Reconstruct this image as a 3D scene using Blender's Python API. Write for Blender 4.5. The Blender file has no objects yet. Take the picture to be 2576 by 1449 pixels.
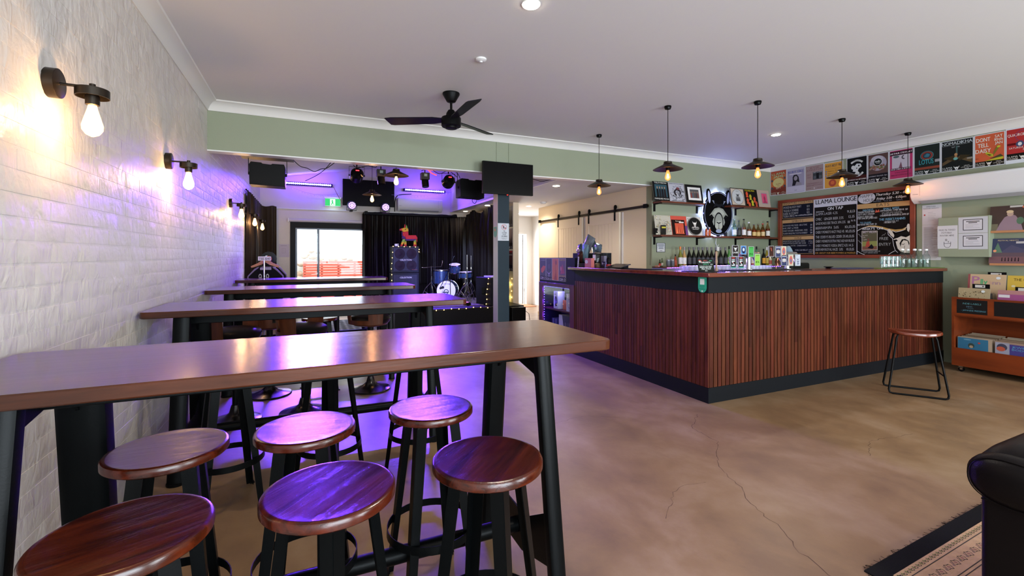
import bpy, math, random
from mathutils import Vector, Matrix
random.seed(7)
PI = math.pi
SC = bpy.context.scene
COL = SC.collection
# ------------------------------------------------------------------ camera
EYE, FOC, CX, HY = 1.41, 1145.0, 1288.0, 643.0
YAW = math.atan2(512, 1145)
SN, CS = math.sin(YAW), math.cos(YAW)
cam_d = bpy.data.cameras.new('camera'); cam = bpy.data.objects.new('camera', cam_d); COL.objects.link(cam)
cam_d.sensor_width = 36; cam_d.lens = 36*FOC/2576; cam_d.shift_y = -(724.5-HY)/2576
cam_d.clip_start = 0.05; cam_d.clip_end = 200
cam.location = (0, 0, EYE); cam.rotation_euler = (PI/2, 0, -YAW)
SC.camera = cam
# ------------------------------------------------------------------ view, sky, lights
SC.view_settings.view_transform = 'Standard'; SC.view_settings.look = 'None'
SC.view_settings.gamma = 1; SC.view_settings.use_curve_mapping = False
SC.view_settings.exposure = 0.13
wd = bpy.data.worlds.new('sky'); SC.world = wd; wd.use_nodes = True
wd.node_tree.nodes['Background'].inputs[0].default_value = (0.86, 0.93, 1.0, 1)
wd.node_tree.nodes['Background'].inputs[1].default_value = 3.4
def light(kind, name, loc, power, col, rot=(0, 0, 0), **kw):
    d = bpy.data.lights.new(name, kind); d.energy = power; d.color = col
    for k, v in kw.items(): setattr(d, k, v)
    o = bpy.data.objects.new(name, d); COL.objects.link(o); o.location = loc; o.rotation_euler = rot
    return o
WARM = (1.0, 0.70, 0.44); DAY = (0.86, 0.93, 1.0); DL = (1.0, 0.88, 0.75); BLUE = (0.14, 0.04, 1.0)
def aim(o, target):
    o.rotation_euler = (Vector(target)-o.location).to_track_quat('-Z', 'Y').to_euler()
# added fill behind the camera, tilted up at the ceiling, entering by unseen windows
for wx, wc in ((0.9, (.84, .91, 1)), (5.4, (.9, .95, 1))):
    light('AREA', 'window_daylight', (wx, -3.28, 1.5), 360, wc, (PI/2+.32, 0, 0), shape='RECTANGLE', size=3.4, size_y=2.3)
# daylight through the sliding door and the corridor door
light('AREA', 'door_daylight', (0.5, 11.75, 1.3), 12, (.92, .95, 1), (-PI/2, 0, 0), shape='RECTANGLE', size=1.5, size_y=2.0)
light('AREA', 'corridor_daylight', (5.2, 12.5, 1.1), 90, (.95, .97, 1), (-PI/2, 0, 0), shape='RECTANGLE', size=0.8, size_y=1.9)
# recessed ceiling downlights
DLS = [(1.316, 2.641, 3.04), (5.737, 4.138, 3.04), (1.9, -0.6, 3.04), (5.5, -0.2, 3.04)]
HDL = [(3.606, 10.93, 2.53), (3.623, 9.441, 2.53), (3.613, 6.35, 2.53), (4.531, 9.212, 2.53), (5.093, 10.975, 2.53)]
for p in DLS: light('SPOT', 'downlight_lamp', (p[0], p[1], p[2]-.03), 90, DL, spot_size=2.5, spot_blend=.8, shadow_soft_size=.05)
for p in HDL: light('SPOT', 'downlight_lamp', (p[0], p[1], p[2]-.03), 32 if p[0] < 3.61 or p[1] > 9.3 and p[0] < 4 else 85, DL, spot_size=2.6, spot_blend=.8, shadow_soft_size=.05)
# the two LED battens on the far wall
for x in (0.01, 2.67):
    light('AREA', 'led_bar_lamp', (x, 11.26, 3.03), 80, BLUE, (math.radians(-61), 0, 0), shape='RECTANGLE', size=.95, size_y=.05, spread=.84)
    light('AREA', 'led_bar_wash', (x, 11.05, 3.03), 12, BLUE, (math.radians(100), 0, 0), shape='RECTANGLE', size=.95, size_y=.05)
# can lights trained on the stage
for p, tg, pw_, cc in (((1.765, 6.22, 2.38), (2.9, 9.7, .9), 800, (.42, .45, 1)), ((.562, 6.22, 2.38), (2.0, 10.3, 1.0), 600, (.25, .16, 1))):
    o = light('SPOT', 'can_light_lamp', p, pw_, cc, spot_size=.55, spot_blend=.6, shadow_soft_size=.05); aim(o, tg)
# ------------------------------------------------------------------ geometry from measured sight lines
def on(px, py, axis, val):
    u = (px-CX)/FOC; v = (HY-py)/FOC
    d = (SN+u*CS, CS-u*SN, v); i = 'xyz'.index(axis)
    t = (val-(0, 0, EYE)[i])/d[i]
    return Vector((t*d[0], t*d[1], EYE+t*d[2]))
def lin(c): return tuple(((v/255)/12.92 if v/255 <= .04045 else ((v/255+.055)/1.055)**2.4) for v in c)
def hexc(h): return tuple(int(h[i:i+2], 16) for i in (0, 2, 4))
# ------------------------------------------------------------------ materials
MAT = {}
def newmat(name):
    m = bpy.data.materials.new(name); m.use_nodes = True; MAT[name] = m
    return m, m.node_tree, m.node_tree.nodes['Principled BSDF']
def pm(name, col, rough=.5, metal=0, coat=0, bump=0, bscale=40, var=0, vscale=6, stretch=None, emis=None, es=0, rand=0, spec=None):
    if name in MAT: return MAT[name]
    m, t, b = newmat(name); N, L = t.nodes, t.links
    c = lin(col)+(1,)
    b.inputs['Base Color'].default_value = c; b.inputs['Roughness'].default_value = rough
    b.inputs['Metallic'].default_value = metal
    if spec is None and sum(col) < 130 and not metal: spec = .1
    if spec is not None: b.inputs['Specular IOR Level'].default_value = spec
    if coat: b.inputs['Coat Weight'].default_value = coat; b.inputs['Coat Roughness'].default_value = .12
    if emis: b.inputs['Emission Color'].default_value = lin(emis)+(1,); b.inputs['Emission Strength'].default_value = es
    co = None
    def coords():
        g = N.new('ShaderNodeNewGeometry') if not stretch or len(stretch) == 3 else None
        mp = N.new('ShaderNodeMapping'); L.new(g.outputs['Position'], mp.inputs['Vector'])
        if stretch: mp.inputs['Scale'].default_value = stretch
        return mp.outputs[0]
    if bump or var:
        co = coords()
    if var or rand:
        h = N.new('ShaderNodeHueSaturation'); h.inputs['Color'].default_value = c
        if var:
            n = N.new('ShaderNodeTexNoise'); n.inputs['Scale'].default_value = vscale; n.inputs['Detail'].default_value = 6
            L.new(co, n.inputs['Vector'])
            r = N.new('ShaderNodeMapRange'); r.inputs['From Min'].default_value = .3; r.inputs['From Max'].default_value = .7
            r.inputs['To Min'].default_value = 1-var; r.inputs['To Max'].default_value = 1+var
            L.new(n.outputs['Fac'], r.inputs['Value']); src = r.outputs[0]
        if rand:
            oi = N.new('ShaderNodeObjectInfo'); r2 = N.new('ShaderNodeMapRange')
            r2.inputs['To Min'].default_value = 1-rand; r2.inputs['To Max'].default_value = 1+rand
            L.new(oi.outputs['Random'], r2.inputs['Value'])
            if var:
                mm = N.new('ShaderNodeMath'); mm.operation = 'MULTIPLY'; L.new(src, mm.inputs[0]); L.new(r2.outputs[0], mm.inputs[1]); src = mm.outputs[0]
            else: src = r2.outputs[0]
        L.new(src, h.inputs['Value']); L.new(h.outputs[0], b.inputs['Base Color'])
    if bump:
        n = N.new('ShaderNodeTexNoise'); n.inputs['Scale'].default_value = bscale; n.inputs['Detail'].default_value = 5
        L.new(co, n.inputs['Vector']); bp = N.new('ShaderNodeBump'); bp.inputs['Strength'].default_value = bump; bp.inputs['Distance'].default_value = .01
        L.new(n.outputs['Fac'], bp.inputs['Height']); L.new(bp.outputs[0], b.inputs['Normal'])
    return m
def emit(name, col, s):
    if name in MAT: return MAT[name]
    m, t, b = newmat(name); t.nodes.remove(b); e = t.nodes.new('ShaderNodeEmission')
    e.inputs[0].default_value = lin(col)+(1,); e.inputs[1].default_value = s
    t.links.new(e.outputs[0], t.nodes['Material Output'].inputs[0]); return m
def glass(name, tint=(255, 255, 255), refl=.5, ior=1.45, em=None, es=0, rough=.02):
    if name in MAT: return MAT[name]
    m, t, b = newmat(name); N, L = t.nodes, t.links; N.remove(b)
    tr = N.new('ShaderNodeBsdfTransparent'); tr.inputs[0].default_value = lin(tint)+(1,)
    gl = N.new('ShaderNodeBsdfGlossy'); gl.inputs['Roughness'].default_value = rough
    lw = N.new('ShaderNodeLayerWeight'); lw.inputs[0].default_value = .5; f0 = ((ior-1)/(ior+1))**2
    pw5 = N.new('ShaderNodeMath'); pw5.operation = 'POWER'; L.new(lw.outputs['Facing'], pw5.inputs[0]); pw5.inputs[1].default_value = 4.5
    fr = N.new('ShaderNodeMath'); fr.operation = 'MULTIPLY_ADD'; L.new(pw5.outputs[0], fr.inputs[0]); fr.inputs[1].default_value = .85; fr.inputs[2].default_value = f0
    mx = N.new('ShaderNodeMixShader'); L.new(fr.outputs[0], mx.inputs[0]); L.new(tr.outputs[0], mx.inputs[1]); L.new(gl.outputs[0], mx.inputs[2])
    out = mx.outputs[0]
    if em:
        e = N.new('ShaderNodeEmission'); e.inputs[0].default_value = lin(em)+(1,); e.inputs[1].default_value = es
        ad = N.new('ShaderNodeAddShader'); L.new(out, ad.inputs[0]); L.new(e.outputs[0], ad.inputs[1]); out = ad.outputs[0]
    L.new(out, N['Material Output'].inputs[0]); return m
def wood(name, c1, c2, c3=None, axis=0, rough=.25, coat=.5, scale=5, rand=0, bump=.12, spec=.35):
    """grained timber; axis = direction of the grain in object space"""
    m, t, b = newmat(name); N, L = t.nodes, t.links
    tc = N.new('ShaderNodeTexCoord'); mp = N.new('ShaderNodeMapping'); L.new(tc.outputs['Object'], mp.inputs['Vector'])
    s = [scale*2.2]*3; s[axis] = scale*.22; mp.inputs['Scale'].default_value = s
    if rand:
        oi = N.new('ShaderNodeObjectInfo'); va = N.new('ShaderNodeVectorMath'); va.operation = 'SCALE'
        cx = N.new('ShaderNodeCombineXYZ')
        for i in range(3): L.new(oi.outputs['Random'], cx.inputs[i])
        L.new(cx.outputs[0], va.inputs[0]); va.inputs['Scale'].default_value = 37; L.new(va.outputs[0], mp.inputs['Location'])
    n = N.new('ShaderNodeTexNoise'); n.inputs['Scale'].default_value = 1.3; n.inputs['Detail'].default_value = 9; n.inputs['Roughness'].default_value = .62
    n.inputs['Distortion'].default_value = .6
    L.new(mp.outputs[0], n.inputs['Vector'])
    r = N.new('ShaderNodeValToRGB'); r.color_ramp.elements[0].position = .32; r.color_ramp.elements[1].position = .72
    r.color_ramp.elements[0].color = lin(c1)+(1,); r.color_ramp.elements[1].color = lin(c2)+(1,)
    L.new(n.outputs['Fac'], r.inputs[0]); out = r.outputs[0]
    if rand:
        r2 = N.new('ShaderNodeMapRange'); r2.inputs['To Min'].default_value = 1-rand; r2.inputs['To Max'].default_value = 1+rand
        hs = N.new('ShaderNodeHueSaturation'); L.new(oi.outputs['Random'], r2.inputs['Value']); L.new(r2.outputs[0], hs.inputs['Value'])
        mh = N.new('ShaderNodeMath'); mh.operation = 'MULTIPLY_ADD'; mh.inputs[1].default_value = .012; mh.inputs[2].default_value = .494
        fr = N.new('ShaderNodeMath'); fr.operation = 'FRACT'; m7 = N.new('ShaderNodeMath'); m7.operation = 'MULTIPLY'; m7.inputs[1].default_value = 7.3
        L.new(oi.outputs['Random'], m7.inputs[0]); L.new(m7.outputs[0], fr.inputs[0]); L.new(fr.outputs[0], mh.inputs[0]); L.new(mh.outputs[0], hs.inputs['Hue'])
        L.new(out, hs.inputs['Color']); out = hs.outputs[0]
    L.new(out, b.inputs['Base Color'])
    b.inputs['Roughness'].default_value = rough; b.inputs['Specular IOR Level'].default_value = spec
    if coat: b.inputs['Coat Weight'].default_value = coat; b.inputs['Coat Roughness'].default_value = .14
    if bump:
        bp = N.new('ShaderNodeBump'); bp.inputs['Strength'].default_value = bump; bp.inputs['Distance'].default_value = .004
        L.new(n.outputs['Fac'], bp.inputs['Height']); L.new(bp.outputs[0], b.inputs['Normal'])
        if coat: L.new(bp.outputs[0], b.inputs['Coat Normal'])
    return m
def floor_mat():
    m, t, b = newmat('polished_concrete'); N, L = t.nodes, t.links
    g = N.new('ShaderNodeNewGeometry')
    mp = N.new('ShaderNodeMapping'); mp.inputs['Scale'].default_value = (1, .8, 1); mp.inputs['Rotation'].default_value = (0, 0, .5); L.new(g.outputs['Position'], mp.inputs[0])
    def noise(s, d, dist=0, v=None):
        n = N.new('ShaderNodeTexNoise'); n.inputs['Scale'].default_value = s; n.inputs['Detail'].default_value = d; n.inputs['Distortion'].default_value = dist
        n.inputs['Roughness'].default_value = .62
        L.new(mp.outputs[0] if v is None else v, n.inputs['Vector']); return n.outputs['Fac']
    r = N.new('ShaderNodeValToRGB'); e = r.color_ramp.elements
    e[0].position = .36; e[0].color = lin((114, 89, 66))+(1,); e[1].position = .66; e[1].color = lin((146, 121, 96))+(1,)
    k = e.new(.5); k.color = lin((130, 103, 75))+(1,)
    L.new(noise(1.9, 12, .25), r.inputs[0])
    r2 = N.new('ShaderNodeValToRGB'); r2.color_ramp.elements[0].position = .60; r2.color_ramp.elements[0].color = (1, 1, 1, 1)
    r2.color_ramp.elements[1].position = .76; r2.color_ramp.elements[1].color = (.70, .63, .58, 1)
    L.new(noise(3.8, 12, .3), r2.inputs[0])
    mx = N.new('ShaderNodeMix'); mx.data_type = 'RGBA'; mx.blend_type = 'MULTIPLY'; mx.inputs[0].default_value = .8
    L.new(r.outputs[0], mx.inputs[6]); L.new(r2.outputs[0], mx.inputs[7]); L.new(mx.outputs[2], b.inputs['Base Color'])
    rr = N.new('ShaderNodeMapRange'); rr.inputs['To Min'].default_value = .26; rr.inputs['To Max'].default_value = .5
    L.new(noise(5, 8), rr.inputs['Value']); L.new(rr.outputs[0], b.inputs['Roughness'])
    bp = N.new('ShaderNodeBump'); bp.inputs['Strength'].default_value = .08; bp.inputs['Distance'].default_value = .01
    L.new(noise(14, 8), bp.inputs['Height']); L.new(bp.outputs[0], b.inputs['Normal'])
    return m
def brick_paint():
    m, t, b = newmat('bagged_white_paint'); N, L = t.nodes, t.links
    g = N.new('ShaderNodeNewGeometry'); b.inputs['Base Color'].default_value = lin((208, 202, 196))+(1,); b.inputs['Roughness'].default_value = .42
    mp = N.new('ShaderNodeMapping'); mp.inputs['Scale'].default_value = (1, 1, .5); L.new(g.outputs['Position'], mp.inputs[0])
    a = N.new('ShaderNodeTexNoise'); a.inputs['Scale'].default_value = 19; a.inputs['Detail'].default_value = 5; a.inputs['Distortion'].default_value = 1.2; L.new(mp.outputs[0], a.inputs['Vector'])
    c = N.new('ShaderNodeTexNoise'); c.inputs['Scale'].default_value = 6; c.inputs['Detail'].default_value = 3; L.new(g.outputs['Position'], c.inputs['Vector'])
    ad = N.new('ShaderNodeMath'); ad.operation = 'MULTIPLY_ADD'; ad.inputs[1].default_value = 2.4
    L.new(c.outputs['Fac'], ad.inputs[0]); L.new(a.outputs['Fac'], ad.inputs[2])
    bp = N.new('ShaderNodeBump'); bp.inputs['Strength'].default_value = .5; bp.inputs['Distance'].default_value = .012
    L.new(ad.outputs[0], bp.inputs['Height']); L.new(bp.outputs[0], b.inputs['Normal']); return m
M_FLOOR = floor_mat(); M_BRICK = brick_paint()
M_CEIL = pm('ceiling_paint', (214, 212, 212), .75, bump=.03, bscale=30)
M_CORN = pm('cornice_paint', (214, 212, 208), .5)
M_GREEN = pm('sage_wall_paint', (138, 145, 122), .55, bump=.05, bscale=60)
M_WHITE = pm('white_wall_paint', (206, 200, 196), .6, bump=.25, bscale=9)
M_CREAM = pm('cream_wall_paint', (226, 210, 184), .5)
M_CREAM2 = pm('cream_door_paint', (234, 220, 196), .42)
M_TRIM = pm('white_gloss_trim', (222, 222, 222), .35)
M_BLACK = pm('black_metal', (11, 11, 12), .4)
M_BLKGL = pm('black_gloss', (9, 9, 10), .18)
M_STEEL = pm('black_powder_steel', (6, 8, 9), .36, bump=.04, bscale=180)
M_BRONZE = pm('dark_bronze_metal', (46, 38, 30), .35, metal=.7)
M_CHROME = pm('chrome', (205, 205, 208), .12, metal=1)
M_ALU = pm('brushed_aluminium', (150, 150, 150), .35, metal=.8)
M_DKPAN = pm('charcoal_panel', (23, 25, 29), .45)
M_CURT = pm('black_curtain_cloth', (25, 21, 20), .42)
M_PLBLK = pm('black_plastic', (12, 12, 13), .42)
M_WPL = pm('white_plastic', (226, 226, 226), .35)
M_PAPER = pm('white_paper', (222, 221, 222), .5)
M_TABLE = wood('table_timber', (46, 21, 11), (90, 46, 27), axis=0, rough=.21, coat=.12, scale=4, bump=.2, spec=.32)
M_SEAT = wood('stool_seat_timber', (34, 9, 4), (92, 31, 11), axis=0, rough=.2, coat=.2, scale=9, rand=.12, bump=.3, spec=.4)
M_SLAT = wood('bar_slat_timber', (56, 24, 14), (100, 48, 30), axis=2, rough=.45, coat=0, scale=6, rand=.26, spec=.2)
M_TOP = wood('bar_top_timber', (82, 28, 14), (128, 54, 30), axis=0, rough=.2, coat=.6, scale=3)
M_SHELF = wood('shelf_timber', (74, 34, 20), (112, 58, 38), axis=0, rough=.4, coat=.1, scale=5)
M_CRATE = wood('record_crate_timber', (94, 36, 11), (130, 56, 20), axis=1, rough=.4, coat=.15, scale=2)
M_LEATH = pm('black_leather', (15, 12, 12), .3, bump=.12, bscale=220)
M_WALN = wood('walnut_bentwood', (58, 28, 14), (96, 50, 26), axis=2, rough=.35, coat=.2, scale=5)
M_BULB = glass('amber_bulb_glass', (255, 196, 140), em=(255, 150, 84), es=1.1)
M_BULBW = glass('clear_bulb_glass', (255, 236, 205), em=(255, 196, 120), es=3.5)
M_FIL = emit('filament_glow', (255, 205, 130), 110)
M_LAMP = emit('downlight_glow', (255, 240, 214), 40)
M_LED = emit('led_diode_glow', (205, 185, 255), 30)
M_LEDB = emit('blue_led_glow', (92, 60, 255), 12)
M_FAIRY = emit('fairy_light_glow', (255, 206, 110), 9)
M_WET = pm('wet_glass', (226, 228, 240), .15); M_WET.node_tree.nodes['Principled BSDF'].inputs['Alpha'].default_value = .4
M_GLASS = glass('clear_glass', (236, 244, 242), ior=1.75); M_PANE = glass('window_glass', (246, 250, 250), ior=1.3)
# ------------------------------------------------------------------ mesh builder
class MB:
    def __init__(s): s.v = []; s.f = []; s.m = []; s.mi = 0
    def add(s, vs, fs, mi=None):
        o = len(s.v); s.v += [tuple(p) for p in vs]; s.f += [tuple(i+o for i in f) for f in fs]
        s.m += [s.mi if mi is None else mi]*len(fs); return s
    def box(s, x0, x1, y0, y1, z0, z1, mi=None, M=None):
        if x0 > x1: x0, x1 = x1, x0
        if y0 > y1: y0, y1 = y1, y0
        if z0 > z1: z0, z1 = z1, z0
        vs = [Vector((x, y, z)) for z in (z0, z1) for y in (y0, y1) for x in (x0, x1)]
        if M: vs = [M @ v for v in vs]
        return s.add(vs, [(0, 2, 3, 1), (4, 5, 7, 6), (0, 1, 5, 4), (2, 6, 7, 3), (0, 4, 6, 2), (1, 3, 7, 5)], mi)
    def loft(s, rings, closed=True, caps=True, mi=None):
        n = len(rings[0]); vs = [p for r in rings for p in r]; fs = []
        for i in range(len(rings)-1):
            for j in range(n if closed else n-1):
                a = i*n+j; b = i*n+(j+1) % n; fs.append((a, b, b+n, a+n))
        if caps and closed: fs.append(tuple(range(n-1, -1, -1))); fs.append(tuple(range((len(rings)-1)*n, len(rings)*n)))
        return s.add(vs, fs, mi)
    def cyl(s, p0, p1, r0, r1=None, n=16, caps=True, mi=None):
        return s.tube([p0, p1], [r0, r0 if r1 is None else r1], n, caps, mi)
    def tube(s, pts, r, n=8, caps=True, mi=None, sq=None):
        pts = [Vector(p) for p in pts]
        if not isinstance(r, (list, tuple)): r = [r]*len(pts)
        rings = []; up = None
        for i, p in enumerate(pts):
            d = (pts[min(i+1, len(pts)-1)]-pts[max(i-1, 0)]).normalized()
            if up is None:
                up = Vector((0, 0, 1)) if abs(d.z) < .9 else Vector((1, 0, 0))
            a = d.cross(up).normalized(); b = a.cross(d).normalized(); up = b
            rings.append([p+a*math.cos(t)*r[i]+b*math.sin(t)*r[i] for t in [2*PI*k/n+(PI/4 if n == 4 else 0) for k in range(n)]])
        return s.loft(rings, True, caps, mi)
    def lathe(s, prof, c=(0, 0, 0), n=24, mi=None, M=None, caps=True):
        rings = [[Vector((r*math.cos(2*PI*k/n), r*math.sin(2*PI*k/n), z)) for k in range(n)] for r, z in prof]
        if M: rings = [[M @ v for v in r] for r in rings]
        c = Vector(c); rings = [[v+c for v in r] for r in rings]
        return s.loft(rings, True, caps, mi)
    def ball(s, c, r, n=12, m=8, mi=None):
        if not isinstance(r, (tuple, list)): r = (r, r, r)
        rings = []
        for i in range(m+1):
            t = -PI/2+PI*i/m; q = max(math.cos(t), .02)
            rings.append([Vector((c[0]+r[0]*q*math.cos(2*PI*k/n), c[1]+r[1]*q*math.sin(2*PI*k/n), c[2]+r[2]*math.sin(t))) for k in range(n)])
        return s.loft(rings, True, True, mi)
    def prism(s, poly, axis, a, b, mi=None):
        """extrude a 2-D outline along an axis: x -> (y,z), y -> (x,z), z -> (x,y)"""
        def mk(p, w): return {'x': (w, p[0], p[1]), 'y': (p[0], w, p[1]), 'z': (p[0], p[1], w)}[axis]
        n = len(poly); vs = [mk(p, a) for p in poly]+[mk(p, b) for p in poly]
        return s.add(vs, [tuple(range(n-1, -1, -1)), tuple(range(n, 2*n))]+[(i, (i+1) % n, (i+1) % n+n, i+n) for i in range(n)], mi)
OFF = {}
def fixn(me):
    import bmesh
    b = bmesh.new(); b.from_mesh(me); bmesh.ops.recalc_face_normals(b, faces=b.faces); b.to_mesh(me); b.free()
def meshof(name, mb, mats, off=(0, 0, 0), smooth=True, norm=True):
    me = bpy.data.meshes.new(name); ox, oy, oz = off
    me.from_pydata([(x-ox, y-oy, z-oz) for x, y, z in mb.v], [], mb.f)
    for m in (mats if isinstance(mats, (list, tuple)) else [mats]): me.materials.append(m)
    if any(mb.m): me.polygons.foreach_set('material_index', mb.m)
    if norm: fixn(me)
    if smooth:
        me.polygons.foreach_set('use_smooth', [True]*len(me.polygons)); me.set_sharp_from_angle(angle=.62)
    me.update(); return me
def part(name, mb, mats, parent=None, bevel=0, smooth=True, label=None, stuff=False, norm=True, seg=2):
    off = OFF.get(parent.name, (0, 0, 0)) if parent else (0, 0, 0)
    if parent is None:
        xs, ys, zs = zip(*mb.v); off = ((min(xs)+max(xs))/2, (min(ys)+max(ys))/2, min(zs))
    o = bpy.data.objects.new(name, meshof(name, mb, mats, off, smooth, norm)); COL.objects.link(o)
    if parent: o.parent = parent
    else: o.location = off
    OFF[o.name] = off
    if bevel:
        b = o.modifiers.new('bevel', 'BEVEL'); b.width = bevel; b.segments = seg; b.limit_method = 'ANGLE'; b.angle_limit = .7
    if label: o['label'] = label
    if stuff: o['kind'] = 'stuff'
    return o
def thing(name, label, cat, loc=(0, 0, 0), group=None, world=True, rotz=0):
    o = bpy.data.objects.new(name, None); COL.objects.link(o); o.location = loc; o.rotation_euler = (0, 0, rotz)
    o.empty_display_size = .05; o['label'] = label; o['category'] = cat
    if group: o['group'] = group
    OFF[o.name] = tuple(loc) if world else (0, 0, 0); return o
def tag(o, label, cat, group=None):
    o['label'] = label; o['category'] = cat
    if group: o['group'] = group
    return o
def struct(name, mb, mats, parent=None, **k):
    o = part(name, mb, mats, parent, **k)
    if not parent: o['kind'] = 'structure'
    return o
def dup(root, loc, rotz=0, label=None, group=None):
    def cp(o, par):
        c = o.copy(); COL.objects.link(c); c.parent = par
        for ch in KIDS.get(o.name, []): cp(ch, c)
        return c
    r = cp(root, None); r.location = loc; r.rotation_euler = (0, 0, rotz)
    if label: r['label'] = label
    if group: r['group'] = group
    return r
KIDS = {}
def index_kids():
    KIDS.clear()
    for o in COL.objects:
        if o.parent: KIDS.setdefault(o.parent.name, []).append(o)
# ------------------------------------------------------------------ flat print: shapes and lettering on paper, boards, covers
GL = {}
def glyph(ch):
    if ch in GL: return GL[ch]
    cu = bpy.data.curves.new('g', 'FONT'); cu.body = ch; cu.resolution_u = 2
    o = bpy.data.objects.new('g', cu); me = o.to_mesh()
    vs = [(v.co.x, v.co.y) for v in me.vertices]; fs = [tuple(p.vertices) for p in me.polygons]
    o.to_mesh_clear(); bpy.data.objects.remove(o); bpy.data.curves.remove(cu)
    if vs:
        x0 = min(v[0] for v in vs); x1 = max(v[0] for v in vs)
        GL[ch] = ([(x-x0, y) for x, y in vs], fs, x1-x0)
    else: GL[ch] = ([], [], .28)
    return GL[ch]
INKS = {}
def ink(h):
    return pm('ink_'+h, hexc(h), .45)
class Print:
    """flat artwork in the plane axis=val, drawn through the sight lines (px) or in metres"""
    def __init__(s, axis, val, t=.002, step=.00018):
        s.g = (0, 0, 1, 1); s.ax = axis; s.val = val; s.k = 0; s.step = step; s.t = t; s.mb = MB(); s.cols = []; s.grid = None
    def col(s, h):
        if h not in s.cols: s.cols.append(h)
        return s.cols.index(h)
    def frame(s, a0, b0, a1, b1, base=None):
        """sheet corners in metres: left, bottom, right, top as seen"""
        s.g = (a0, b0, a1, b1)
        if base: s.slab(base)
        return s
    def uv(s, u, v): a0, b0, a1, b1 = s.g; return (a0+(a1-a0)*u, b0+(b1-b0)*v)
    def P(s, a, b, d): return (a, s.val-d, b) if s.ax == 'y' else (s.val-d, a, b)
    def slab(s, h):
        a0, b0, a1, b1 = s.g; x0, x1 = min(a0, a1), max(a0, a1)
        if s.ax == 'y': s.mb.box(x0, x1, s.val-s.t, s.val, b0, b1, s.col(h))
        else: s.mb.box(s.val-s.t, s.val, x0, x1, b0, b1, s.col(h))
        s.k = s.t
    def raw(s, pts, fs, h):
        s.k += s.step; s.mb.add([s.P(a, b, s.k) for a, b in pts], fs, s.col(h)); return s
    def poly(s, uvs, h):
        pts = [s.uv(*p) for p in uvs]; return s.raw(pts, [tuple(range(len(pts)))], h)
    def rect(s, u0, v0, u1, v1, h): return s.poly([(u0, v0), (u1, v0), (u1, v1), (u0, v1)], h)
    def ell(s, u, v, ru, rv, h, n=20, rot=0):
        return s.poly([(u+ru*math.cos(t)*math.cos(rot)-rv*math.sin(t)*math.sin(rot), v+ru*math.cos(t)*math.sin(rot)+rv*math.sin(t)*math.cos(rot)) for t in [2*PI*k/n for k in range(n)]], h)
    def ring(s, u, v, ru, rv, w, h, n=24, a0=0, a1=2*PI):
        cl = abs(a1-a0-2*PI) < .01; pts = []; fs = []
        for k in range(n+1):
            t = a0+(a1-a0)*k/n
            pts += [s.uv(u+ru*math.cos(t), v+rv*math.sin(t)), s.uv(u+(ru-w)*math.cos(t), v+(rv-w*rv/ru)*math.sin(t))]
        for k in range(n): fs.append((2*k, 2*k+2, 2*k+3, 2*k+1))
        return s.raw(pts, fs, h)
    def text(s, txt, u, v, hgt, h, w=None, al='c', sh=0, bold=1):
        """cap height hgt and width w in units of the sheet; al c/l/r"""
        x = 0; G = []
        for ch in txt:
            vs, fs, ad = glyph(ch); G.append((x, vs, fs)); x += ad+(.07 if ch != ' ' else 0)
        tw = max(x-.07, .01); a0, b0, a1, b1 = s.g; H = (b1-b0); W = (a1-a0)
        sy = hgt*H/.7; sx = (w*abs(W)/tw) if w else sy
        sx *= (1 if W > 0 else -1); ox, oy = s.uv(u, v)
        if al == 'c': ox -= tw*sx/2
        if al == 'r': ox -= tw*sx
        pts = []; fs2 = []
        for gx, vs, fs in G:
            o = len(pts); pts += [(ox+(gx+p[0]+sh*p[1])*sx, oy+p[1]*sy) for p in vs]; fs2 += [tuple(i+o for i in f) for f in fs]
        s.raw(pts, fs2, h)
        if bold > 1:
            d = abs(sx)*.03
            s.raw([(a+d, b+d*.5) for a, b in pts], fs2, h)
        return s
    def build(s, name, parent=None, lean=0):
        if lean:
            z0 = min(v[2] for v in s.mb.v); a = math.sin(lean); c = math.cos(lean); out = []
            for x, y, z in s.mb.v:
                if s.ax == 'y': dy = y-s.val; out.append((x, s.val+dy*c+(z-z0)*a, z0+(z-z0)*c-dy*a*0))
                else: dx = x-s.val; out.append((s.val+dx*c+(z-z0)*a, y, z0+(z-z0)*c))
            s.mb.v = out
        return part(name, s.mb, [ink(h) for h in s.cols], parent, smooth=False, norm=False)
    def px(s, x, y):
        q = on(x, y, s.ax, s.val); return (q.x if s.ax == 'y' else q.y, q.z)
    def polyp(s, pts, h): return s.raw([s.px(*p) for p in pts], [tuple(range(len(pts)))], h)
    def textp(s, txt, xl, yl, xr, hp, h, sh=0, bold=1):
        """baseline starts at pixel (xl,yl) on the plane, ends above pixel column xr, cap height hp pixels at the start"""
        a, b = s.px(xl, yl); a2, _ = s.px(xr, yl); _, b2 = s.px(xl, yl-hp)
        g = s.g; s.g = (a, b, a2, b2); s.text(txt, 0, 0, 1, h, w=1, al='l', sh=sh, bold=bold); s.g = g; return s
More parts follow.
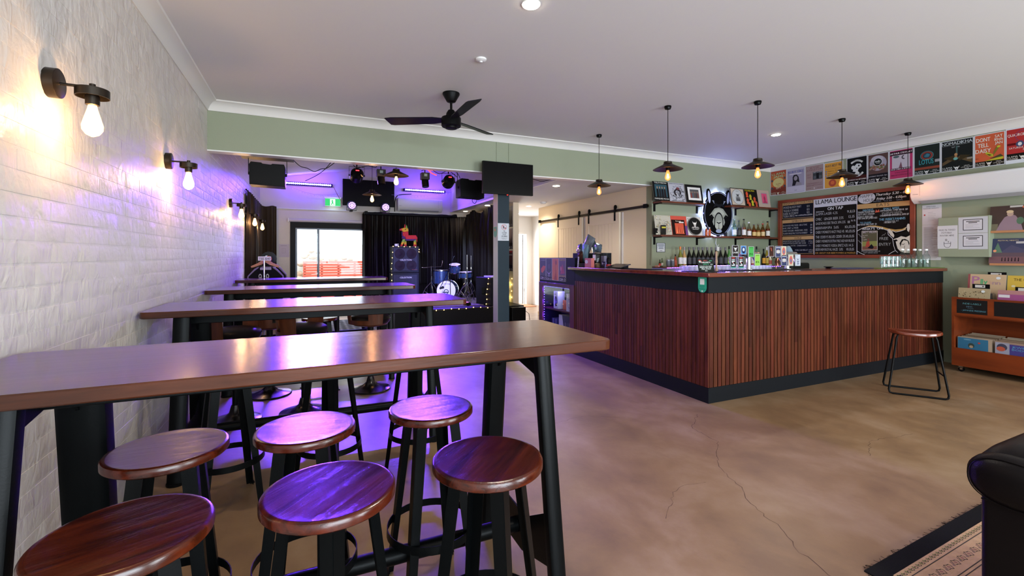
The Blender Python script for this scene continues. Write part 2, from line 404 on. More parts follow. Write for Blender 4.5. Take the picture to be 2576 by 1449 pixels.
    def scrib(s, xl, yl, xr, hp, h, seed=1):
        """handwriting too small to read: short strokes"""
        rn = random.Random(seed); a, b = s.px(xl, yl); a2, _ = s.px(xr, yl); _, b2 = s.px(xl, yl-hp); H = b2-b; x = a; sg = 1 if a2 > a else -1
        pts = []; fs = []
        while (a2-x)*sg > 0:
            w = H*rn.uniform(.35, .6); o = len(pts); k = rn.uniform(.75, 1)*H
            if rn.random() < .16: x += sg*w; continue
            pts += [(x, b), (x+sg*H*.16, b), (x+sg*H*.2, b+k), (x+sg*H*.04, b+k)]; fs.append((o, o+1, o+2, o+3))
            y = rn.choice((0, .42, .84))*H; pts += [(x, b+y), (x+sg*w*.8, b+y), (x+sg*w*.8, b+y+H*.15), (x, b+y+H*.15)]; fs.append((o+4, o+5, o+6, o+7)); x += sg*w
        if pts: s.raw(pts, fs, h)
        return s
def llama_icon(p, u, v, s, h, dark='101010', asp=1):
    """small head-and-ears emblem, s = half height in sheet units (v), asp = v/u ratio"""
    a = s*asp
    for g in (-1, 1):
        p.poly([(u+g*a*.55, v+s*.35), (u+g*a*.95, v+s*1.0), (u+g*a*.85, v+s*.2)], h)
    p.poly([(u-a*.7, v+s*.3), (u-a*.35, v+s*.5), (u+a*.35, v+s*.5), (u+a*.7, v+s*.3), (u+a*.5, v-s*.35), (u+a*.22, v-s), (u-a*.22, v-s), (u-a*.5, v-s*.35)], h)
    p.ell(u, v-s*.45, a*.2, s*.22, dark, 10)
# ================================================================== the setting
XL, YB, XM, YF, ZC = -.973, 5.685, 7.727, 11.4, 3.04
ZH = 2.53; XB = 3.35; XW = 4.973
b = MB(); b.box(-1.1, 8.0, -3.3, 12.6, -.1, 0); fl = struct('floor', b, M_FLOOR, smooth=False)
# fine shrinkage cracks run across the slab
rc = random.Random(3); M_CRACK = pm('crack_dirt', (74, 52, 38), .8)
def crack(pts, w=.003):
    P = []
    for i in range(len(pts)-1):
        a, c = Vector(pts[i]), Vector(pts[i+1]); n = max(2, int((c-a).length/.035))
        for k in range(n): P.append(a.lerp(c, k/n)+Vector((rc.uniform(-.012, .012), rc.uniform(-.012, .012))))
    b = MB(); vs = []; fs = []
    for i, p in enumerate(P):
        d = (P[min(i+1, len(P)-1)]-P[max(i-1, 0)]).normalized(); q = Vector((-d.y, d.x))*w*rc.uniform(.3, 1)*.5
        vs += [(p.x+q.x, p.y+q.y, .0006), (p.x-q.x, p.y-q.y, .0006)]
    for i in range(len(P)-1): fs.append((2*i, 2*i+1, 2*i+3, 2*i+2))
    b.add(vs, fs); part('crack', b, M_CRACK, fl, smooth=False)
crack([(3.16, 3.02), (2.86, 2.80), (2.83, 2.52), (2.5, 2.22), (2.42, 2.0), (2.3, 1.82), (2.23, 1.58), (2.13, 1.42), (2.1, 1.22), (2.0, 1.0)], .0045)
crack([(1.5, 3.6), (1.9, 3.35), (2.2, 3.4), (2.55, 3.2)]); crack([(1.75, 1.9), (2.05, 2.12), (2.3, 2.08)]); crack([(3.6, 1.9), (3.9, 2.05), (4.4, 1.98)])
# ceilings
b = MB(); b.box(-1.1, 7.9, -3.2, YB+.13, ZC, ZC+.12); struct('ceiling', b, M_CEIL, smooth=False)
b = MB(); b.prism([(-1.1, 3.08), (XB+.1, 3.84), (XB+.1, 3.95), (-1.1, 3.2)], 'y', YB+.13, YF+.15); struct('ceiling', b, M_CEIL, smooth=False)
b = MB(); b.box(XB, 6.1, YB+.13, 12.1, ZH, ZH+.08); struct('ceiling', b, M_CEIL, smooth=False)
b = MB(); b.box(XB-.012, XB+.01, YB+.13, YF, ZH-.006, ZH+.03); struct('trim_7', b, M_TRIM, smooth=False)
# left wall: painted brick, every near brick its own piece
b = MB(); b.box(-1.12, XL-.0016, -3.2, YF+.15, 0, 3.3); wl = struct('wall_left', b, M_BRICK, smooth=False)
BL, BH, JT = .230, .076, .010
def brick_mb(seed, y0=0, z0=0, x0=0, mb=None):
    rn = random.Random(seed); mb = mb or MB(); L, H, d = BL/2, BH/2, .008; c = .009
    o = [rn.uniform(-.0004, .0004) for _ in range(4)]
    back = [(x0-d, y0+sy*(L+.001), z0+sz*(H+.001)) for sy, sz in ((-1, -1), (1, -1), (1, 1), (-1, 1))]
    mid = [(x0-.0005, y0+sy*(L+.0045), z0+sz*(H-.001)) for sy, sz in ((-1, -1), (1, -1), (1, 1), (-1, 1))]
    fr = [(x0+o[i], y0+sy*(L-.001), z0+sz*(H-c*.7)) for i, (sy, sz) in enumerate(((-1, -1), (1, -1), (1, 1), (-1, 1)))]
    fs = [(8, 9, 10, 11)]+[(r*4+i, r*4+(i+1) % 4, r*4+4+(i+1) % 4, r*4+4+i) for r in (0, 1) for i in range(4)]
    return mb.add(back+mid+fr, fs)
protos = [meshof('brick', brick_mb(i), M_BRICK, norm=False) for i in range(8)]
rest = MB(); cells = []
for r in range(36):
    z = .043+r*(BH+JT)
    if z > ZC: break
    for k in range(-1, 42):
        y = 1.9+k*(BL+JT)+(.12 if r % 2 else 0)
        if 1.95 < y < YF-.1: cells.append((y, z))
cells.sort(key=lambda c: math.hypot(c[0]-0, c[1]-1.4))
for i, (y, z) in enumerate(cells):
    x = XL+random.uniform(-.0006, .0006)
    if i < 300:
        o = bpy.data.objects.new('brick', protos[i % 8]); COL.objects.link(o); o.parent = wl
        ox, oy, oz = OFF[wl.name]; o.location = (x-ox, y-oy, z-oz); o.rotation_euler = (0, 0, random.uniform(-.002, .002))
    else: brick_mb(i, y, z, x, rest)
part('brickwork', rest, M_BRICK, wl, stuff=True, norm=False)
# green wall with the deep lintel over the opening
b = MB(); b.prism([(XW, 0), (7.9, 0), (7.9, 4), (-1.1, 4), (-1.1, ZH), (XW, ZH)], 'y', YB, YB+.13); struct('wall_back', b, M_GREEN, smooth=False)
b = MB(); b.box(-.976, XW, YB-.002, YB+.132, ZH-.014, ZH-.001); struct('trim_4', b, M_TRIM, smooth=False)
for i, (x0, x1) in enumerate(((2.31, 2.345), (2.49, 2.497))):
    b = MB(); b.box(x0, x1, YB-.008, YB-.0005, ZH-.01, 2.94); struct('trim_%d' % (5+i), b, M_GREEN, smooth=False)
# post under the lintel, steel flank and grey-blue face
b = MB(); b.box(2.331, 2.50, YB, YB+.16, 0, ZH-.015, 0); b.box(2.3295, 2.331, YB, YB+.16, 0, ZH-.015, 1)
struct('trim_8', b, [pm('post_paint', (36, 49, 58), .55, spec=.15), pm('post_steel', (176, 174, 178), .4, metal=.2)], smooth=False)
# menu wall, wall behind the camera with added, unseen street windows for the fill
b = MB(); b.box(XM, XM+.12, -3.2, YB, 0, 3.3); struct('wall_right', b, M_GREEN, smooth=False)
b = MB()
for x0, x1 in ((-1.1, -.7), (2.5, 3.8), (7.0, 7.9)): b.box(x0, x1, -3.2, -3.08, 0, ZC)
for x0, x1 in ((-.7, 2.5), (3.8, 7.0)): b.box(x0, x1, -3.2, -3.08, 0, .45); b.box(x0, x1, -3.2, -3.08, 2.65, ZC)
struct('wall_front', b, M_GREEN, smooth=False)
for i, (x0, x1) in enumerate(((-.7, 2.5), (3.8, 7.0))):
    b = MB(); m = (x0+x1)/2
    for a, c in ((x0, x0+.05), (m-.025, m+.025), (x1-.05, x1)): b.box(a, c, -3.17, -3.11, .45, 2.65)
    b.box(x0+.05, x1-.05, -3.17, -3.11, .45, .5); b.box(x0+.05, x1-.05, -3.17, -3.11, 2.6, 2.65)
    w = struct('window_%d' % (i+1), b, M_BLACK, smooth=False)
    for a, c in ((x0+.05, m-.025), (m+.025, x1-.05)):
        b = MB(); b.box(a, c, -3.145, -3.139, .5, 2.6); part('pane', b, M_PANE, w, smooth=False)
# cornices
def cornice(n, axis, wall, s, a, c, s0=0):
    pf = [(0, 0), (.008*s, 0), (.016*s, .02), (.03*s, .05), (.058*s, .078), (.092*s, .088), (.098*s, .1), (0, .1)]
    b = MB()
    if axis == 'x': b.prism([(wall+p, ZC-.1+q) for p, q in pf], 'x', a, c)
    else: b.prism([(wall+p, ZC-.1+q) for p, q in pf], 'y', a, c)
    struct('trim_%d' % n, b, M_CORN)
cornice(1, 'x', YB, -1, XL, XM); cornice(2, 'y', XL, 1, -3.08, YB); cornice(3, 'y', XM, -1, -3.08, YB)
# far wall with the sliding door
b = MB(); b.prism([(-1.1, 0), (-.375, 0), (-.375, 2.17), (1.416, 2.17), (1.416, 0), (XB+.75, 0), (XB+.75, 4), (-1.1, 4)], 'y', YF, YF+.12)
struct('wall_far', b, M_WHITE, smooth=False)
b = MB(); b.box(XB, XB+.02, YB+.13, YF, ZH+.08, 4); struct('wall_bulkhead', b, M_WHITE, smooth=False)
b = MB(); b.box(3.93, 4.06, 8.73, 12.0, 0, ZH); struct('wall_partition', b, M_CREAM, smooth=False)
b = MB(); b.box(XW, XW+.11, YB+.13, 9.577, 0, ZH); struct('wall_barn', b, M_CREAM, smooth=False)
b = MB(); b.box(XW-.012, XW, 9.3, 9.577, 0, .09); b.box(XW-.012, XW+.11, 9.577, 9.59, 0, .09); struct('baseboard_barn', b, M_CREAM2, smooth=False)
b = MB(); b.box(XW+.11, 6.1, 9.577, 9.7, 0, ZH); struct('wall_corridor', b, M_CREAM, smooth=False)
b = MB(); b.box(5.95, 6.07, 9.7, 12.0, 0, ZH); struct('wall_corridor_right', b, M_TRIM, smooth=False)
b = MB(); b.prism([(4.06, 0), (4.86, 0), (4.86, 2.09), (5.82, 2.09), (5.82, 0), (5.95, 0), (5.95, ZH), (4.06, ZH)], 'y', 11.87, 11.99); struct('wall_corridor_far', b, M_TRIM, smooth=False)
# corridor doors
b = MB()
for x0, x1 in ((4.86, 4.92), (5.76, 5.82)): b.box(x0, x1, 11.85, 12.0, 0, 2.09)
b.box(4.92, 5.76, 11.85, 12.0, 2.03, 2.09)
d = struct('door_2', b, M_TRIM, smooth=False)
b = MB(); b.box(5.69, 5.725, 12.0, 12.78, .01, 2.02); q = part('door_leaf', b, pm('door_leaf_paint', (150, 152, 154), .5), d, smooth=False)
for z in (.35, 1.75):
    b = MB(); b.box(5.715, 5.75, 11.985, 12.01, z, z+.1); part('hinge', b, M_CHROME, q, smooth=False)
b = MB(); b.box(5.93, 5.95, 10.0, 10.08, 0, 2.14); b.box(5.93, 5.95, 11.3, 11.38, 0, 2.14); b.box(5.93, 5.95, 10.08, 11.3, 2.06, 2.14)
d = struct('door_3', b, M_TRIM, smooth=False)
b = MB(); b.box(5.937, 5.955, 10.09, 11.29, .01, 2.05); part('door_leaf', b, M_WPL, d, smooth=False)
# sliding door
M_FRAME = pm('graphite_aluminium', (16, 17, 19), .4)
b = MB(); b.box(-.375, -.27, YF-.03, YF+.11, 0, 2.17); b.box(1.31, 1.416, YF-.03, YF+.11, 0, 2.17); b.box(-.27, 1.31, YF-.03, YF+.11, 2.04, 2.17); b.box(-.27, 1.31, YF, YF+.1, 0, .03)
d = struct('door_1', b, M_FRAME, smooth=False)
mx = on(800, 600, 'y', YF+.04).x
for nm, x0, x1, y in (('fixed_leaf', mx-.02, 1.31, YF+.07), ('sliding_leaf', -.27, mx+.03, YF+.03)):
    b = MB(); b.box(x0, x0+.035, y-.015, y+.015, .03, 2.04); b.box(x1-.03, x1, y-.015, y+.015, .03, 2.04); b.box(x0+.035, x1-.03, y-.015, y+.015, 2.01, 2.04); b.box(x0+.035, x1-.03, y-.015, y+.015, .03, .08)
    q = part(nm, b, pm('leaf_aluminium', (92, 98, 108), .4, metal=.5), d, smooth=False)
    b = MB(); b.box(x0+.035, x1-.03, y-.003, y+.003, .08, 2.01); part('pane', b, M_PANE, q, smooth=False)
b = MB(); b.cyl(on(1, 1, 'y', YF-.04)*0+Vector((-.40, YF-.055, 2.205)), (1.45, YF-.055, 2.205), .035, n=14)
bl = tag(part('roller_blind', b, pm('blind_fabric', (206, 200, 210), .6)), 'rolled up pale roller blind above the sliding glass door', 'blind')
for x0 in (-.42, 1.45):
    b = MB(); b.box(x0, x0+.02, YF-.095, YF, 2.16, 2.25); part('bracket', b, M_WPL, bl, smooth=False)
b = MB(); b.tube([(1.452, YF-.09, 2.19), (1.455, YF-.09, 1.6), (1.45, YF-.09, 1.02)], .004, 6); part('chain', b, M_WPL, bl)
b = MB(); b.box(1.43, 1.475, YF-.105, YF-.08, 1.5, 1.62); part('cord_weight', b, M_WPL, bl, smooth=False)
# conduit line on the far wall
b = MB(); b.box(XL, 3.3, YF-.02, YF, 2.46, 2.475); struct('trim_9', b, M_TRIM, smooth=False)
# ------------------------------------------------------------------ outside
b = MB(); b.box(-14, 16, YF+.121, 40, -.12, -.02); struct('ground', b, pm('outdoor_paving', (196, 186, 172), .8, var=.15, vscale=3), smooth=False)
b = MB(); b.box(-14, 18, -20, -3.3, -.14, -.04); struct('pavement', b, pm('street_paving', (150, 146, 140), .8), smooth=False)
M_ROCK = pm('limestone_rock', (188, 162, 136), .9, bump=.5, bscale=12, var=.3, vscale=5)
def rock(x, y, z, s, lab, grp, sd):
    rn = random.Random(sd); b = MB(); n, m = 9, 6; rings = []
    for i in range(m+1):
        t = -PI/2+PI*i/m; rings.append([Vector((math.cos(t)*s*math.cos(2*PI*k/n)*rn.uniform(.8, 1.15)*1.2+.001, math.cos(t)*s*math.sin(2*PI*k/n)*rn.uniform(.8, 1.1), s*.75*math.sin(t)*rn.uniform(.85, 1.1))) for k in range(n)])
    b.loft([[v+Vector((x, y, z)) for v in r] for r in rings])
    return tag(part('rock', b, M_ROCK), lab, 'rock', grp)
b = MB(); rr = random.Random(8)
vs = []; nx = 26
prof = [(15.3, -.02), (15.4, .5), (15.7, 1.15), (16.2, 1.5), (18, 1.75), (26, 2.0)]
rings = [[(-6+i*.5, y+rr.uniform(-.1, .1), z+rr.uniform(-.07, .07)) for i in range(nx)] for y, z in prof]
b.loft(rings, closed=False, caps=False); struct('embankment', b, pm('pale_bank', (206, 200, 188), .9, bump=.4, bscale=6, var=.15, vscale=2))
k = 0
for (px, py, s) in ((758, 662, .17), (752, 688, .13), (770, 690, .13), (765, 645, .12), (787, 647, .13), (804, 652, .12), (840, 653, .15), (866, 650, .1), (880, 653, .12), (772, 641, .09), (782, 632, .1), (750, 700, .15), (800, 635, .08)):
    q = on(px, py, 'y', 15.35+.5*max(0, (665-py)/40)); k += 1
    rock(q.x, q.y, q.z, s*.85, 'rough limestone boulder in the bank outside, seen over or left of the red fence', 'limestone boulders outside', k)
fe = thing('slatted_fence', 'low red painted fence of horizontal slats outside the sliding door', 'fence', (1.0, 14.5, 0))
M_RED = pm('red_fence_paint', (224, 96, 74), .6, var=.1, vscale=8)
for k in range(15):
    z = 1.245-k*.078
    b = MB(); b.box(-.147, 2.9, 14.49, 14.51, z-.062, z); part('slat', b, M_RED, fe, smooth=False)
for x in (-.1, .36, .82, 1.28, 1.75, 2.2, 2.66):
    b = MB(); b.box(x-.03, x+.03, 14.512, 14.56, -.02, 1.23); part('post', b, pm('fence_post_paint', (130, 42, 34), .6), fe, smooth=False)
b = MB(); b.box(4.9, 5.75, 11.2, 11.8, 0, .012); tag(part('doormat', b, pm('coir_mat', (170, 104, 66), .95, bump=.4, bscale=300), smooth=False), 'flat orange-brown doormat by the bright corridor door', 'doormat')
# ================================================================== lamps on walls and ceilings
def downlight(p, lab, grp=None):
    t = thing('downlight', lab, 'downlight', p, grp)
    b = MB(); b.lathe([(.062, 0), (.062, -.006), (.048, -.009), (.046, 0)], p, 28, caps=False); part('rim', b, M_TRIM, t)
    b = MB(); b.lathe([(.054, -.004), (.053, -.011), (.01, -.012)], p, 24); part('diffuser', b, M_LAMP, t)
downlight(DLS[0], 'glowing round ceiling downlight at the top edge of the photo')
downlight(DLS[1], 'glowing round ceiling downlight above the bar, right of the tall pendant')
downlight(DLS[2], 'round ceiling downlight behind the viewer, left one'); downlight(DLS[3], 'round ceiling downlight behind the viewer, right one')
for p, l in zip(HDL, ('far small downlight in the low ceiling over the stage curtain', 'nearer small downlight in the low ceiling just left of the post', 'bright downlight in the low ceiling just right of the television', 'downlight in the corridor ceiling beside the smoke alarm', 'farthest small downlight in the corridor ceiling')): downlight(p, l)
t = thing('smoke_alarm', 'round white sensor flat on the main ceiling above the fan', 'smoke alarm', (1.305, 3.547, ZC))
b = MB(); b.lathe([(.045, 0), (.045, -.012), (.03, -.02), (.012, -.022)], t.location, 24); part('housing', b, M_WPL, t)
b = MB(); b.lathe([(.014, -.021), (.012, -.03), (.004, -.032)], t.location, 14); part('sensor', b, M_TRIM, t)
t = thing('smoke_alarm', 'white smoke alarm on the low corridor ceiling near the barn doors', 'smoke alarm', on(1366, 508, 'z', ZH))
b = MB(); b.lathe([(.07, 0), (.07, -.02), (.05, -.045), (.01, -.05)], t.location, 24); part('housing', b, M_WPL, t)
# wall sconces
def bulb(parent, c, s=1.0, mat=None, n=18):
    """hanging filament bulb, c = point where glass meets the socket"""
    b = MB(); b.lathe([(.013*s, 0), (.015*s, -.012*s), (.024*s, -.045*s), (.032*s, -.075*s), (.031*s, -.093*s), (.02*s, -.110*s), (.004*s, -.118*s)], c, n)
    g = part('bulb', b, mat or M_BULBW, parent)
    b = MB(); c = Vector(c)
    for k in range(5):
        a = 2*PI*k/5; b.tube([c+Vector((.006*math.cos(a)*s, .006*math.sin(a)*s, -.04*s)), c+Vector((.012*math.cos(a+.5)*s, .012*math.sin(a+.5)*s, -.09*s))], .0013*s, 5)
    part('filament', b, M_FIL, g)
def sconce(y, lab, pw=6):
    t = thing('wall_sconce', lab, 'wall lamp', (XL, y, 2.12))
    q = Vector((XL, y, 2.12))
    b = MB(); b.tube([q+Vector((-.006, 0, 0)), q+Vector((.034, 0, 0)), q+Vector((.036, 0, 0))], [.06, .06, .057], 32); part('wall_plate', b, M_BRONZE, t)
    b = MB(); b.cyl(q+Vector((.034, 0, .0)), q+Vector((.145, 0, 0)), .006, n=10); b.cyl(q+Vector((.14, 0, -.006)), q+Vector((.14, 0, .014)), .011, n=12); part('arm', b, M_BRONZE, t)
    e = q+Vector((.14, 0, -.006))
    b = MB(); b.lathe([(.012, 0), (.055, -.001), (.057, -.003), (.057, -.036), (.054, -.036), (.052, -.008), (.012, -.006)], e, 32, caps=False); part('lamp_shade', b, M_BRONZE, t)
    b = MB(); b.lathe([(.021, -.005), (.021, -.03), (.024, -.03), (.024, -.068), (.02, -.07)], e, 20); part('socket', b, M_BRONZE, t)
    bulb(t, e+Vector((0, 0, -.07)), 1.12)
    light('POINT', 'sconce_lamp', e+Vector((0, 0, -.145)), pw, WARM, shadow_soft_size=.02)
for y, l in ((2.479, 'nearest black wall lamp with glowing bulb on the white brick wall'), (4.169, 'second nearest wall lamp on the white brick wall, hook cord on its arm'), (7.16, 'third wall lamp along the brick wall, just beyond the green lintel'), (8.85, 'fourth wall lamp along the brick wall, in front of the dark corner curtain'), (10.24, 'farthest wall lamp on the brick wall, right in front of the curtain')): sconce(y, l)
# pendants
def pendant(x, y, z, lab, zt=ZC, s=1.0, pw=1.6, bm=None):
    t = thing('pendant_lamp', lab, 'pendant lamp', (x, y, zt), 'black cone pendants over the bar' if x > 3 else 'black cone pendants in the stage room')
    q = Vector((x, y, zt))
    b = MB(); b.lathe([(.036, 0), (.038, -.012), (.03, -.034), (.012, -.038)], q, 24); part('ceiling_rose', b, M_BLKGL, t)
    b = MB(); b.cyl(q+Vector((0, 0, -.03)), (x, y, z+.07), .0035, n=8); part('cord', b, M_BLACK, t)
    b = MB(); b.lathe([(.010, .085), (.040, .082), (.044, .078), (.044, .064), (.048, .06), (.05, .052), (.155, .0), (.158, -.004), (.153, -.004), (.048, .046), (.03, .05)], (x, y, z), 40, caps=False); part('lamp_shade', b, [M_BRONZE], t)
    b = MB(); b.lathe([(.022, .06), (.022, -.012), (.018, -.014)], (x, y, z), 20); part('socket', b, M_BLACK, t)
    bulb(t, (x, y, z-.012), .95, bm or M_BULB)
    light('POINT', 'pendant_lamp_light', (x, y, z-.08), pw, (1, .6, .36), shadow_soft_size=.02)
for x, y, l in ((3.578, 5.125, 'leftmost black cone pendant over the bar, in front of the barn door wall'), (3.578, 3.838, 'black cone pendant in front of the album shelf, second from the left over the bar'), (4.334, 3.331, 'tallest-hung black cone pendant over the bar corner, third from the left'), (5.805, 3.347, 'black cone pendant hanging in front of the yellow poster'), (7.262, 3.369, 'rightmost black cone pendant, hanging before the menu board corner')): pendant(x, y, 2.352, l)
pendant(1.03, 5.95, 2.44, 'very bright cone pendant just under the green lintel, beyond the fan', zt=3.42, pw=7, bm=M_BULBW)
q = on(936, 490, 'y', 7.95); pendant(q.x, 7.95, q.z, 'bright cone pendant in front of the big black screen', zt=3.40, pw=7, bm=M_BULBW)
# ceiling fan
F = Vector((1.309, 4.425, 0)); t = thing('ceiling_fan', 'black three-blade ceiling fan on a short rod', 'fan', (F.x, F.y, ZC))
b = MB(); b.lathe([(.085, ZC), (.086, ZC-.012), (.045, ZC-.085), (.03, ZC-.092)], F, 32); part('canopy', b, M_BLACK, t)
b = MB(); b.cyl(F+Vector((0, 0, ZC-.09)), F+Vector((0, 0, ZC-.205)), .012, n=14); part('rod', b, M_BLACK, t)
b = MB(); b.lathe([(.018, 2.875), (.03, 2.87), (.048, 2.84), (.056, 2.80), (.06, 2.795)], F, 24); part('bracket_cover', b, M_BLACK, t)
b = MB(); b.lathe([(.06, 2.80), (.094, 2.796), (.098, 2.79), (.098, 2.712), (.092, 2.704), (.06, 2.702), (.058, 2.686), (.052, 2.683)], F, 40); part('motor_housing', b, M_BLACK, t)
for ang in (math.radians(152), math.radians(32), math.radians(-88)):
    L = .66; b = MB(); vs = []; ca, sa = math.cos(ang), math.sin(ang)
    prof = [(.07, .035), (.12, .045), (.18, .058), (.60, .068), (.635, .058)]
    top = []; bot = []
    for r, w in prof:
        for sd in (-1, 1):
            tw = .22*w*sd; x = r; yy = w*sd; z = 2.772+tw*1.1
            if r > .62 and sd > 0: x = r+.03
            top.append((F.x+x*ca-yy*sa, F.y+x*sa+yy*ca, z+.004)); bot.append((F.x+x*ca-yy*sa, F.y+x*sa+yy*ca, z-.004))
    n = len(prof); rings = [[top[2*i], top[2*i+1], bot[2*i+1], bot[2*i]] for i in range(n)]
    b.loft(rings); part('blade', b, pm('fan_blade', (24, 22, 30), .35), t)
# ================================================================== high tables
def table(y0, y1, lab, z=1.06, x0=-.955, x1=1.165):
    t = thing('bar_table', lab, 'table', ((x0+x1)/2, (y0+y1)/2, 0))
    r = .045; pts = []
    for cx, cy, a in ((x1-r, y1-r, 0), (x0+r, y1-r, 1), (x0+r, y0+r, 2), (x1-r, y0+r, 3)):
        for k in range(5): g = (a+k/4)*PI/2; pts.append((cx+r*math.cos(g), cy+r*math.sin(g)))
    b = MB(); b.prism(pts, 'z', z-.042, z); part('tabletop', b, M_TABLE, t, bevel=.005)
    ym = (y0+y1)/2
    b = MB(); b.box(x0+.2, x1-.29, ym-.05, ym+.05, z-.12, z-.0425); part('underframe', b, M_STEEL, t, bevel=.004)
    for sx, X in ((-1, -.745), (1, .87)):
        for sy, yt, yb in ((-1, y0+.09, y0-.06), (1, y1-.09, y1+.03)):
            wx, wy = (.032, .028) if sy < 0 else (.05, .045)
            if sx < 0: wx, wy = wx*1.5, wy*1.2
            rings = []
            for yy, zz, k in ((yt, z-.0425, 1), (yb, .012, 1)):
                ring = []
                for a in range(12):
                    g = 2*PI*a/12; c, s_ = math.cos(g), math.sin(g); p = .55
                    ring.append(Vector((X+wx*math.copysign(abs(c)**p, c), yy+wy*math.copysign(abs(s_)**p, s_), zz)))
                rings.append(ring)
            b = MB(); b.loft(rings); lg = part('leg', b, M_STEEL, t)
            b = MB(); b.cyl((X, yb, 0), (X, yb, .014), wx*1.1, n=14); part('foot', b, M_PLBLK, lg)
        zt = z-.0425; g0, g1 = y0+.09, y1-.09
        arch = [(g0+.02, zt), (g1-.02, zt), (g1-.005, zt-.17), (g1-.045, zt-.15), (g1-.075, zt-.105), (ym, zt-.075), (g0+.06, zt-.105), (g0+.03, zt-.15), (g0-.015, zt-.17)]
        b = MB(); b.prism(arch, 'x', X-.005, X+.005); part('top_gusset', b, M_STEEL, t, smooth=False)
        low = [(y0-.02, .42), (ym-.1, .27), (ym+.1, .27), (y1+.0, .42), (y1+.015, .2), (ym+.06, .1), (ym-.06, .1), (y0-.045, .2)]
        b = MB(); b.prism(low, 'x', X-.004, X+.004); part('lower_gusset', b, M_STEEL, t, smooth=False)
    b = MB(); b.cyl((-.74, ym, .185), (.865, ym, .185), .033, n=20); part('stretcher', b, M_STEEL, t)
table(1.56, 2.222, 'nearest long dark timber bar table, filling the left foreground')
table(3.47, 4.14, 'second nearest long dark timber bar table, against the brick wall')
table(5.38, 6.03, 'third long dark timber bar table, below the green lintel')
table(7.45, 8.06, 'farthest long dark timber bar table, in front of the T-shirt stand')
# ================================================================== stools
def seat_mb(r=.178, z=.76, h=.030):
    b = MB(); b.lathe([(r-.03, z-h), (r-.004, z-h), (r, z-h+.004), (r, z-.008), (r-.003, z-.003), (r-.009, z-.0005), (r-.016, z-.0012), (r-.05, z-.002), (.004, z-.002)], n=64); return b
def wood_stool(lab, grp=None, loc=(0, 0, 0), rotz=0, steel=True):
    t = thing('wooden_stool', lab, 'stool', (0, 0, 0), grp, world=False)
    part('seat', seat_mb(), M_SEAT, t)
    for k in range(4):
        a = PI/4+k*PI/2; ca, sa = math.cos(a), math.sin(a)
        b = MB()
        for side in (-1, 1):      # folded angle-iron leg: two flanges meeting on the outer corner
            top, bot = .125, .215; fl = .042
            o0 = Vector((top*ca, top*sa, .726)); o1 = Vector((bot*ca, bot*sa, 0))
            inn = Vector((-ca, -sa, 0)); tn = Vector((-sa, ca, 0))*side; dr = (inn*.7+tn*.72).normalized()
            w0, w1 = fl, fl*.72; n_ = dr.cross(Vector((0, 0, 1))).normalized()*.0018
            vs = [o0+n_, o0-n_, o0+dr*w0-n_, o0+dr*w0+n_, o1+n_, o1-n_, o1+dr*w1-n_, o1+dr*w1+n_]
            b.add(vs, [(0, 1, 2, 3), (7, 6, 5, 4), (0, 4, 5, 1), (1, 5, 6, 2), (2, 6, 7, 3), (3, 7, 4, 0)])
        lg = part('leg', b, M_STEEL, t, smooth=False)
        b = MB(); b.box(bot*ca-.012, bot*ca+.012, bot*sa-.012, bot*sa+.012, 0, .008); part('foot', b, M_PLBLK, lg, smooth=False)
    b = MB(); R = .11          # arched apron between the legs under the seat
    for k in range(4):
        a0 = PI/4+k*PI/2; n = 10; vs = []; fs = []
        p0 = Vector((.13*math.cos(a0), .13*math.sin(a0), 0)); p1 = Vector((.13*math.cos(a0+PI/2), .13*math.sin(a0+PI/2), 0))
        for i in range(n+1):
            u = i/n; p = p0.lerp(p1, u); dp = .018+.045*abs(2*u-1)**3
            vs += [(p.x, p.y, .726), (p.x, p.y, .726-dp)]
        for i in range(n): fs.append((2*i, 2*i+1, 2*i+3, 2*i+2))
        b.add(vs, fs)
    ap = part('apron', b, M_STEEL, t, norm=False); md = ap.modifiers.new('s', 'SOLIDIFY'); md.thickness = .003
    b = MB(); rr = .183
    rg = [[Vector((r*math.cos(2*PI*k/40), r*math.sin(2*PI*k/40), z)) for k in range(40)] for r, z in ((rr, .235), (rr-.002, .268), (rr+.001, .268), (rr+.003, .235))]
    b.loft(rg+[rg[0]], caps=False); part('foot_ring', b, M_STEEL, t)
    t.location = loc; t.rotation_euler = (0, 0, rotz); return t
st = wood_stool('nearest round timber stool, bottom left, bright lamp glare on its seat', 'round timber stools at the nearest table', (-.395, 1.355, 0), .35)
index_kids()
for x, y, r, l in ((-.436, 1.895, .05, 'timber stool tucked under the nearest table beside its left trestle'), (-.008, 1.905, -.2, 'timber stool with whorled grain, middle of the row under the nearest table'), (.055, 1.375, .8, 'purple-lit timber stool, middle of the front row'), (.483, 1.935, .1, 'timber stool under the nearest table, right end of the far row, seat edge bright'), (.53, 1.378, .78, 'reddish timber stool with yellow marks below its seat, right end of the front row')):
    dup(st, (x, y, 0), r, l, 'round timber stools at the nearest table')
for x, y, r, l in ((-.42, 3.05, .3, 'timber stool at the near side of the second table, left one, only legs seen'), (.12, 3.02, .9, 'timber stool at the near side of the second table, middle one, only legs seen'), (.66, 3.0, .55, 'timber stool at the near side of the second table, right one, only legs seen')):
    dup(st, (x, y, 0), r, l, 'timber stools at the second table')
dup(st, (.11, 5.22, 0), .2, 'timber stool between second and third table, seat shining white with window light', 'timber stools farther back')
dup(st, (.98, 7.0, 0), .5, 'timber stool at the far table near the stage edge', 'timber stools farther back')
dup(st, (.2, 7.02, 0), .9, 'timber stool at the near side of the farthest table, white window glare', 'timber stools farther back')
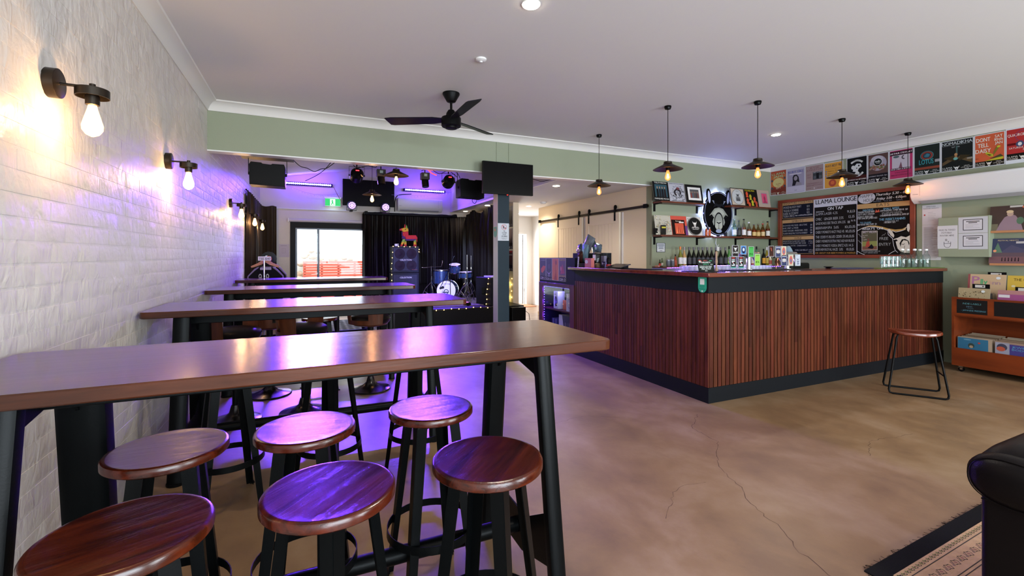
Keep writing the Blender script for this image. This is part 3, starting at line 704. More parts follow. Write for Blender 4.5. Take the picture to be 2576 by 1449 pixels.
def padded_stool(lab, loc, rotz, grp):
    t = thing('padded_stool', lab, 'stool', (0, 0, 0), grp, world=False)
    b = MB(); b.lathe([(.15, .70), (.185, .705), (.2, .725), (.205, .75), (.195, .772), (.17, .788), (.12, .80), (.05, .806), (.004, .808)], n=40); part('cushion', b, M_LEATH, t)
    b = MB(); b.lathe([(.06, .66), (.17, .685), (.185, .705), (.02, .705)], n=32); part('seat_shell', b, M_WALN, t)
    b = MB(); b.lathe([(.03, .28), (.03, .66), (.01, .66)], n=20); b.lathe([(.022, .06), (.022, .3), (.005, .3)], n=20); part('column', b, M_BLACK, t)
    b = MB(); b.lathe([(.2, 0), (.205, .008), (.2, .016), (.14, .03), (.08, .05), (.045, .08), (.032, .13), (.028, .14)], n=40); part('trumpet_base', b, pm('dark_chrome', (60, 58, 58), .22, metal=.9), t)
    b = MB(); n = 28; R = .215; H0, H1 = .735, .96; vs = []; fs = []
    def ang(i): return math.radians(-105+210*i/n)
    def P(i, z, r): a = ang(i); return (r*math.cos(a), r*math.sin(a), z)
    zs = [H0-.03, H0+.015, H0+.12, H1-.0]
    for rr, k in ((R, 0), (R+.012, 1)):
        for z in zs:
            for i in range(n+1): vs.append(P(i, z, rr+(z-H0)*.12))
    W = n+1
    keep = lambda i, r: not (r == 1 and (4 < i < 12 or 15 < i < 23))
    for r in range(3):
        for i in range(n):
            if keep(i, r):
                a = r*W+i; c = a+4*W
                fs.append((a, a+1, a+1+W, a+W)); fs.append((c, c+W, c+1+W, c+1))
                for (di, e0, e1) in ((i-1, a, a+W), (i+1, a+1, a+W+1)):
                    if di < 0 or di >= n or not keep(di, r): fs.append((e0, e1, e1+4*W, e0+4*W))
                for (dr, e0, e1) in ((r-1, a, a+1), (r+1, a+W, a+W+1)):
                    if dr < 0 or dr > 2 or not keep(i, dr): fs.append((e0, e1, e1+4*W, e0+4*W))
    b.add(vs, fs); part('backrest', b, M_WALN, t)
    t.location = loc; t.rotation_euler = (0, 0, rotz); return t
ps = padded_stool('padded black swivel stool with curved walnut back, left one beyond the second table', (-.57, 4.5, 0), math.radians(150), 'padded swivel stools with walnut backs')
index_kids()
for x, y, r, l in ((-.038, 4.5, 150, 'padded black swivel stool with curved walnut back, middle one beyond the second table'), (.60, 5.0, 190, 'padded black swivel stool with sheen on its seat, right one beyond the second table'), (-.36, 5.42-.2, 265, 'padded swivel stool with its back turned, near side of the third table'), (.35, 6.55, 80, 'padded swivel stool beyond the third table')):
    dup(ps, (x, y, 0), math.radians(r), l, 'padded swivel stools with walnut backs')
# metal rod stool by the crate
t = thing('rod_stool', 'low saddle-seat stool on black bent rod legs, by the bar front', 'stool', (5.68, 2.58, 0), world=False, rotz=math.radians(-55))
b = MB(); rings = []; m = 26
for q, z in [(.9, -.03), (1, -.018), (1.0, .0), (.98, .008), (.8, .002), (.5, -.004), (.05, -.006)]:
    ring = []
    for k in range(m):
        a = 2*PI*k/m; x = .215*q*math.copysign(abs(math.cos(a))**.75, math.cos(a)); y = .15*q*math.copysign(abs(math.sin(a))**.9, math.sin(a))
        ring.append(Vector((x, y, .622+z+.35*abs(x)**2)))
    rings.append(ring)
b.loft(rings); part('seat', b, M_TOP, t)
for s in (-1, 1):
    b = MB(); pts = []
    for px, pz in ((-.14, .61), (-.155, .57), (-.228, .045), (-.222, .018), (-.2, .0095), (.2, .0095), (.222, .018), (.228, .045), (.155, .57), (.14, .61)):
        pts.append((px, s*(.085+(.62-pz)*.12), pz))
    b.tube(pts, .0095, 10); part('leg_frame', b, M_BLACK, t)
b = MB(); b.cyl((.205, -.135, .22), (.205, .135, .22), .007, n=8); part('stretcher', b, M_BLACK, t)
# sofa, lower right
t = thing('leather_sofa', 'dark leather roll-arm sofa cut off at the right edge', 'sofa', (2.9, .2, .0085))
def padded(path, rad, n=28):
    b = MB(); b.tube(path, rad, n); return b
def roll(xs, cy, cz, hw, hh, n=36):
    """softly squared roll running along x; xs = (x, scale, lift)"""
    rings = []
    for x, k, up in xs:
        ring = []
        for i in range(n):
            g = 2*PI*i/n; c, s_ = math.cos(g), math.sin(g)
            ring.append(Vector((x, cy+hw*k*math.copysign(abs(c)**.8, c), cz+up+hh*k*math.copysign(abs(s_)**.85, s_))))
        rings.append(ring)
    b = MB(); b.loft(rings); return b
part('scroll_front', roll([(2.243, .35, 0), (2.249, .62, 0), (2.262, .86, 0), (2.285, .98, 0), (2.315, 1, 0), (2.345, .93, 0)], .742, .597, .135, .092), M_LEATH, t)
part('arm_roll', roll([(2.335, .88, .0), (2.36, .96, .008), (2.45, 1, .014), (2.7, 1, .02), (3.1, 1, .02)], .742, .597, .135, .092), M_LEATH, t)
b = MB(); b.tube([(2.262, .742+.135*.9*math.copysign(abs(math.cos(g))**.8, math.cos(g)), .597+.092*.9*math.copysign(abs(math.sin(g))**.85, math.sin(g))) for g in [2*PI*k/40 for k in range(41)]], .0022, 6); part('piping', b, M_LEATH, t)
b = MB(); b.box(2.278, 3.05, .635, .836, .065, .545); part('arm_panel', b, M_LEATH, t, bevel=.022, seg=4)
b = MB(); b.tube([(2.276, .83, .512), (2.276, .64, .512)], .003, 6); part('seam', b, M_LEATH, t)
part('back_roll', padded([(3.02, .70, .66), (3.02, .67, .66), (3.02, .6, .66), (3.02, -1.0, .66)], [.03, .08, .10, .10], 24), M_LEATH, t)
b = MB(); b.box(2.92, 3.12, -1.0, .63, .065, .62); part('back_panel', b, M_LEATH, t, bevel=.02, seg=3)
b = MB(); b.box(2.34, 2.915, -1.0, .63, .2, .42); part('seat_cushion', b, M_LEATH, t, bevel=.04, seg=4)
b = MB(); b.box(2.33, 2.915, -1.0, .632, .065, .2); part('base', b, M_LEATH, t, bevel=.01)
for x, y in ((2.38, .74), (2.9, .66), (2.38, -.92), (2.86, -.92)):
    b = MB(); b.cyl((x, y, .0085), (x, y, .07), .02, .028, n=14); part('foot', b, M_WALN, t)
# rug, lower right: black border, beige field with a drawn floral pattern
t = thing('patterned_rug', 'beige oriental rug with a black border, lower right corner', 'rug', (3.0, .2, 0))
rc0 = Vector((2.262, 1.212, 0)); ex = Vector((1, .045, 0)).normalized(); ey = Vector((.045, -1, 0)).normalized()
def R(a, c, z): p = rc0+ex*a+ey*c; return (p.x, p.y, z)
def rq(b, a0, a1, c0, c1, z, mi=None): b.add([R(a0, c0, z), R(a1, c0, z), R(a1, c1, z), R(a0, c1, z)], [(0, 1, 2, 3)], mi)
b = MB(); b.add([R(a, c, z) for z in (0, .007) for a, c in ((0, 0), (1.6, 0), (1.6, 2.3), (0, 2.3))], [(0, 1, 2, 3), (4, 5, 6, 7), (0, 4, 5, 1), (1, 5, 6, 2), (2, 6, 7, 3), (3, 7, 4, 0)])
part('border', b, pm('rug_black_pile', (22, 21, 20), .95, bump=.6, bscale=260), t, smooth=False)
b = MB(); rq(b, .075, 1.53, .075, 2.2, .0078); part('field', b, pm('rug_beige_pile', (188, 152, 112), .95, bump=.5, bscale=260, var=.12, vscale=18), t, smooth=False, norm=False)
b = MB(); rn = random.Random(4)
def rline(a0, c0, a1, c1, w=.004, mi=0):
    d = Vector((a1-a0, c1-c0)); n = Vector((-d.y, d.x)).normalized()*w/2
    b.add([R(a0+n.x, c0+n.y, .0082), R(a1+n.x, c1+n.y, .0082), R(a1-n.x, c1-n.y, .0082), R(a0-n.x, c0-n.y, .0082)], [(0, 1, 2, 3)], mi)
def rring(a, c, ra, rc_, w=.004, mi=0, n=14, wob=.0, rot=0):
    P = []
    for k in range(n):
        g = 2*PI*k/n; s = 1+wob*math.sin(g*6); x = ra*s*math.cos(g); y = rc_*s*math.sin(g)
        P.append((a+x*math.cos(rot)-y*math.sin(rot), c+x*math.sin(rot)+y*math.cos(rot)))
    for k in range(n): rline(*P[k], *P[(k+1) % n], w, mi)
def rdisc(a, c, r1, r2, mi, z=.0080, n=10): b.add([R(a+r1*math.cos(2*PI*k/n), c+r2*math.sin(2*PI*k/n), z) for k in range(n)], [tuple(range(n))], mi)
for off in (.115, .205, .22, .43, .445):
    rline(off, off, 1.53, off); rline(off, off, off, 2.2)
k = .09
while k < 1.5:      # small repeats in the guard bands, both sides
    for A in ((k, .092), (.092, k)):
        rdisc(A[0], A[1], .007, .009, 2); rring(A[0]+.012, A[1]+.004, .008, .006, .003, 0, 6)
    k += .032
k = .16
while k < 1.5:
    for i, A in enumerate(((k, .16), (.16, k))):
        if A[0] == A[1] and i: continue
        rring(A[0], A[1], .02, .014, .003, 0, 10, .25); rdisc(A[0], A[1], .009, .007, 1); rdisc(A[0]+.034, A[1]+.005, .005, .005, 3)
        rline(A[0]-.02, A[1]-.014, A[0]-.032, A[1]+.012, .003)
    k += .068
k = .33
j = 0
while k < 1.5:
    for i, A in enumerate(((k, .325), (.325, k))):
        if j == 0 and i: continue
        if j % 2 == 0: rring(*A, .07, .04, .006, 0, 20, .12, .5 if i else -.3); rring(*A, .035, .02, .004, 0, 12, .1); rdisc(*A, .02, .012, 1)
        else: rdisc(*A, .045, .04, 3); rring(*A, .03, .026, .003, 0, 10, .3)
        for s in (-1, 1): rdisc(A[0]+s*.05, A[1]+s*.055, .014, .01, 1); rdisc(A[0]-s*.055, A[1]+s*.045, .01, .012, 3)
    k += .15; j += 1
for q in range(60):
    a, c = rn.uniform(.5, 1.5), rn.uniform(.5, 2.1); rring(a, c, rn.uniform(.02, .05), rn.uniform(.02, .04), .004, 0, 12, .2); rdisc(a, c, .014, .012, rn.choice((1, 3)))
part('woven_pattern', b, [pm('rug_dark_thread', (52, 44, 36), .95), pm('rug_rose_thread', (150, 106, 84), .95), pm('rug_gold_thread', (120, 112, 66), .95), pm('rug_mauve_thread', (138, 108, 96), .95)], t, smooth=False, norm=False)
b = MB(); rn = random.Random(9)
for q in range(90):
    a = rn.uniform(0, 1.5); p = R(a, 0, .004); e = R(a+rn.uniform(-.02, .02), -rn.uniform(.006, .022), .003); b.tube([p, e], .0009, 3, False)
    p = R(0, a, .004); e = R(-rn.uniform(.004, .016), a+rn.uniform(-.015, .015), .003); b.tube([p, e], .0009, 3, False)
part('frayed_threads', b, MAT['rug_black_pile'], t, stuff=True, smooth=False)
# patterned rug in front of the stage
b = MB(); b.box(-.1, 1.32, 8.5, 10.6, 0, .008)
t = tag(part('stage_rug', b, pm('grey_rug', (96, 98, 112), .95, bump=.5, bscale=200, var=.4, vscale=7), smooth=False), 'grey patterned rug on the floor left of the stage, seen between table legs', 'rug')
b = MB()
for i in range(12):
    for j in range(16): x = -.03+i*.12; y = 8.58+j*.13; b.add([(x-.04, y, .0085), (x, y-.045, .0085), (x+.04, y, .0085), (x, y+.045, .0085)], [(0, 1, 2, 3)])
part('lozenge_pattern', b, pm('rug_pale', (170, 172, 186), .95), t, smooth=False, norm=False)
# ================================================================== bar
XC, YC = 3.472, 3.189          # slat faces
t = thing('bar_counter', 'L-shaped bar faced with upright reddish timber slats', 'bar counter', ((XC+XM)/2, (YC+5.6)/2, 0))
YE = 5.57; XE = XM-.002
b = MB(); b.prism([(XC+.02, YC+.02), (XE, YC+.02), (XE, YC+.09), (XC+.09, YC+.09), (XC+.09, YE), (XC+.02, YE)], 'z', .02, 1.04); part('carcass', b, pm('bar_shadow_board', (24, 18, 16), .7), t, smooth=False)
b = MB(); b.prism([(XC, YC), (XE, YC), (XE, YC+.019), (XC+.019, YC+.019), (XC+.019, YE), (XC, YE)], 'z', 0, .148); part('kickboard', b, M_DKPAN, t, smooth=False)
b = MB(); b.prism([(XC+.004, YC+.004), (XE, YC+.004), (XE, YC+.1), (XC+.1, YC+.1), (XC+.1, YE+.0), (XC+.004, YE+.0)], 'z', 1.052, 1.205); part('fascia', b, M_DKPAN, t, smooth=False)
b = MB(); o = .042
b.prism([(XC-o, YC-o), (XE, YC-o), (XE, 3.69), (3.87, 3.69), (3.87, 5.572), (XC+.003, 5.572), (XC+.003, 5.70), (XC-o, 5.70)], 'z', 1.205, 1.246); part('countertop', b, M_TOP, t, bevel=.006)
ox, oy, oz = OFF[t.name]
def slat_mesh(h, ax):
    b = MB(); w = .0425
    if ax == 'y': b.box(-.0, .0195, -w/2, w/2, 0, h)
    else: b.box(-w/2, w/2, -.0, .0195, 0, h)
    me = meshof('slat', b, M_SLAT, smooth=False); return me
cache = {}
rs = random.Random(12)
def slat(x, y, z, h, ax):
    h = round(h, 2); k = (h, ax)
    if k not in cache: cache[k] = slat_mesh(h, ax)
    o = bpy.data.objects.new('slat', cache[k]); COL.objects.link(o); o.parent = t
    o.location = (x-ox, y-oy, z-oz); return o
P0, P1 = .15, 1.052
def column(x, y, ax):
    r = rs.random()
    if r < .22:
        c = round(rs.uniform(.2, .72), 2); slat(x, y, P0, c, ax); slat(x, y, P0+c, .9-c, ax)
    else: slat(x, y, P0, .90, ax)
n = 46; pt = (YE-YC)/n
for i in range(n): column(XC, YC+pt*(i+.5)+(.0), 'y')
m = int((XE-XC)/.0535); ptx = (XE-.03-XC)/m
for i in range(m): column(XC+.012+ptx*(i+.5), YC, 'x')
# display cabinet at the left end of the bar
t = thing('display_cabinet', 'charcoal cabinet with blue-lit glass case at the left end of the bar', 'cabinet', (XC+.2, 6.1, 0))
Y0, Y1 = 5.575, 6.66; X0 = XC+.004; X1 = XC+.42; za, zb = .10, .93; ya, yb = 5.70, 6.55
b = MB(); b.box(X0, X1, Y0, Y1, .96, 1.376); b.box(X0, X1, Y0, Y1, 0, .06); b.box(X1-.02, X1, Y0, Y1, .06, .96); b.box(X0+.02, X1, Y0, Y0+.03, .06, .96); b.box(X0+.02, X1, Y1-.03, Y1, .06, .96)
b.box(X0+.05, X1, Y0, Y0+.13, 1.377, 1.445); part('carcass', b, M_DKPAN, t, smooth=False)
b = MB(); M_CABT = wood('cabinet_timber', (62, 20, 26), (92, 36, 40), axis=2, rough=.45, coat=0, scale=3)
b.box(X0-.012, X0+.02, ya-.12, ya, .0, .985); b.box(X0-.012, X0+.02, yb, Y1, .0, .985); b.box(X0-.012, X0+.02, ya, yb, zb, .985); b.box(X0-.012, X0+.02, ya, yb, 0, za); part('door_frame', b, M_CABT, t, bevel=.003)
b = MB(); b.box(X0+.002, X0+.006, ya, yb, za, zb); part('glass_pane', b, M_PANE, t, smooth=False)
b = MB(); b.box(X0+.03, X1-.02, ya-.09, yb+.07, .555, .575); part('shelf', b, M_CABT, t, smooth=False)
b = MB()
for k in range(20): b.ball((X0+.022, yb-.012, zb-.03-k*.04), .006, 8, 5)
for k in range(20): b.ball((X0+.022, yb-.03-k*.041, zb-.012), .003, 6, 4)
part('led_strip', b, M_LEDB, t, stuff=True)
for z in (.86, .66, .45, .25): light('POINT', 'cabinet_led', (X0+.05, yb-.04, z), 2.2, BLUE, shadow_soft_size=.02)
light('POINT', 'cabinet_led', (X0+.06, 6.1, .88), 2.5, (.35, .3, 1), shadow_soft_size=.02)
def boxitem(name, lab, cat, x0, x1, y0, y1, z0, z1, col, art=None, grp='boxed goods in the display cabinet'):
    b = MB(); b.box(x0, x1, y0, y1, z0, z1); o = tag(part(name, b, pm('carton_'+col, hexc(col), .5), bevel=.002), lab, cat, grp)
    if art:
        p = Print('x', x0-.0008, t=0).frame(y1, z0, y0, z1); art(p); p.build('printed_front', o)
    return o
def hp(p): p.rect(.1, .8, .5, .84, '888888'); p.ell(.55, .42, .3, .3, '1a1a1a', 18); p.ell(.55, .42, .2, .2, '303030', 16); p.rect(.5, .6, .6, .95, '1a1a1a')
boxitem('headphone_box', 'white carton with a black headphone picture in the upper cabinet shelf', 'box', 3.56, 3.68, 6.20, 6.34, .576, .85, 'dcdce2', hp)
boxitem('pickup_box', 'white carton hung with round outline print, right side of the upper cabinet shelf', 'box', 3.53, 3.63, 5.76, 5.90, .576, .84, 'd8d8de', lambda p: (p.ring(.6, .45, .34, .25, .03, '55555c'), p.rect(.12, .75, .4, .95, 'f4f4f4')))
boxitem('orange_box', 'orange carton under the dark bag in the upper cabinet shelf', 'box', 3.60, 3.74, 5.97, 6.12, .576, .72, 'd06a48')
boxitem('small_white_box', 'narrow white carton behind the headphone carton', 'box', 3.72, 3.82, 6.36, 6.45, .576, .80, 'd0d2dc')
boxitem('speaker_box', 'large white and charcoal carton with a curved line on the lower cabinet shelf', 'box', 3.54, 3.74, 5.80, 6.14, .10, .50, 'd4d4dc', lambda p: (p.poly([(.3, 1), (1, 1), (1, .4), (.55, .05)], '3a3c48'), p.ring(.75, .75, .2, .4, .02, 'c8c8c0', 20, PI, 2*PI), p.text('audio', .2, .42, .1, '202020', w=.3)))
for k in range(6):
    b = MB(); b.box(3.55, 3.85, 6.22+k*.028, 6.235+k*.028, .10, .42); tag(part('record_sleeve', b, pm('sleeve_%d' % (k % 3), ((60, 56, 120), (110, 106, 160), (40, 36, 70))[k % 3], .5), smooth=False), 'record sleeve standing on edge in the lower left of the blue cabinet', 'record', 'record sleeves in the blue cabinet')
b = MB(); b.ball((3.66, 6.04, .785), (.06, .07, .06), 16, 10); b.box(3.62, 3.7, 5.97, 6.1, .724, .78); tag(part('dark_pouch', b, M_PLBLK), 'black rounded pouch on the orange carton in the blue cabinet', 'pouch')
# four gig posters on the panel above the glass case
def poster4(lab, x0, x1, f):
    p = Print('x', XC+.0036, t=.0015); y0 = on(x0, 670, 'x', XC).y; y1 = on(x1, 670, 'x', XC).y
    p.frame(y0, 1.025+.0*(y0), y1, 1.37, 'b8b4b8'); f(p); return tag(p.build('gig_poster'), lab, 'poster', 'gig posters on the display cabinet')
def foot(p, h='e8e8e8', bg='161616', y=.16):
    if bg: p.rect(0.02, .015, .98, y, bg)
    p.text('LLAMA', .06, y*.55, y*.28, h, w=.3, al='l'); p.text('LOUNGE', .06, y*.17, y*.28, h, w=.3, al='l')
    llama_icon(p, .49, y*.5, y*.4, h, bg or '202020', 1.35)
    p.text('VINYL', .8, y*.66, y*.17, h, w=.18); p.text('LIVE MUSIC', .8, y*.4, y*.17, h, w=.34); p.text('BAR', .8, y*.14, y*.17, h, w=.12)
poster4('dark poster with an orange-red shape, leftmost of four above the blue-lit case', 1358.5, 1373, lambda p: (p.rect(.03, .02, .97, .98, '34303a'), p.poly([(.15, .5), (.55, .65), (.95, .62), (.8, .45), (.4, .3), (.2, .35)], 'c0502e'), p.text('SOUNDING', .5, .88, .05, 'a8a4a8', w=.8), foot(p)))
poster4('slate poster with pale wing shape, second from left above the blue-lit case', 1373.5, 1388, lambda p: (p.rect(.03, .02, .97, .98, '2c2c38'), p.poly([(.1, .4), (.5, .3), (.9, .42), (.5, .22)], '9a86b0'), p.ell(.5, .62, .2, .12, '403c50'), p.text('SUN', .5, .16, .05, 'c8c0d0', w=.4), foot(p, bg='1c1c26', y=.13)))
poster4('orange poster, third from left above the blue-lit case', 1388.5, 1405, lambda p: (p.rect(.03, .02, .97, .98, 'c26a34'), p.poly([(.3, .02), (.6, .5), (.75, .02)], '9a3c28'), p.rect(.5, .2, .56, .95, 'a44e2a'), p.ell(.6, .8, .15, .1, '8c4630')))
poster4('magenta and grey poster with yellow lettering, rightmost of four above the blue-lit case', 1405.5, 1423, lambda p: (p.rect(.03, .02, .97, .98, '5c4058'), p.poly([(.2, .3), (.5, .75), (.85, .35)], 'a0365c'), p.ell(.3, .55, .08, .1, 'c86a80'), p.ell(.6, .5, .06, .15, '8c3038'), p.text('THE NIGHT OWLS', .5, .9, .05, 'd8c040', w=.86), p.text('SAVE THE DATE', .5, .2, .05, 'd8c040', w=.86), foot(p)))
# green tag sign near the bar corner
p = Print('x', XC+.0035, t=.003); y0 = on(1756, 700, 'x', XC).y; y1 = on(1777, 700, 'x', XC).y; z1 = 1.2; z0 = 1.052
p.frame(y0, z0, y1, z1); pts = [(0, 1), (0, .35)]+[(.5-.5*math.cos(k*PI/12), .35-.35*math.sin(k*PI/12)) for k in range(1, 12)]+[(1, .35), (1, 1)]
P2 = [p.uv(*q) for q in pts]; p.mb.prism([(a, c) for a, c in P2], 'x', XC+.0005, XC+.0035, p.col('2aa486')); p.k = .003
p.rect(.24, .53, .76, .9, 'e4e8e6'); p.text('Review', .5, .4, .06, '0c3a30', w=.55); p.text('us on', .5, .31, .055, '0c3a30', w=.36); p.text('Tripadvisor', .5, .21, .06, '0c3a30', w=.8); p.ell(.5, .1, .09, .05, 'd8e4e0')
tag(p.build('review_tag'), 'green round-ended tag sign on the dark fascia beside the bar corner', 'sign')
# ================================================================== back bar wall
WB = YB-.001
b = MB(); b.box(XW+.03, 7.62, 5.08, WB-.001, 0, 1.05); b.box(XW+.02, 7.64, 5.06, WB-.001, 1.05, 1.075, 1)
tag(part('back_counter', b, [M_DKPAN, pm('steel_bench', (150, 152, 156), .3, metal=.8)], smooth=False), 'long low back counter under the bottle shelf behind the bar', 'counter')
b = MB(); b.box(XW+.005, 7.66, 5.36, WB-.001, 1.215, 1.238)
bs = tag(part('bottle_shelf', b, M_SHELF, bevel=.003), 'long reddish timber shelf behind the bar carrying the wine bottles', 'shelf')
b = MB()
for k in range(52): b.box(5.08+k*.048, 5.10+k*.048, 5.352, 5.359, 1.218, 1.228)
part('led_strip', b, M_LEDB, bs, stuff=True)
for x in (5.5, 6.6): light('AREA', 'shelf_led', (x, 5.33, 1.22), 12, (.3, .2, 1), (math.radians(20), 0, 0), shape='RECTANGLE', size=1.1, size_y=.03)
b = MB(); b.box(3.93, 5.25, 3.74, 4.10, 0, 1.165); b.box(3.93, 5.25, 4.09, 4.10, 1.165, 1.20); gr = tag(part('glass_rack', b, M_DKPAN, smooth=False), 'under-bar cabinet whose top holds the blue-lit rows of upturned glasses', 'cabinet')
b = MB()
for q in range(26): b.box(3.95+q*.05, 3.97+q*.05, 4.082, 4.089, 1.175, 1.185)
part('led_strip', b, M_LEDB, gr, stuff=True)
for x in (4.25, 4.9): light('AREA', 'rack_led', (x, 4.12, 1.36), 4, (.22, .12, 1), (math.radians(-25), 0, 0), shape='RECTANGLE', size=.6, size_y=.02)
b = MB(); b.lathe([(.036, 0), (.031, .03), (.030, .12), (.004, .124)], n=14, caps=False)
gm = meshof('upturned_glass', b, M_WET)
lab = 'upturned clear glass in the blue-lit rows just behind the bar top'
k = 0
for i in range(22):
    for j in range(4):
        o = bpy.data.objects.new('upturned_glass', gm); COL.objects.link(o); o.location = (3.965+i*.0565+random.uniform(-.003, .003), 3.80+j*.074, 1.1705)
        tag(o, lab, 'glass', 'upturned glasses behind the bar top')
def bottle(name, lab, x, y, z, h, r, glassc, capc, labc=None, liquid=None, grp=None, neck=.36, lz=(.12, .45), clear=False, capr=None, s=1):
    t = thing(name, lab, 'bottle', (x, y, z), grp, world=False)
    sh = h*(1-neck); nr = r*.36
    b = MB(); b.lathe([(r*.9, 0), (r, .008), (r, sh*.78), (r*.86, sh*.9), (nr*1.25, sh+(h-sh)*.25), (nr, sh+(h-sh)*.45), (nr, h*.985)], n=16)
    gmat = glass('bottle_glass_'+glassc, hexc(glassc), ior=1.5) if clear else pm('bottle_'+glassc, hexc(glassc), .12, coat=.4)
    part('glass_body', b, gmat, t)
    if clear and liquid:
        b = MB(); b.lathe([(r*.86, .01), (r*.92, .014), (r*.92, sh*.72), (r*.8, sh*.8)], n=14); part('spirit', b, pm('spirit_'+liquid, hexc(liquid), .2), t)
    b = MB(); cr = capr or nr*1.12; b.lathe([(cr, h*.84 if not clear else h*.93), (cr*1.02, h), (cr*.4, h*1.002)], n=14); part('cap', b, pm('cap_'+capc, hexc(capc), .4), t)
    if labc:
        b = MB(); n = 14; rg = []
        for zz in (lz[0]*h, lz[1]*h): rg.append([Vector(((r+.0012)*math.cos(PI+PI*k/n), (r+.0012)*math.sin(PI+PI*k/n), zz)) for k in range(n+1)])
        b.loft(rg, closed=False, caps=False); lb = part('paper_label', b, pm('label_'+labc, hexc(labc), .55), t)
        b = MB(); q = -(r+.0028); lw = r*.5; zc = (lz[0]+lz[1])/2*h
        for dz in (.03, -.0, -.02): b.box(-lw*.6, lw*.6, q, q+.001, zc+dz, zc+dz+.004)
        part('label_print', b, pm('label_ink', (70, 66, 66), .6), lb, smooth=False)
    return t
def bx(px, y): return on(px, 660, 'y', y).x
zs = 1.2385
bottle('wine_bottle', 'green-gold white wine bottle with an orange capsule behind the bar', bx(1711, 5.52), 5.52, zs, .315, .036, '6c7020', 'e07a28', 'e8e6ea', neck=.38)
bottle('wine_bottle', 'pale rose wine bottle with a grey capsule beside the orange-capped one', bx(1721, 5.52), 5.52, zs, .31, .035, 'b08a58', '8c8484', 'e8e6ea', neck=.38)
index_kids(); w0 = bottle('wine_bottle', 'first dark wine bottle, next to the rose one, in the row behind the bar', bx(1733.5, 5.52), 5.52, zs, .31, .036, '0e100c', '5a565c', '3a3a44', grp='dark wine bottles in a row', neck=.38)
index_kids()
for px, w_ in zip((1745, 1757, 1767.5, 1779, 1790, 1800.5, 1812.5, 1825), 'second third fourth fifth sixth seventh eighth last'.split()): dup(w0, (bx(px, 5.52), 5.52, zs), label='%s dark wine bottle counting from the left of the row behind the bar' % w_)
bottle('sauce_bottle', 'small amber bottle with black cap left of the white wine', bx(1699, 5.5), 5.5, zs, .19, .024, '9a3c18', '18181a', 'b0482a')
bottle('sauce_bottle', 'tiny dark bottle with red label at the left end of the bottle shelf', bx(1660, 5.5), 5.5, zs, .11, .018, '2c3018', '202020', 'b83420')
bottle('sauce_bottle', 'tiny green bottle with pale label beside the red-labelled one', bx(1665.5, 5.52), 5.52, zs, .13, .016, '3c5428', '26381c', 'c8c0b0')
for px, l in ((1681, 'silver can, left of a pair on the bottle shelf'), (1691.5, 'silver can, right of a pair on the bottle shelf')):
    t = thing('drink_can', l, 'can', (bx(px, 5.48), 5.48, zs), world=False); b = MB(); b.lathe([(.027, 0), (.031, .008), (.031, .105), (.027, .115)], n=20); part('can_body', b, pm('can_silver', (150, 154, 162), .3, metal=.7), t)
    b = MB(); b.lathe([(.0315, .03), (.0315, .09)], n=20, caps=False); part('can_print', b, pm('can_print', (96, 100, 112), .4), t)
b = MB(); b.lathe([(.035, 0), (.04, .02), (.03, .02)], (bx(1654, 5.5), 5.5, zs), 18); tag(part('small_dish', b, pm('dish', (190, 130, 100), .5)), 'small tan dish at the left end of the bottle shelf', 'dish')
bottle('liquor_bottle', 'green bottle with pourer just left of the tap badges', bx(1834, 5.5), 5.5, zs, .33, .03, '3c7a34', '1c2018', '9ac060')
for px, h, gc, cc, lc, l in ((1903, .33, '2c6a44', '181818', 'd0d0cc', 'green bottle with black pourer behind the tap badges'), (1921, .29, '14120e', '101010', 'd89a28', 'dark bottle with an amber label right of the green badges'), (1929, .32, '8a7a20', 'c8c4c8', 'c0a040', 'olive bottle with white cap right of the amber-labelled one'), (1937, .2, 'c8b8a0', 'c0c0c4', 'a84838', 'short pale bottle in front of the round fan ornament'), (1893, .3, 'b03424', 'd04030', 'e0d0c0', 'red-capped bottle behind the green badges')):
    bottle('liquor_bottle', l, bx(px, 5.5), 5.5, zs, h, .032, gc, cc, lc)
# four album shelves
def shelf(x0, x1, z, lab, bx_):
    t = thing('wall_shelf', lab, 'shelf', ((x0+x1)/2, WB, z), 'timber shelves on brackets')
    b = MB(); b.box(x0, x1, WB-.2, WB-.001, z-.028, z); part('board', b, M_SHELF, t, bevel=.003)
    for x in bx_:
        b = MB(); b.prism([(WB-.17, z-.028), (WB-.001, z-.028), (WB-.001, z-.15), (WB-.02, z-.15), (WB-.02, z-.045), (WB-.17, z-.04)], 'x', x-.014, x+.014); part('bracket', b, M_BLACK, t, smooth=False)
YS = WB-.2
def sx(px, y=YS): return on(px, 560, 'y', y).x
zt, zl = 2.262, 1.735
shelf(XW+.012, sx(1773), zt, 'upper left shelf with two albums and a framed photo', (XW+.04, sx(1752, WB)))
shelf(sx(1840), XM-.02, zt, 'upper right shelf with three album covers', (sx(1849, WB), sx(1935, WB)))
shelf(XW+.012, sx(1795), zl, 'lower left shelf with albums, orange bottles and a round cover', (XW+.04, sx(1752, WB)))
shelf(sx(1816), XM-.02, zl, 'lower right shelf crowded with spirit bottles', (sx(1849, WB), sx(1935, WB)))
LEAN = .17
def album(lab, px0, px1, z, f, h=.312, name='record_sleeve', cat='record', y=YS+.03, grp='covers leaning on the shelves', tck=.004):
    """square cover leaning back against the wall, left/right edges at pixel columns"""
    x0 = on(px0, 560, 'y', y).x; x1 = on(px1, 560, 'y', y).x
    if x1-x0 > h+.06: pass
    p = Print('y', y, t=tck).frame(x0, z+.0005, x1, z+h, '8c8880'); f(p); return tag(p.build(name, lean=LEAN), lab, cat, grp)
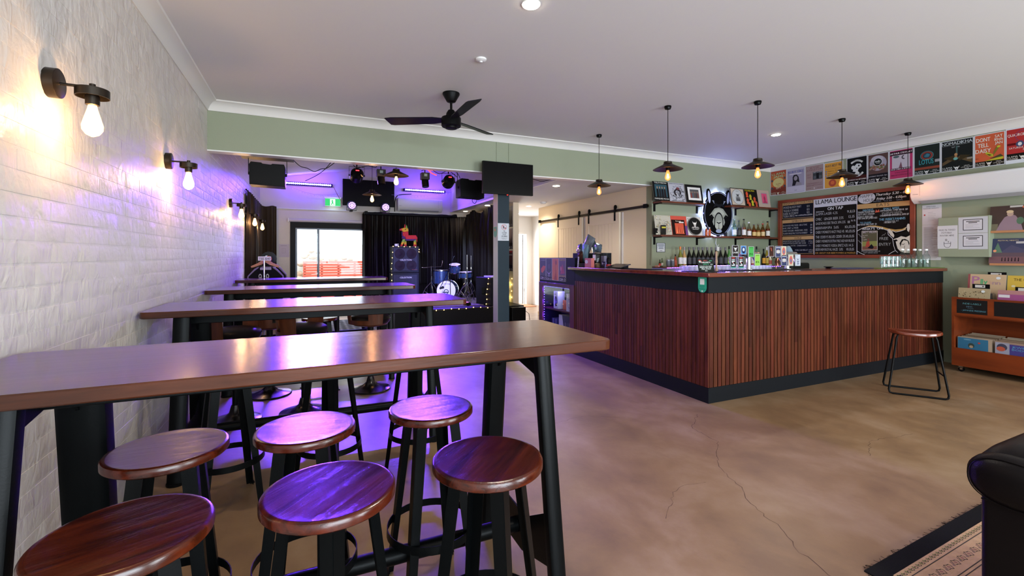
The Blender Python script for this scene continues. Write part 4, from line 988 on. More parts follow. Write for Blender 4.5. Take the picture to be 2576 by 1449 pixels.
def figs(p, cols, y0=.25, hh=.45, x0=.25, x1=.75):
    for i, c in enumerate(cols):
        x = x0+(x1-x0)*(i+.5)/len(cols); d = (x1-x0)/len(cols)
        p.poly([(x-d*.45, y0), (x+d*.45, y0), (x+d*.35, y0+hh*.75), (x-d*.35, y0+hh*.75)], c); p.ell(x, y0+hh*.88, d*.2, hh*.12, 'a08068', 12)
def c_tv(p):
    p.rect(0, 0, 1, 1, '121212'); p.rect(.12, .2, .9, .85, '1c4450'); figs(p, ('141414', '202024', '18181c', '241c1c'), .2, .55, .2, .82)
    p.text('TELEVISION', .5, .9, .07, 'd8d8d0', w=.78); p.text('MARQUEE MOON', .5, .07, .075, 'd8d8d0', w=.9)
album('black album cover with four dark figures and a white title line along its foot', 1645.5, 1685, zt, c_tv)
def c_sn(p):
    rn = random.Random(5); p.rect(0, 0, 1, 1, 'a8a8b2')
    for k in range(46): a = rn.uniform(0, 6.3); p.ring(.5+rn.uniform(-.42, .42), .45+rn.uniform(-.38, .36), rn.uniform(.03, .09), rn.uniform(.03, .08), .014, '34343c', 10, a, a+rn.uniform(2, 5))
    p.ring(.52, .48, .22, .2, .08, '2a2428', 24, -.5, 4.3); p.ell(.56, .7, .1, .07, '6a3034', 14); p.ring(.5, .35, .3, .12, .05, '2c2c32', 20, PI, 2*PI); p.text('KINGS CRYSTAL DANCE', .5, .92, .05, '3c3c44', w=.9); p.text('LIVE RECORDINGS', .5, .02, .06, '34343c', w=.84)
album('grey swirling ink-drawn album cover beside the black one', 1685.5, 1725, zt, c_sn)
def c_fr(p):
    p.rect(0, 0, 1, 1, '141312'); p.rect(.13, .14, .9, .86, 'd6d4d2'); p.rect(.25, .26, .78, .74, '4c4c50'); figs(p, ('7c3430', '4c5060', '54443c', '3c3438', '6c3c38'), .27, .36, .27, .76)
album('black framed group photo with a white mount', 1726, 1768, zt, c_fr, h=.30, name='framed_photo', cat='picture frame', tck=.018)
def c_rd(p):
    p.rect(0, 0, 1, 1, '161412'); p.rect(.04, .04, .96, .96, 'b8a898'); p.ell(.5, .5, .42, .44, '3c3a3c', 30); p.ell(.5, .5, .40, .42, 'b4b6b8', 30)
    p.rect(.35, .26, .65, .5, '4a4a4e'); llama_icon(p, .5, .58, .12, '303034', 'b4b6b8'); p.text('MYTHOS', .5, .42, .05, 'd0d0d0', w=.26); p.text('SESSIONS', .5, .8, .04, '3c3c40', w=.2)
album('album cover with a pale round disc drawn on beige, black edge', 1841.5, 1876, zt, c_rd)
def c_yf(p):
    p.rect(0, 0, 1, 1, '15130f'); rn = random.Random(3)
    for (u, v, c) in ((.2, .72, 'c84420'), (.45, .58, 'a8a020'), (.75, .45, 'b84424'), (.2, .35, 'c04422'), (.55, .25, 'b4ac24'), (.85, .2, 'b03c24'), (.3, .12, 'c44a26')): p.ell(u, v, .09, .12, c, 14); p.poly([(u-.07, v-.1), (u+.07, v-.1), (u+.1, v-.2), (u-.1, v-.2)], c)
    p.text('YOUNG FUN', .42, .86, .1, 'c8bc20', w=.76)
album('black album cover with yellow and red faces and yellow title', 1877, 1909, zt, c_yf)
def c_pk(p): p.rect(0, 0, 1, 1, 'a89488'); p.rect(.3, .2, .82, .84, '8c7c8c'); p.rect(.34, .24, .78, .8, 'c8486c'); p.ell(.56, .5, .08, .14, '8c2c48', 14); p.ring(.56, .66, .05, .07, .015, '8c2c48', 12); p.poly([(.4, .24), (.5, .44), (.62, .44), (.74, .24)], 'a03054')
album('beige album cover with a pink picture panel, right end of the upper shelf', 1909.5, 1939, zt, c_pk)
def c_fl(p):
    rn = random.Random(11); p.rect(0, 0, 1, 1, 'aaa698')
    for k in range(150): p.ell(rn.random()*.94+.03, min(.96, max(.03, rn.gauss(.42, .22))), rn.uniform(.01, .03), rn.uniform(.008, .022), rn.choice(('7c7838', '58583c', 'c4c0b0', 'a04848', '48505c', 'b4a040', '383830', 'd4d0c8')), 7, rn.random()*3)
album('pale album cover speckled with tiny flowers, lower left shelf', 1650, 1691, zl, c_fl)
def c_fi(p):
    p.rect(0, 0, 1, 1, 'b84434'); p.rect(.86, 0, 1, .5, '5c2c6c'); p.rect(.02, 0, .86, .8, '1c0e0c'); p.rect(.22, .06, .78, .62, 'b4442c'); rn = random.Random(2)
    for k in range(9): u = .28+k*.055; p.poly([(u, .1), (u+.06, .1), (u+.03+rn.uniform(-.05, .05), .3+rn.random()*.25)], rn.choice(('e07a48', '7c2014', 'c85a38')))
    p.text('Fantasia', .46, .7, .06, 'd8c8b8', w=.34); p.rect(.5, .64, .8, .70, 'd4d0cc')
album('red and black album cover with flame-like picture, lower left shelf', 1691.5, 1731, zl, c_fi)
album('plain white album cover behind the round black one', 1731.5, 1767, zl, lambda p: (p.rect(0, 0, 1, 1, 'bcb8b4'), p.rect(.08, .86, .14, .92, '606060')), h=.306)
def c_blk(p):
    pass
p = Print('y', YS+.018, t=.004); x0, x1 = sx(1735), sx(1771); p.g = (x0, zl+.005, x1, zl+.305)
pts = [p.uv(.5+.5*math.cos(2*PI*k/32), .5+.5*math.sin(2*PI*k/32)) for k in range(32)]; p.mb.prism(pts, 'y', YS+.014, YS+.018, p.col('161616')); p.k = .004
p.ring(.5, .5, .49, .49, .02, '8c8884', 32); p.text('MYTHOS', .52, .36, .07, 'd0ccc8', w=.5); p.rect(.3, .44, .72, .455, 'd0ccc8'); p.rect(.3, .31, .72, .325, 'd0ccc8'); llama_icon(p, .5, .62, .15, 'd0ccc8')
tag(p.build('round_plaque', lean=LEAN), 'round black plaque with white emblem leaning on the lower left shelf', 'sign')
for px, l in ((1777, 'left one of two small orange bottles with white caps on the lower shelf'), (1785, 'right one of two small orange bottles with white caps on the lower shelf')): bottle('hot_sauce_bottle', l, sx(px, WB-.12), WB-.12, zl+.0005, .145, .022, 'a84a20', 'd8d4d0', 'b85830', neck=.25)
b = MB(); x = sx(1668, YS+.02); b.box(x-.05, x+.05, YS+.005, YS+.016, zl+.001, zl+.15); pl = tag(part('tap_badge', b, pm('badge_dark', (30, 30, 28), .3), bevel=.012), 'small dark badge with yellow band leaning on the flower-speckled album', 'badge')
b = MB(); b.box(x-.04, x+.04, YS+.0035, YS+.005, zl+.10, zl+.125); part('badge_band', b, ink('b0a830'), pl, smooth=False)
b = MB(); x = sx(1649, YS+.05); b.box(x-.03, x+.03, YS+.03, YS+.07, zl+.001, zl+.10); tag(part('small_radio', b, M_PLBLK, bevel=.004), 'small black box with blue light at the left end of the lower shelf', 'radio')
b = MB(); b.tube([(sx(1659), WB-.006, zl-.03), (sx(1659), WB-.006, 1.5), (sx(1657), WB-.006, 1.26)], .0025, 5); tag(part('cable', b, M_BLACK), 'thin black cable running down the wall from the lower left shelf', 'cable')
# spirit bottles, lower right shelf
for px, h, clr, liq, cap, lb, l in ((1847, .30, 'c8dcd8', 'b8c4c4', '9cb4c4', 'd8dce0', 'clear bottle with silver pourer, leftmost on the spirits shelf'), (1858.5, .28, 'd0d8d4', '302c28', '303030', '2c2c30', 'dark-labelled clear bottle with pourer, second on the spirits shelf'), (1871, .31, 'd8d4cc', '8c5030', '181818', 'dcd8d8', 'tall bottle with white label and black cap on the spirits shelf'), (1884, .26, 'd8d4cc', '8c5030', 'd8d0c8', 'dcd8d8', 'white-capped bottle with white label on the spirits shelf'), (1896.5, .225, 'd8b078', '9a4c1c', '3c3028', 'd0b070', 'squat amber bottle with tan label, left of a pair on the spirits shelf'), (1907, .225, 'd8c8a8', 'b88c54', '5c3c28', 'd0b070', 'squat paler bottle, right of a pair on the spirits shelf'), (1918.5, .245, 'd8b884', 'a8682c', 'b02c28', 'd0b484', 'bottle with a red wax cap on the spirits shelf'), (1931, .29, 'd8c0a0', '7c3c20', '282422', 'd8d4d0', 'brown bottle with white label, rightmost on the spirits shelf')):
    bottle('spirit_bottle', l, sx(px, WB-.11), WB-.11, zl+.0005, h, .038, clr, cap, lb, liquid=liq, clear=True, neck=.33, lz=(.1, .4), capr=.016)
b = MB(); x = sx(1825, WB-.1); b.box(x-.02, x+.02, WB-.12, WB-.08, zl+.001, zl+.07); tag(part('tin', b, pm('tin_dark', (40, 44, 54), .4)), 'small dark tin beside the lit sign on the spirits shelf', 'tin')
# lit animal-head sign: oval board with ears, rim lit from behind
t = thing('head_sign', 'black oval wall sign with a long-eared animal head, glowing blue-white around its rim', 'sign', (6.357, WB, 2.1))
cx, cz, rx, rz = 6.357, 2.12, .335, .375; ys = WB-.06
oval = [(cx+rx*math.cos(a), cz+rz*math.sin(a)) for a in [2*PI*k/56 for k in range(56)]]
tail = [(cx+math.copysign(1, math.cos(a))*abs(math.cos(a))**1.0*rx, cz+rz*math.sin(a)) for a in [0]]
out = []
for k in range(56):
    a = 2*PI*k/56; x, z = cx+rx*math.cos(a), cz+rz*math.sin(a)
    out.append((x, z))
b = MB(); b.prism(out, 'y', ys, ys+.02); b.prism([(cx-.16, 1.86), (cx, 1.715), (cx+.16, 1.86)], 'y', ys+.0005, ys+.0195)
for g in (-1, 1): b.prism([(cx+g*.215+.052*math.cos(a)*(1 if math.sin(a) < 0 else .9)-g*.02*math.sin(a)*-1, 2.40+.135*math.sin(a)) for a in [2*PI*k/20 for k in range(20)]], 'y', ys-.004, ys+.019)
part('board', b, M_BLKGL, t, smooth=False)
b = MB()
for r0, r1 in ((.94, .965),): 
    n = 56; b.loft([[(cx+rx*r*math.cos(2*PI*k/n), ys-.001-d, cz+rz*r*math.sin(2*PI*k/n)) for k in range(n)] for r, d in ((r0, 0), (r0, .001), (r1, .001), (r1, 0))], caps=False)
part('inner_line', b, ink('8c94b8'), t)
b = MB(); b.tube([(cx+rx*1.01*math.cos(2*PI*k/60), ys+.034, cz+rz*1.01*math.sin(2*PI*k/60)) for k in range(61)], .006, 6, False)
part('neon_rim', b, emit('sign_glow', (150, 160, 255), 22), t)
p = Print('y', ys-.0046, t=0); p.g = (cx-.5, cz-.5, cx+.5, cz+.5)
EARW = 'c8d0f0'
for g in (-1, 1): p.ell(.5+g*.222, .775, .028, .105, EARW, 16, -g*.12)
G1, G2, K = '8a8f88', 'a4a8a0', '0c0d10'
p.poly([(.28, .46), (.36, .545), (.40, .585), (.47, .60), (.5, .615), (.53, .60), (.60, .585), (.64, .545), (.72, .46), (.66, .485), (.62, .44), (.645, .36), (.62, .3), (.58, .34), (.5, .45), (.42, .34), (.38, .3), (.355, .36), (.38, .44), (.34, .485)], G1)
p.poly([(.36, .5), (.42, .47), (.44, .36), (.5, .5), (.56, .36), (.58, .47), (.64, .5), (.58, .56), (.5, .58), (.42, .56)], G2)
p.ell(.5, .36, .105, .165, K, 24); p.ell(.5, .355, .088, .145, G1, 24); p.ell(.5, .30, .088, .085, G2, 20)
p.poly([(.44, .355), (.5, .325), (.56, .355), (.53, .36), (.5, .345), (.47, .36)], K); p.rect(.4965, .245, .5035, .33, K)
p.ring(.462, .265, .04, .03, .006, K, 12, PI, 2*PI); p.ring(.538, .265, .04, .03, .006, K, 12, PI, 2*PI); p.ell(.5, .205, .07, .03, '8c98b8', 16)
p.poly([(.40, .42), (.34, .47), (.30, .44), (.36, .42)], K); p.poly([(.60, .42), (.66, .47), (.70, .44), (.64, .42)], K)
p.poly([(.36, .6), (.42, .68), (.5, .66), (.58, .68), (.64, .6), (.56, .63), (.5, .60), (.44, .63)], '14161c')
p.poly([(.34, .72), (.40, .655), (.385, .72)], '7c8498'); p.poly([(.66, .72), (.60, .655), (.615, .72)], '7c8498')
p.build('painted_face', t)
b = MB(); b.tube([(cx, WB-.01, 1.72), (cx-.01, WB-.01, 1.62), (cx+.02, WB-.012, 1.56), (cx+.06, WB-.01, 1.60)], .006, 6); b.box(cx-.005, cx+.05, WB-.035, WB-.005, 1.49, 1.56); part('power_lead', b, M_WPL, t)
# the sign's LEDs throw light on the wall round the board
for k in range(12):
    a = 2*PI*k/12; light('POINT', 'sign_led', (cx+rx*1.04*math.cos(a), ys+.030, cz+rz*1.04*math.sin(a)), 1.1, (.36, .42, 1), shadow_soft_size=.015)
# notice below the shelves
p = Print('y', WB-.003, t=.003); p.frame(on(1651, 625, 'y', WB).x, 1.465, on(1673, 625, 'y', WB).x, 1.615, '3c4048'); p.rect(.06, .05, .94, .95, 'c4c6ca')
for v, w_ in ((.8, .7), (.7, .74), (.6, .6), (.44, .5), (.34, .56), (.14, .3)): p.rect(.5-w_/2, v, .5+w_/2, v+.045, '50525a')
tag(p.build('framed_notice'), 'small framed white notice on the green wall beneath the lower left shelf', 'sign')
# ================================================================== menu wall
WM = XM-.001
Y = lambda px, v=WM: on(px, 500, 'x', v).y
def poster(lab, px0, px1, f, z0=2.515, z1=2.93, bd='c8ccd4'):
    p = Print('x', WM, t=.0015).frame(Y(px0), z0, Y(px1), z1, bd); f(p)
    return tag(p.build('gig_poster'), lab, 'poster', 'gig posters in the row below the ceiling')
BDR = (.03, .02, .97, .98)
def q1(p):
    p.rect(*BDR, 'a03c20'); p.rect(.05, .35, .95, .8, 'b4602c'); p.rect(.03, .02, .97, .3, '702418'); p.ell(.5, .5, .34, .19, 'c4b878', 24)
    p.text('LLAMA', .5, .82, .085, '8cd0a0', w=.8); p.text('JAMS', .5, .71, .085, '8cd0a0', w=.6); p.text('SUN', .5, .42, .06, '8c4424', w=.3); p.text('7th', .5, .35, .05, '8c4424', w=.16); p.text('SEPT', .5, .25, .06, 'd0c0a0', w=.3)
    for u, v in ((.12, .6), (.88, .66), (.12, .3), (.88, .34)): p.ell(u, v, .06, .05, '3c4450', 10)
    foot(p, 'd8ccb8', None, .15)
poster('red-orange poster with a yellow cloud and mint lettering, leftmost on the menu wall', 1938, 1979, q1, z0=2.50, z1=2.945)
def q2(p):
    p.rect(.02, .02, .98, .98, 'aaa8bc'); p.rect(.04, .28, .96, .9, '9490a8'); p.text('RUBY GILL', .5, .8, .08, '34409c', w=.84); p.rect(.15, .735, .82, .775, 'c0bccc')
    p.poly([(.33, .64), (.4, .72), (.56, .72), (.66, .62), (.7, .45), (.74, .3), (.3, .3), (.34, .45)], '24222a'); p.ell(.5, .58, .1, .09, '8c8694', 16); p.poly([(.55, .45), (.8, .38), (.84, .29), (.46, .29)], '8c8694'); p.rect(.04, .06, .96, .27, 'b4b2c4'); p.text('tour', .5, .1, .05, '50506c', w=.14)
poster('lilac-grey poster with a long-haired figure and blue lettering', 1979.5, 2025, q2, z0=2.495, z1=2.94)
def q3(p):
    p.rect(*BDR, '94807e'); p.text('JESSE', .5, .86, .06, '744c54', w=.5); p.text('JOHNSTON', .5, .77, .07, '744c54', w=.86); p.rect(.42, .42, .92, .72, '2c3238'); p.rect(.46, .45, .88, .56, '4c525a'); p.rect(.6, .45, .74, .66, '1a1c20')
    p.text("AIN'T A MAN", .67, .67, .05, 'b0b4b8', w=.46); p.text('SAT', .22, .6, .06, '744c54', w=.2); p.text('AUG', .22, .5, .06, '744c54', w=.2); p.text('THE BASEMENT AT', .5, .26, .045, '744c54', w=.8); p.text('BRIDGETOWN', .5, .18, .05, '744c54', w=.8); llama_icon(p, .5, .09, .035, 'd0c8c8', '94807e'); p.text('LLAMA', .2, .08, .03, '5c4048', w=.26); p.text('RECORDS', .8, .08, .03, '5c4048', w=.26)
poster('dusty mauve poster with a dark inset photo', 2025.5, 2073, q3, z0=2.50, z1=2.93)
def q4(p):
    p.rect(*BDR, 'c8902c'); p.text("WA'S BEST PIE", .48, .82, .09, '2c3440', w=.84, bold=2)
    for v, s in ((.64, 'Felicity Groom'), (.55, 'Steve Coleman'), (.46, 'Michael Harvey')): p.text(s, .2, v, .055, '343020', w=.72, al='l'); p.rect(.08, v, .15, v+.05, '5c6ca0')
    p.ell(.45, .2, .2, .14, 'a03c24', 18); p.ell(.45, .21, .1, .07, 'c8642c', 14); p.rect(.1, .74, .9, .75, '8c5c24')
poster('yellow-orange poster partly hidden by a pendant shade', 2073.5, 2121, q4, z0=2.50, z1=2.92)
def q5(p):
    p.rect(*BDR, '101214'); p.rect(.03, .17, .97, .34, '3c1a18'); p.ring(.5, .6, .43, .3, .09, 'c4c8c8', 30, .25*PI, .75*PI); p.ring(.5, .62, .43, .32, .09, 'c4c8c8', 30, 1.22*PI, 1.78*PI)
    p.poly([(.3, .5), (.36, .66), (.5, .76), (.68, .74), (.74, .64), (.6, .58), (.52, .46)], 'c4c8c8'); p.ell(.32, .64, .09, .07, 'c4c8c8', 14); p.poly([(.36, .38), (.52, .52), (.64, .42), (.6, .36)], 'c4c8c8'); p.ell(.6, .68, .04, .03, '101214', 10); p.ell(.5, .6, .03, .02, '101214', 10)
    p.text('APPLEJACK', .5, .845, .045, '141618', w=.5); p.text('MOONSHINE', .5, .355, .045, '141618', w=.48); p.text('SATURDAY 6th SEPTEMBER', .5, .185, .04, 'd0d0d0', w=.9, bold=2); foot(p, 'd0d4d4', '101214', .165)
poster('black poster with a white skull-like ink drawing between banners', 2130, 2182, q5, z0=2.495, z1=2.935)
def q6(p):
    rn = random.Random(6); p.rect(*BDR, '4c3430'); p.ell(.5, .66, .4, .26, '9490a0', 24); p.ell(.46, .8, .3, .12, 'a8a4b0', 18); p.rect(.03, .02, .97, .3, '1c1a20')
    for k in range(26): p.ell(rn.uniform(.1, .9), rn.uniform(.42, .58), rn.uniform(.03, .08), rn.uniform(.02, .05), rn.choice(('6c7c40', '7c4c40', '50582c', '8c6c5c', '5c3028')), 8)
    p.ell(.5, .7, .21, .14, 'b8bcc0', 24); p.ell(.5, .7, .185, .122, '15191a', 24); p.text('mdv', .5, .69, .07, 'd0d4d4', w=.26, bold=2); p.text('Moonshiner', .52, .645, .03, 'd0d4d4', w=.2); p.text('SATURDAY 23rd AUG - 8pm', .5, .2, .04, 'b8bcc4', w=.86); foot(p, 'd0d4d4', '141418', .17)
poster('cloudy brown poster with a black roundel', 2183, 2236, q6, z0=2.50, z1=2.93)
def q7(p):
    p.rect(*BDR, 'a8285c'); p.rect(.03, .81, .97, .95, '2c1420'); p.text('ARTHUR STEWART', .5, .85, .055, 'dcd0d8', w=.9, bold=2); p.rect(.12, .36, .86, .81, 'b4acb8'); p.ell(.3, .76, .13, .04, '3c5458', 12); p.ring(.62, .72, .1, .07, .05, '38303c', 12, PI*.5, PI*1.6)
    p.poly([(.4, .36), (.5, .58), (.56, .36)], '6c4450'); p.rect(.06, .3, .9, .37, '30101c'); p.text('FALSE COBRA & SKORTZ', .48, .315, .04, 'd8d0d8', w=.8, bold=2); p.text('LLAMA LOUNGE', .5, .2, .045, '5c1434', w=.5); p.text('BRIDGETOWN OCT 25', .5, .11, .05, '5c1434', w=.8)
poster('magenta poster with a pale double portrait photo', 2237, 2298, q7, z0=2.51, z1=2.93)
def q8(p):
    p.rect(*BDR, '1e2624'); p.rect(.03, .18, .97, .26, '7c3420'); p.ring(.5, .63, .25, .155, .02, '2c8088', 30); p.ring(.5, .63, .22, .135, .07, '7c2c24', 30); p.ell(.5, .63, .13, .08, '1c3c4c', 18); p.poly([(.4, .6), (.5, .7), (.62, .66), (.56, .58)], '2c6c80')
    p.text('LOTUS', .48, .35, .16, '2c9098', w=.54, bold=2); p.rect(.8, .38, .97, .47, '8c8c90'); foot(p, 'd0d4d4', None, .17)
poster('dark green poster with a red and teal ring emblem', 2299, 2366, q8, z0=2.52, z1=2.93)
def q9(p):
    p.rect(*BDR, '181c1c'); p.text('NOMADIKHA', .5, .85, .1, 'a8b0b4', w=.92, bold=2); p.rect(.05, .83, .9, .835, 'a8b0b4'); p.text('SAT 20th', .46, .75, .04, 'a8b0b4', w=.24)
    for g in (-1, 1): p.poly([(.5, .4), (.5+g*.45, .2), (.5+g*.45, .3), (.5+g*.1, .48)], '4c3c20'); p.poly([(.5+g*.05, .3), (.5+g*.42, .44), (.5+g*.1, .5)], '342c1c')
    p.rect(.47, .5, .52, .8, '2c4c4c'); p.ell(.47, .52, .05, .05, 'a87c50', 12); p.poly([(.42, .4), (.52, .4), (.5, .5), (.44, .5)], '8c6440'); p.ell(.46, .39, .07, .045, '5c9c98', 16); p.rect(.8, .32, .96, .38, '7c7468'); foot(p, 'd0d4d4', None, .17)
poster('dark poster with a small glowing seated figure in brown light', 2367, 2450, q9, z0=2.52, z1=2.925)
def q10(p):
    p.rect(*BDR, 'b8502c'); p.rect(.03, .02, .97, .17, '16140f'); p.text('DONT', .3, .77, .12, 'd0ccc4', w=.46, bold=2); p.text('TELL', .3, .6, .12, 'd0ccc4', w=.36, bold=2); p.text('DAISY', .3, .43, .12, 'd0ccc4', w=.5, bold=2); p.text('SAT', .8, .84, .08, 'd0ccc4', w=.24, bold=2); p.text('10th', .8, .74, .08, 'd0ccc4', w=.26, bold=2); p.text('JAN', .8, .64, .08, 'd0ccc4', w=.24, bold=2)
    p.poly([(.34, .17), (.9, .26), (.96, .22), (.9, .17)], 'a8a820'); p.poly([(.5, .22), (.86, .33), (.95, .25)], '3c3818'); p.poly([(.36, .4), (.42, .44), (.64, .34), (.62, .28), (.5, .3)], 'a8a820'); p.poly([(.4, .39), (.6, .33), (.5, .32)], '2c2814'); p.poly([(.62, .3), (.82, .54), (.76, .6), (.64, .42)], '6c6818'); p.ell(.8, .56, .06, .03, 'b4b024', 12)
    p.text('8PM', .1, .25, .03, '7c3418', w=.1); foot(p, 'd0ccc4', None, .17)
poster('orange poster with bold white lettering and a yellow boot', 2451, 2529, q10, z0=2.52, z1=2.93)
def q11(p):
    p.rect(.03, .1, .97, .94, 'a01c1c'); p.rect(.03, .1, .97, .27, '141210'); p.text('QUADROPHONICS', .5, .74, .075, 'd0c4c0', w=.88, bold=2); p.ring(.5, .74, .22, .15, .02, '6c2c5c', 24); p.ell(.42, .52, .12, .08, '343c60', 18); p.ell(.42, .52, .06, .05, 'c8c8c8', 12); p.rect(.05, .5, .3, .56, '5c1014'); p.text('SATURDAY 24 JAN', .5, .4, .05, 'd0c4c0', w=.8); p.text('2026', .6, .34, .05, 'd0c4c0', w=.2); q = p.g; p.g = (q[0], q[1]+.035, q[2], q[3]); foot(p, 'd0ccc4', None, .17); p.g = q
poster('red poster cut off by the right edge of the photo', 2530, 2618, q11, z0=2.515, z1=2.95)
# ------------------------------------------------------------------ menu board
YM0, YM1, ZM0, ZM1 = 5.505, 3.484, 1.372, 2.392
t = thing('menu_board', 'long timber-framed black menu board with white chalk-style lettering', 'menu board', (WM, 4.5, ZM0))
b = MB(); b.box(WM-.02, WM, YM1, YM0, ZM0, ZM1); part('backing', b, pm('menu_black', (24, 20, 18), .35), t, smooth=False)
for nm, y0, y1, z0, z1 in (('frame_rail', YM1, YM0, ZM1-.05, ZM1), ('frame_rail', YM1, YM0, ZM0, ZM0+.05), ('frame_rail', YM0-.06, YM0, ZM0+.05, ZM1-.05), ('frame_rail', YM1, YM1+.06, ZM0+.05, ZM1-.05)):
    b = MB(); b.box(WM-.045, WM-.0005, y0, y1, z0, z1); part(nm, b, M_CRATE if False else pm('menu_frame_timber', (120, 52, 30), .4, var=.2, vscale=5), t, bevel=.003)
p = Print('x', WM-.02, t=.0, step=.00025); TAN = 'b08c58'; WH = 'c8c8cc'; GR = 'a0a0a2'
# panel outlines
def bandp(x0, x1, y0a, y0b, y1a, y1b, h): p.polyp([(x0, y0a), (x1, y0b), (x1, y1b), (x0, y1a)], h)
bandp(1968, 2047, 511, 500.5, 551.5, 546, TAN); bandp(1969, 2046, 512, 501.5, 550.5, 545, '121420')
bandp(1968, 2047, 555, 548, 594, 591, TAN); bandp(1969, 2046, 556, 549, 593, 590, '121420')
bandp(1968, 2047, 596, 593, 639.5, 638, TAN); bandp(1969, 2046, 597, 594, 638.5, 637, '121420')
bandp(1969, 2047, 510, 501, 518, 510, TAN); bandp(1968, 2047, 554.5, 548, 562.5, 557, TAN); bandp(1968, 2047, 596.5, 593, 604, 601.5, TAN)
p.textp('SIGNATURE COCKTAILS', 1971, 516.5, 2045, 5.5, '4c3c28'); p.textp('SPIRITS', 1992, 559.5, 2021, 5.5, '4c3c28'); p.textp('WINE', 1998, 602.2, 2017, 5.5, '4c3c28')
for s, x0, y, x1, pr, px_ in (('SMOKED BLOODY MARY', 1971, 526, 2016, '$24', 2030), ('TEQUILA SUNRISE', 1971, 534, 2009, '$22', 2030), ('DARK N STORMY', 1971, 541.5, 2009, '$22', 2030), ('VODKA SPRITZ', 1971, 548, 1999, '', 0)):
    p.textp(s, x0, y, x1, 5.5, GR)
    if pr: p.textp(pr, px_, y-5, px_+7, 5, GR)
p.scrib(2001, 544, 2044, 3, WH, 3)
for s, y, x1, pr in (('BACKWOOD WILLY BOSE - GIN & TONIC', 570.5, 2031, '$15'), ('BASIC SPIRIT w/ MIXER', 577, 2009, '$14'), ('MONKEY SHOULDER - MAKERS MARK - MIXER', 583.5, 2032, '$16'), ('TALISKER SINGLE MALT SCOTCH WHISKEY', 590, 2032, '$18')):
    p.textp(s, 1970, y, x1, 4, GR); p.textp(pr, 2039, y-3, 2044, 4, GR)
for s, y, x1 in (('ANGUS PITCH CLASSIC DRY WHITE', 609.5, 2026), ('ANGUS PITCH CLASSIC DRY ROSE', 614.5, 2028), ('ESTATE - CHARDONNAY', 620, 2031), ('MOBIL CAB MERLOT', 631, 2033)):
    p.textp(s, 1970 if y < 618 else (1990 if y < 625 else 2001), y, x1, 3.6, GR)
for y in (608, 613, 619, 630, 635): p.scrib(2035, y, 2045, 3, GR, int(y))
bandp(2047.8, 2049.6, 500, 499.8, 640.5, 640.4, 'b4b4bc'); bandp(2155.8, 2157.6, 488, 487.8, 640, 640, 'b4b4bc')
bandp(2049.6, 2158, 500, 488, 522.5, 512.5, 'c0c0c8'); p.textp('LLAMA LOUNGE', 2053, 514.5, 2156, 10.5, '15151a', bold=2)
p.textp('ON TAP', 2083, 529, 2122, 7.5, 'd0d0d4', bold=2); p.textp('BEERFARMS', 2054, 535, 2074, 2.6, WH)
for s, y, x1, pr, xa, xb in (('LLAMA LAGER 4.2%', 542.5, 2108, '9,11,13', 2132, 2152), ('CMBC   GINGER BEER 3.5%', 555.5, 2123, '12,15', 2136, 2151), ('GAGE ROADS SIDE TRACK XPA 3.5%', 566, 2128, '11', 2134, 2139), ('BEERFARM IPA  5.6%', 577.5, 2111, '10,13,15', 2127, 2153), ('CHEEKY MONKEYS HAZY PALE 4%', 588, 2125, '10,13,15', 2129, 2152), ('THE CIDERYS BLUES CIDER 5%', 600, 2128, '10,13,15', 2130, 2150), ("CHEEKY MONKEYS EXTRA PALE ALE", 610.5, 2125, '4.8 10,13,15', 2126, 2151), ('CHEEKY MONKEYS VODKA SPRITZ 4.5%', 621.5, 2134, '14.5', 2137, 2148), ('BEERFARM ROYAL HAZE  5.8%', 631, 2122, '10,13,15', 2131, 2150)):
    p.textp(s, 2053, y, x1, 6.3, GR, sh=.06); p.textp(pr, xa, y-.09*(xa-2053) if y < 560 else y-.06*(xa-2053)*(1-(y-560)/90), xb, 6.2, GR)
p.scrib(2143, 557, 2154, 4, WH, 5); p.textp('ASK ABOUT OUR BEERTOWERS & PADDLES', 2052, 638.5, 2154, 4, 'a87c30', bold=2)
# right panel
def pe(cx_, cy_, rx_, ry_, h, n=30, rot=0): p.polyp([(cx_+rx_*math.cos(t_)*math.cos(rot)-ry_*math.sin(t_)*math.sin(rot), cy_+rx_*math.cos(t_)*math.sin(rot)+ry_*math.sin(t_)*math.cos(rot)) for t_ in [2*PI*k/n for k in range(n)]], h)
pe(2182, 498.5, 22, 13.5, 'b8b8c0', rot=-.22); p.textp('HAPPY', 2165, 499, 2198, 8, '3c3c40'); p.textp('HOUR', 2174, 509, 2200, 8, '3c3c40')
p.textp('Thursday 5.30 - 6.30', 2204, 493.5, 2290, 6, 'd4d4d4', sh=.25, bold=2); p.textp('Friday 3.00 - 4.00pm', 2207, 503.5, 2281, 6, 'd4d4d4', sh=.25, bold=2)
for k in range(3): p.scrib(2199+k*28, 509-k*2, 2218+k*27, 3.4, '70788c', k)
bandp(2158, 2292.5, 515, 504, 526.5, 516.5, TAN); p.textp('EATS', 2207, 519.8, 2239, 7.5, '3c3020')
BL_ = '6c9cb8'
p.textp("NACHO'S", 2173, 532, 2199, 5, BL_, bold=2); p.textp('SMALL BITES', 2224, 528.5, 2264, 5, BL_, bold=2); p.polyp([(2203, 535), (2206, 527), (2209, 531), (2213, 526.5), (2215, 533.5)], 'b04830')
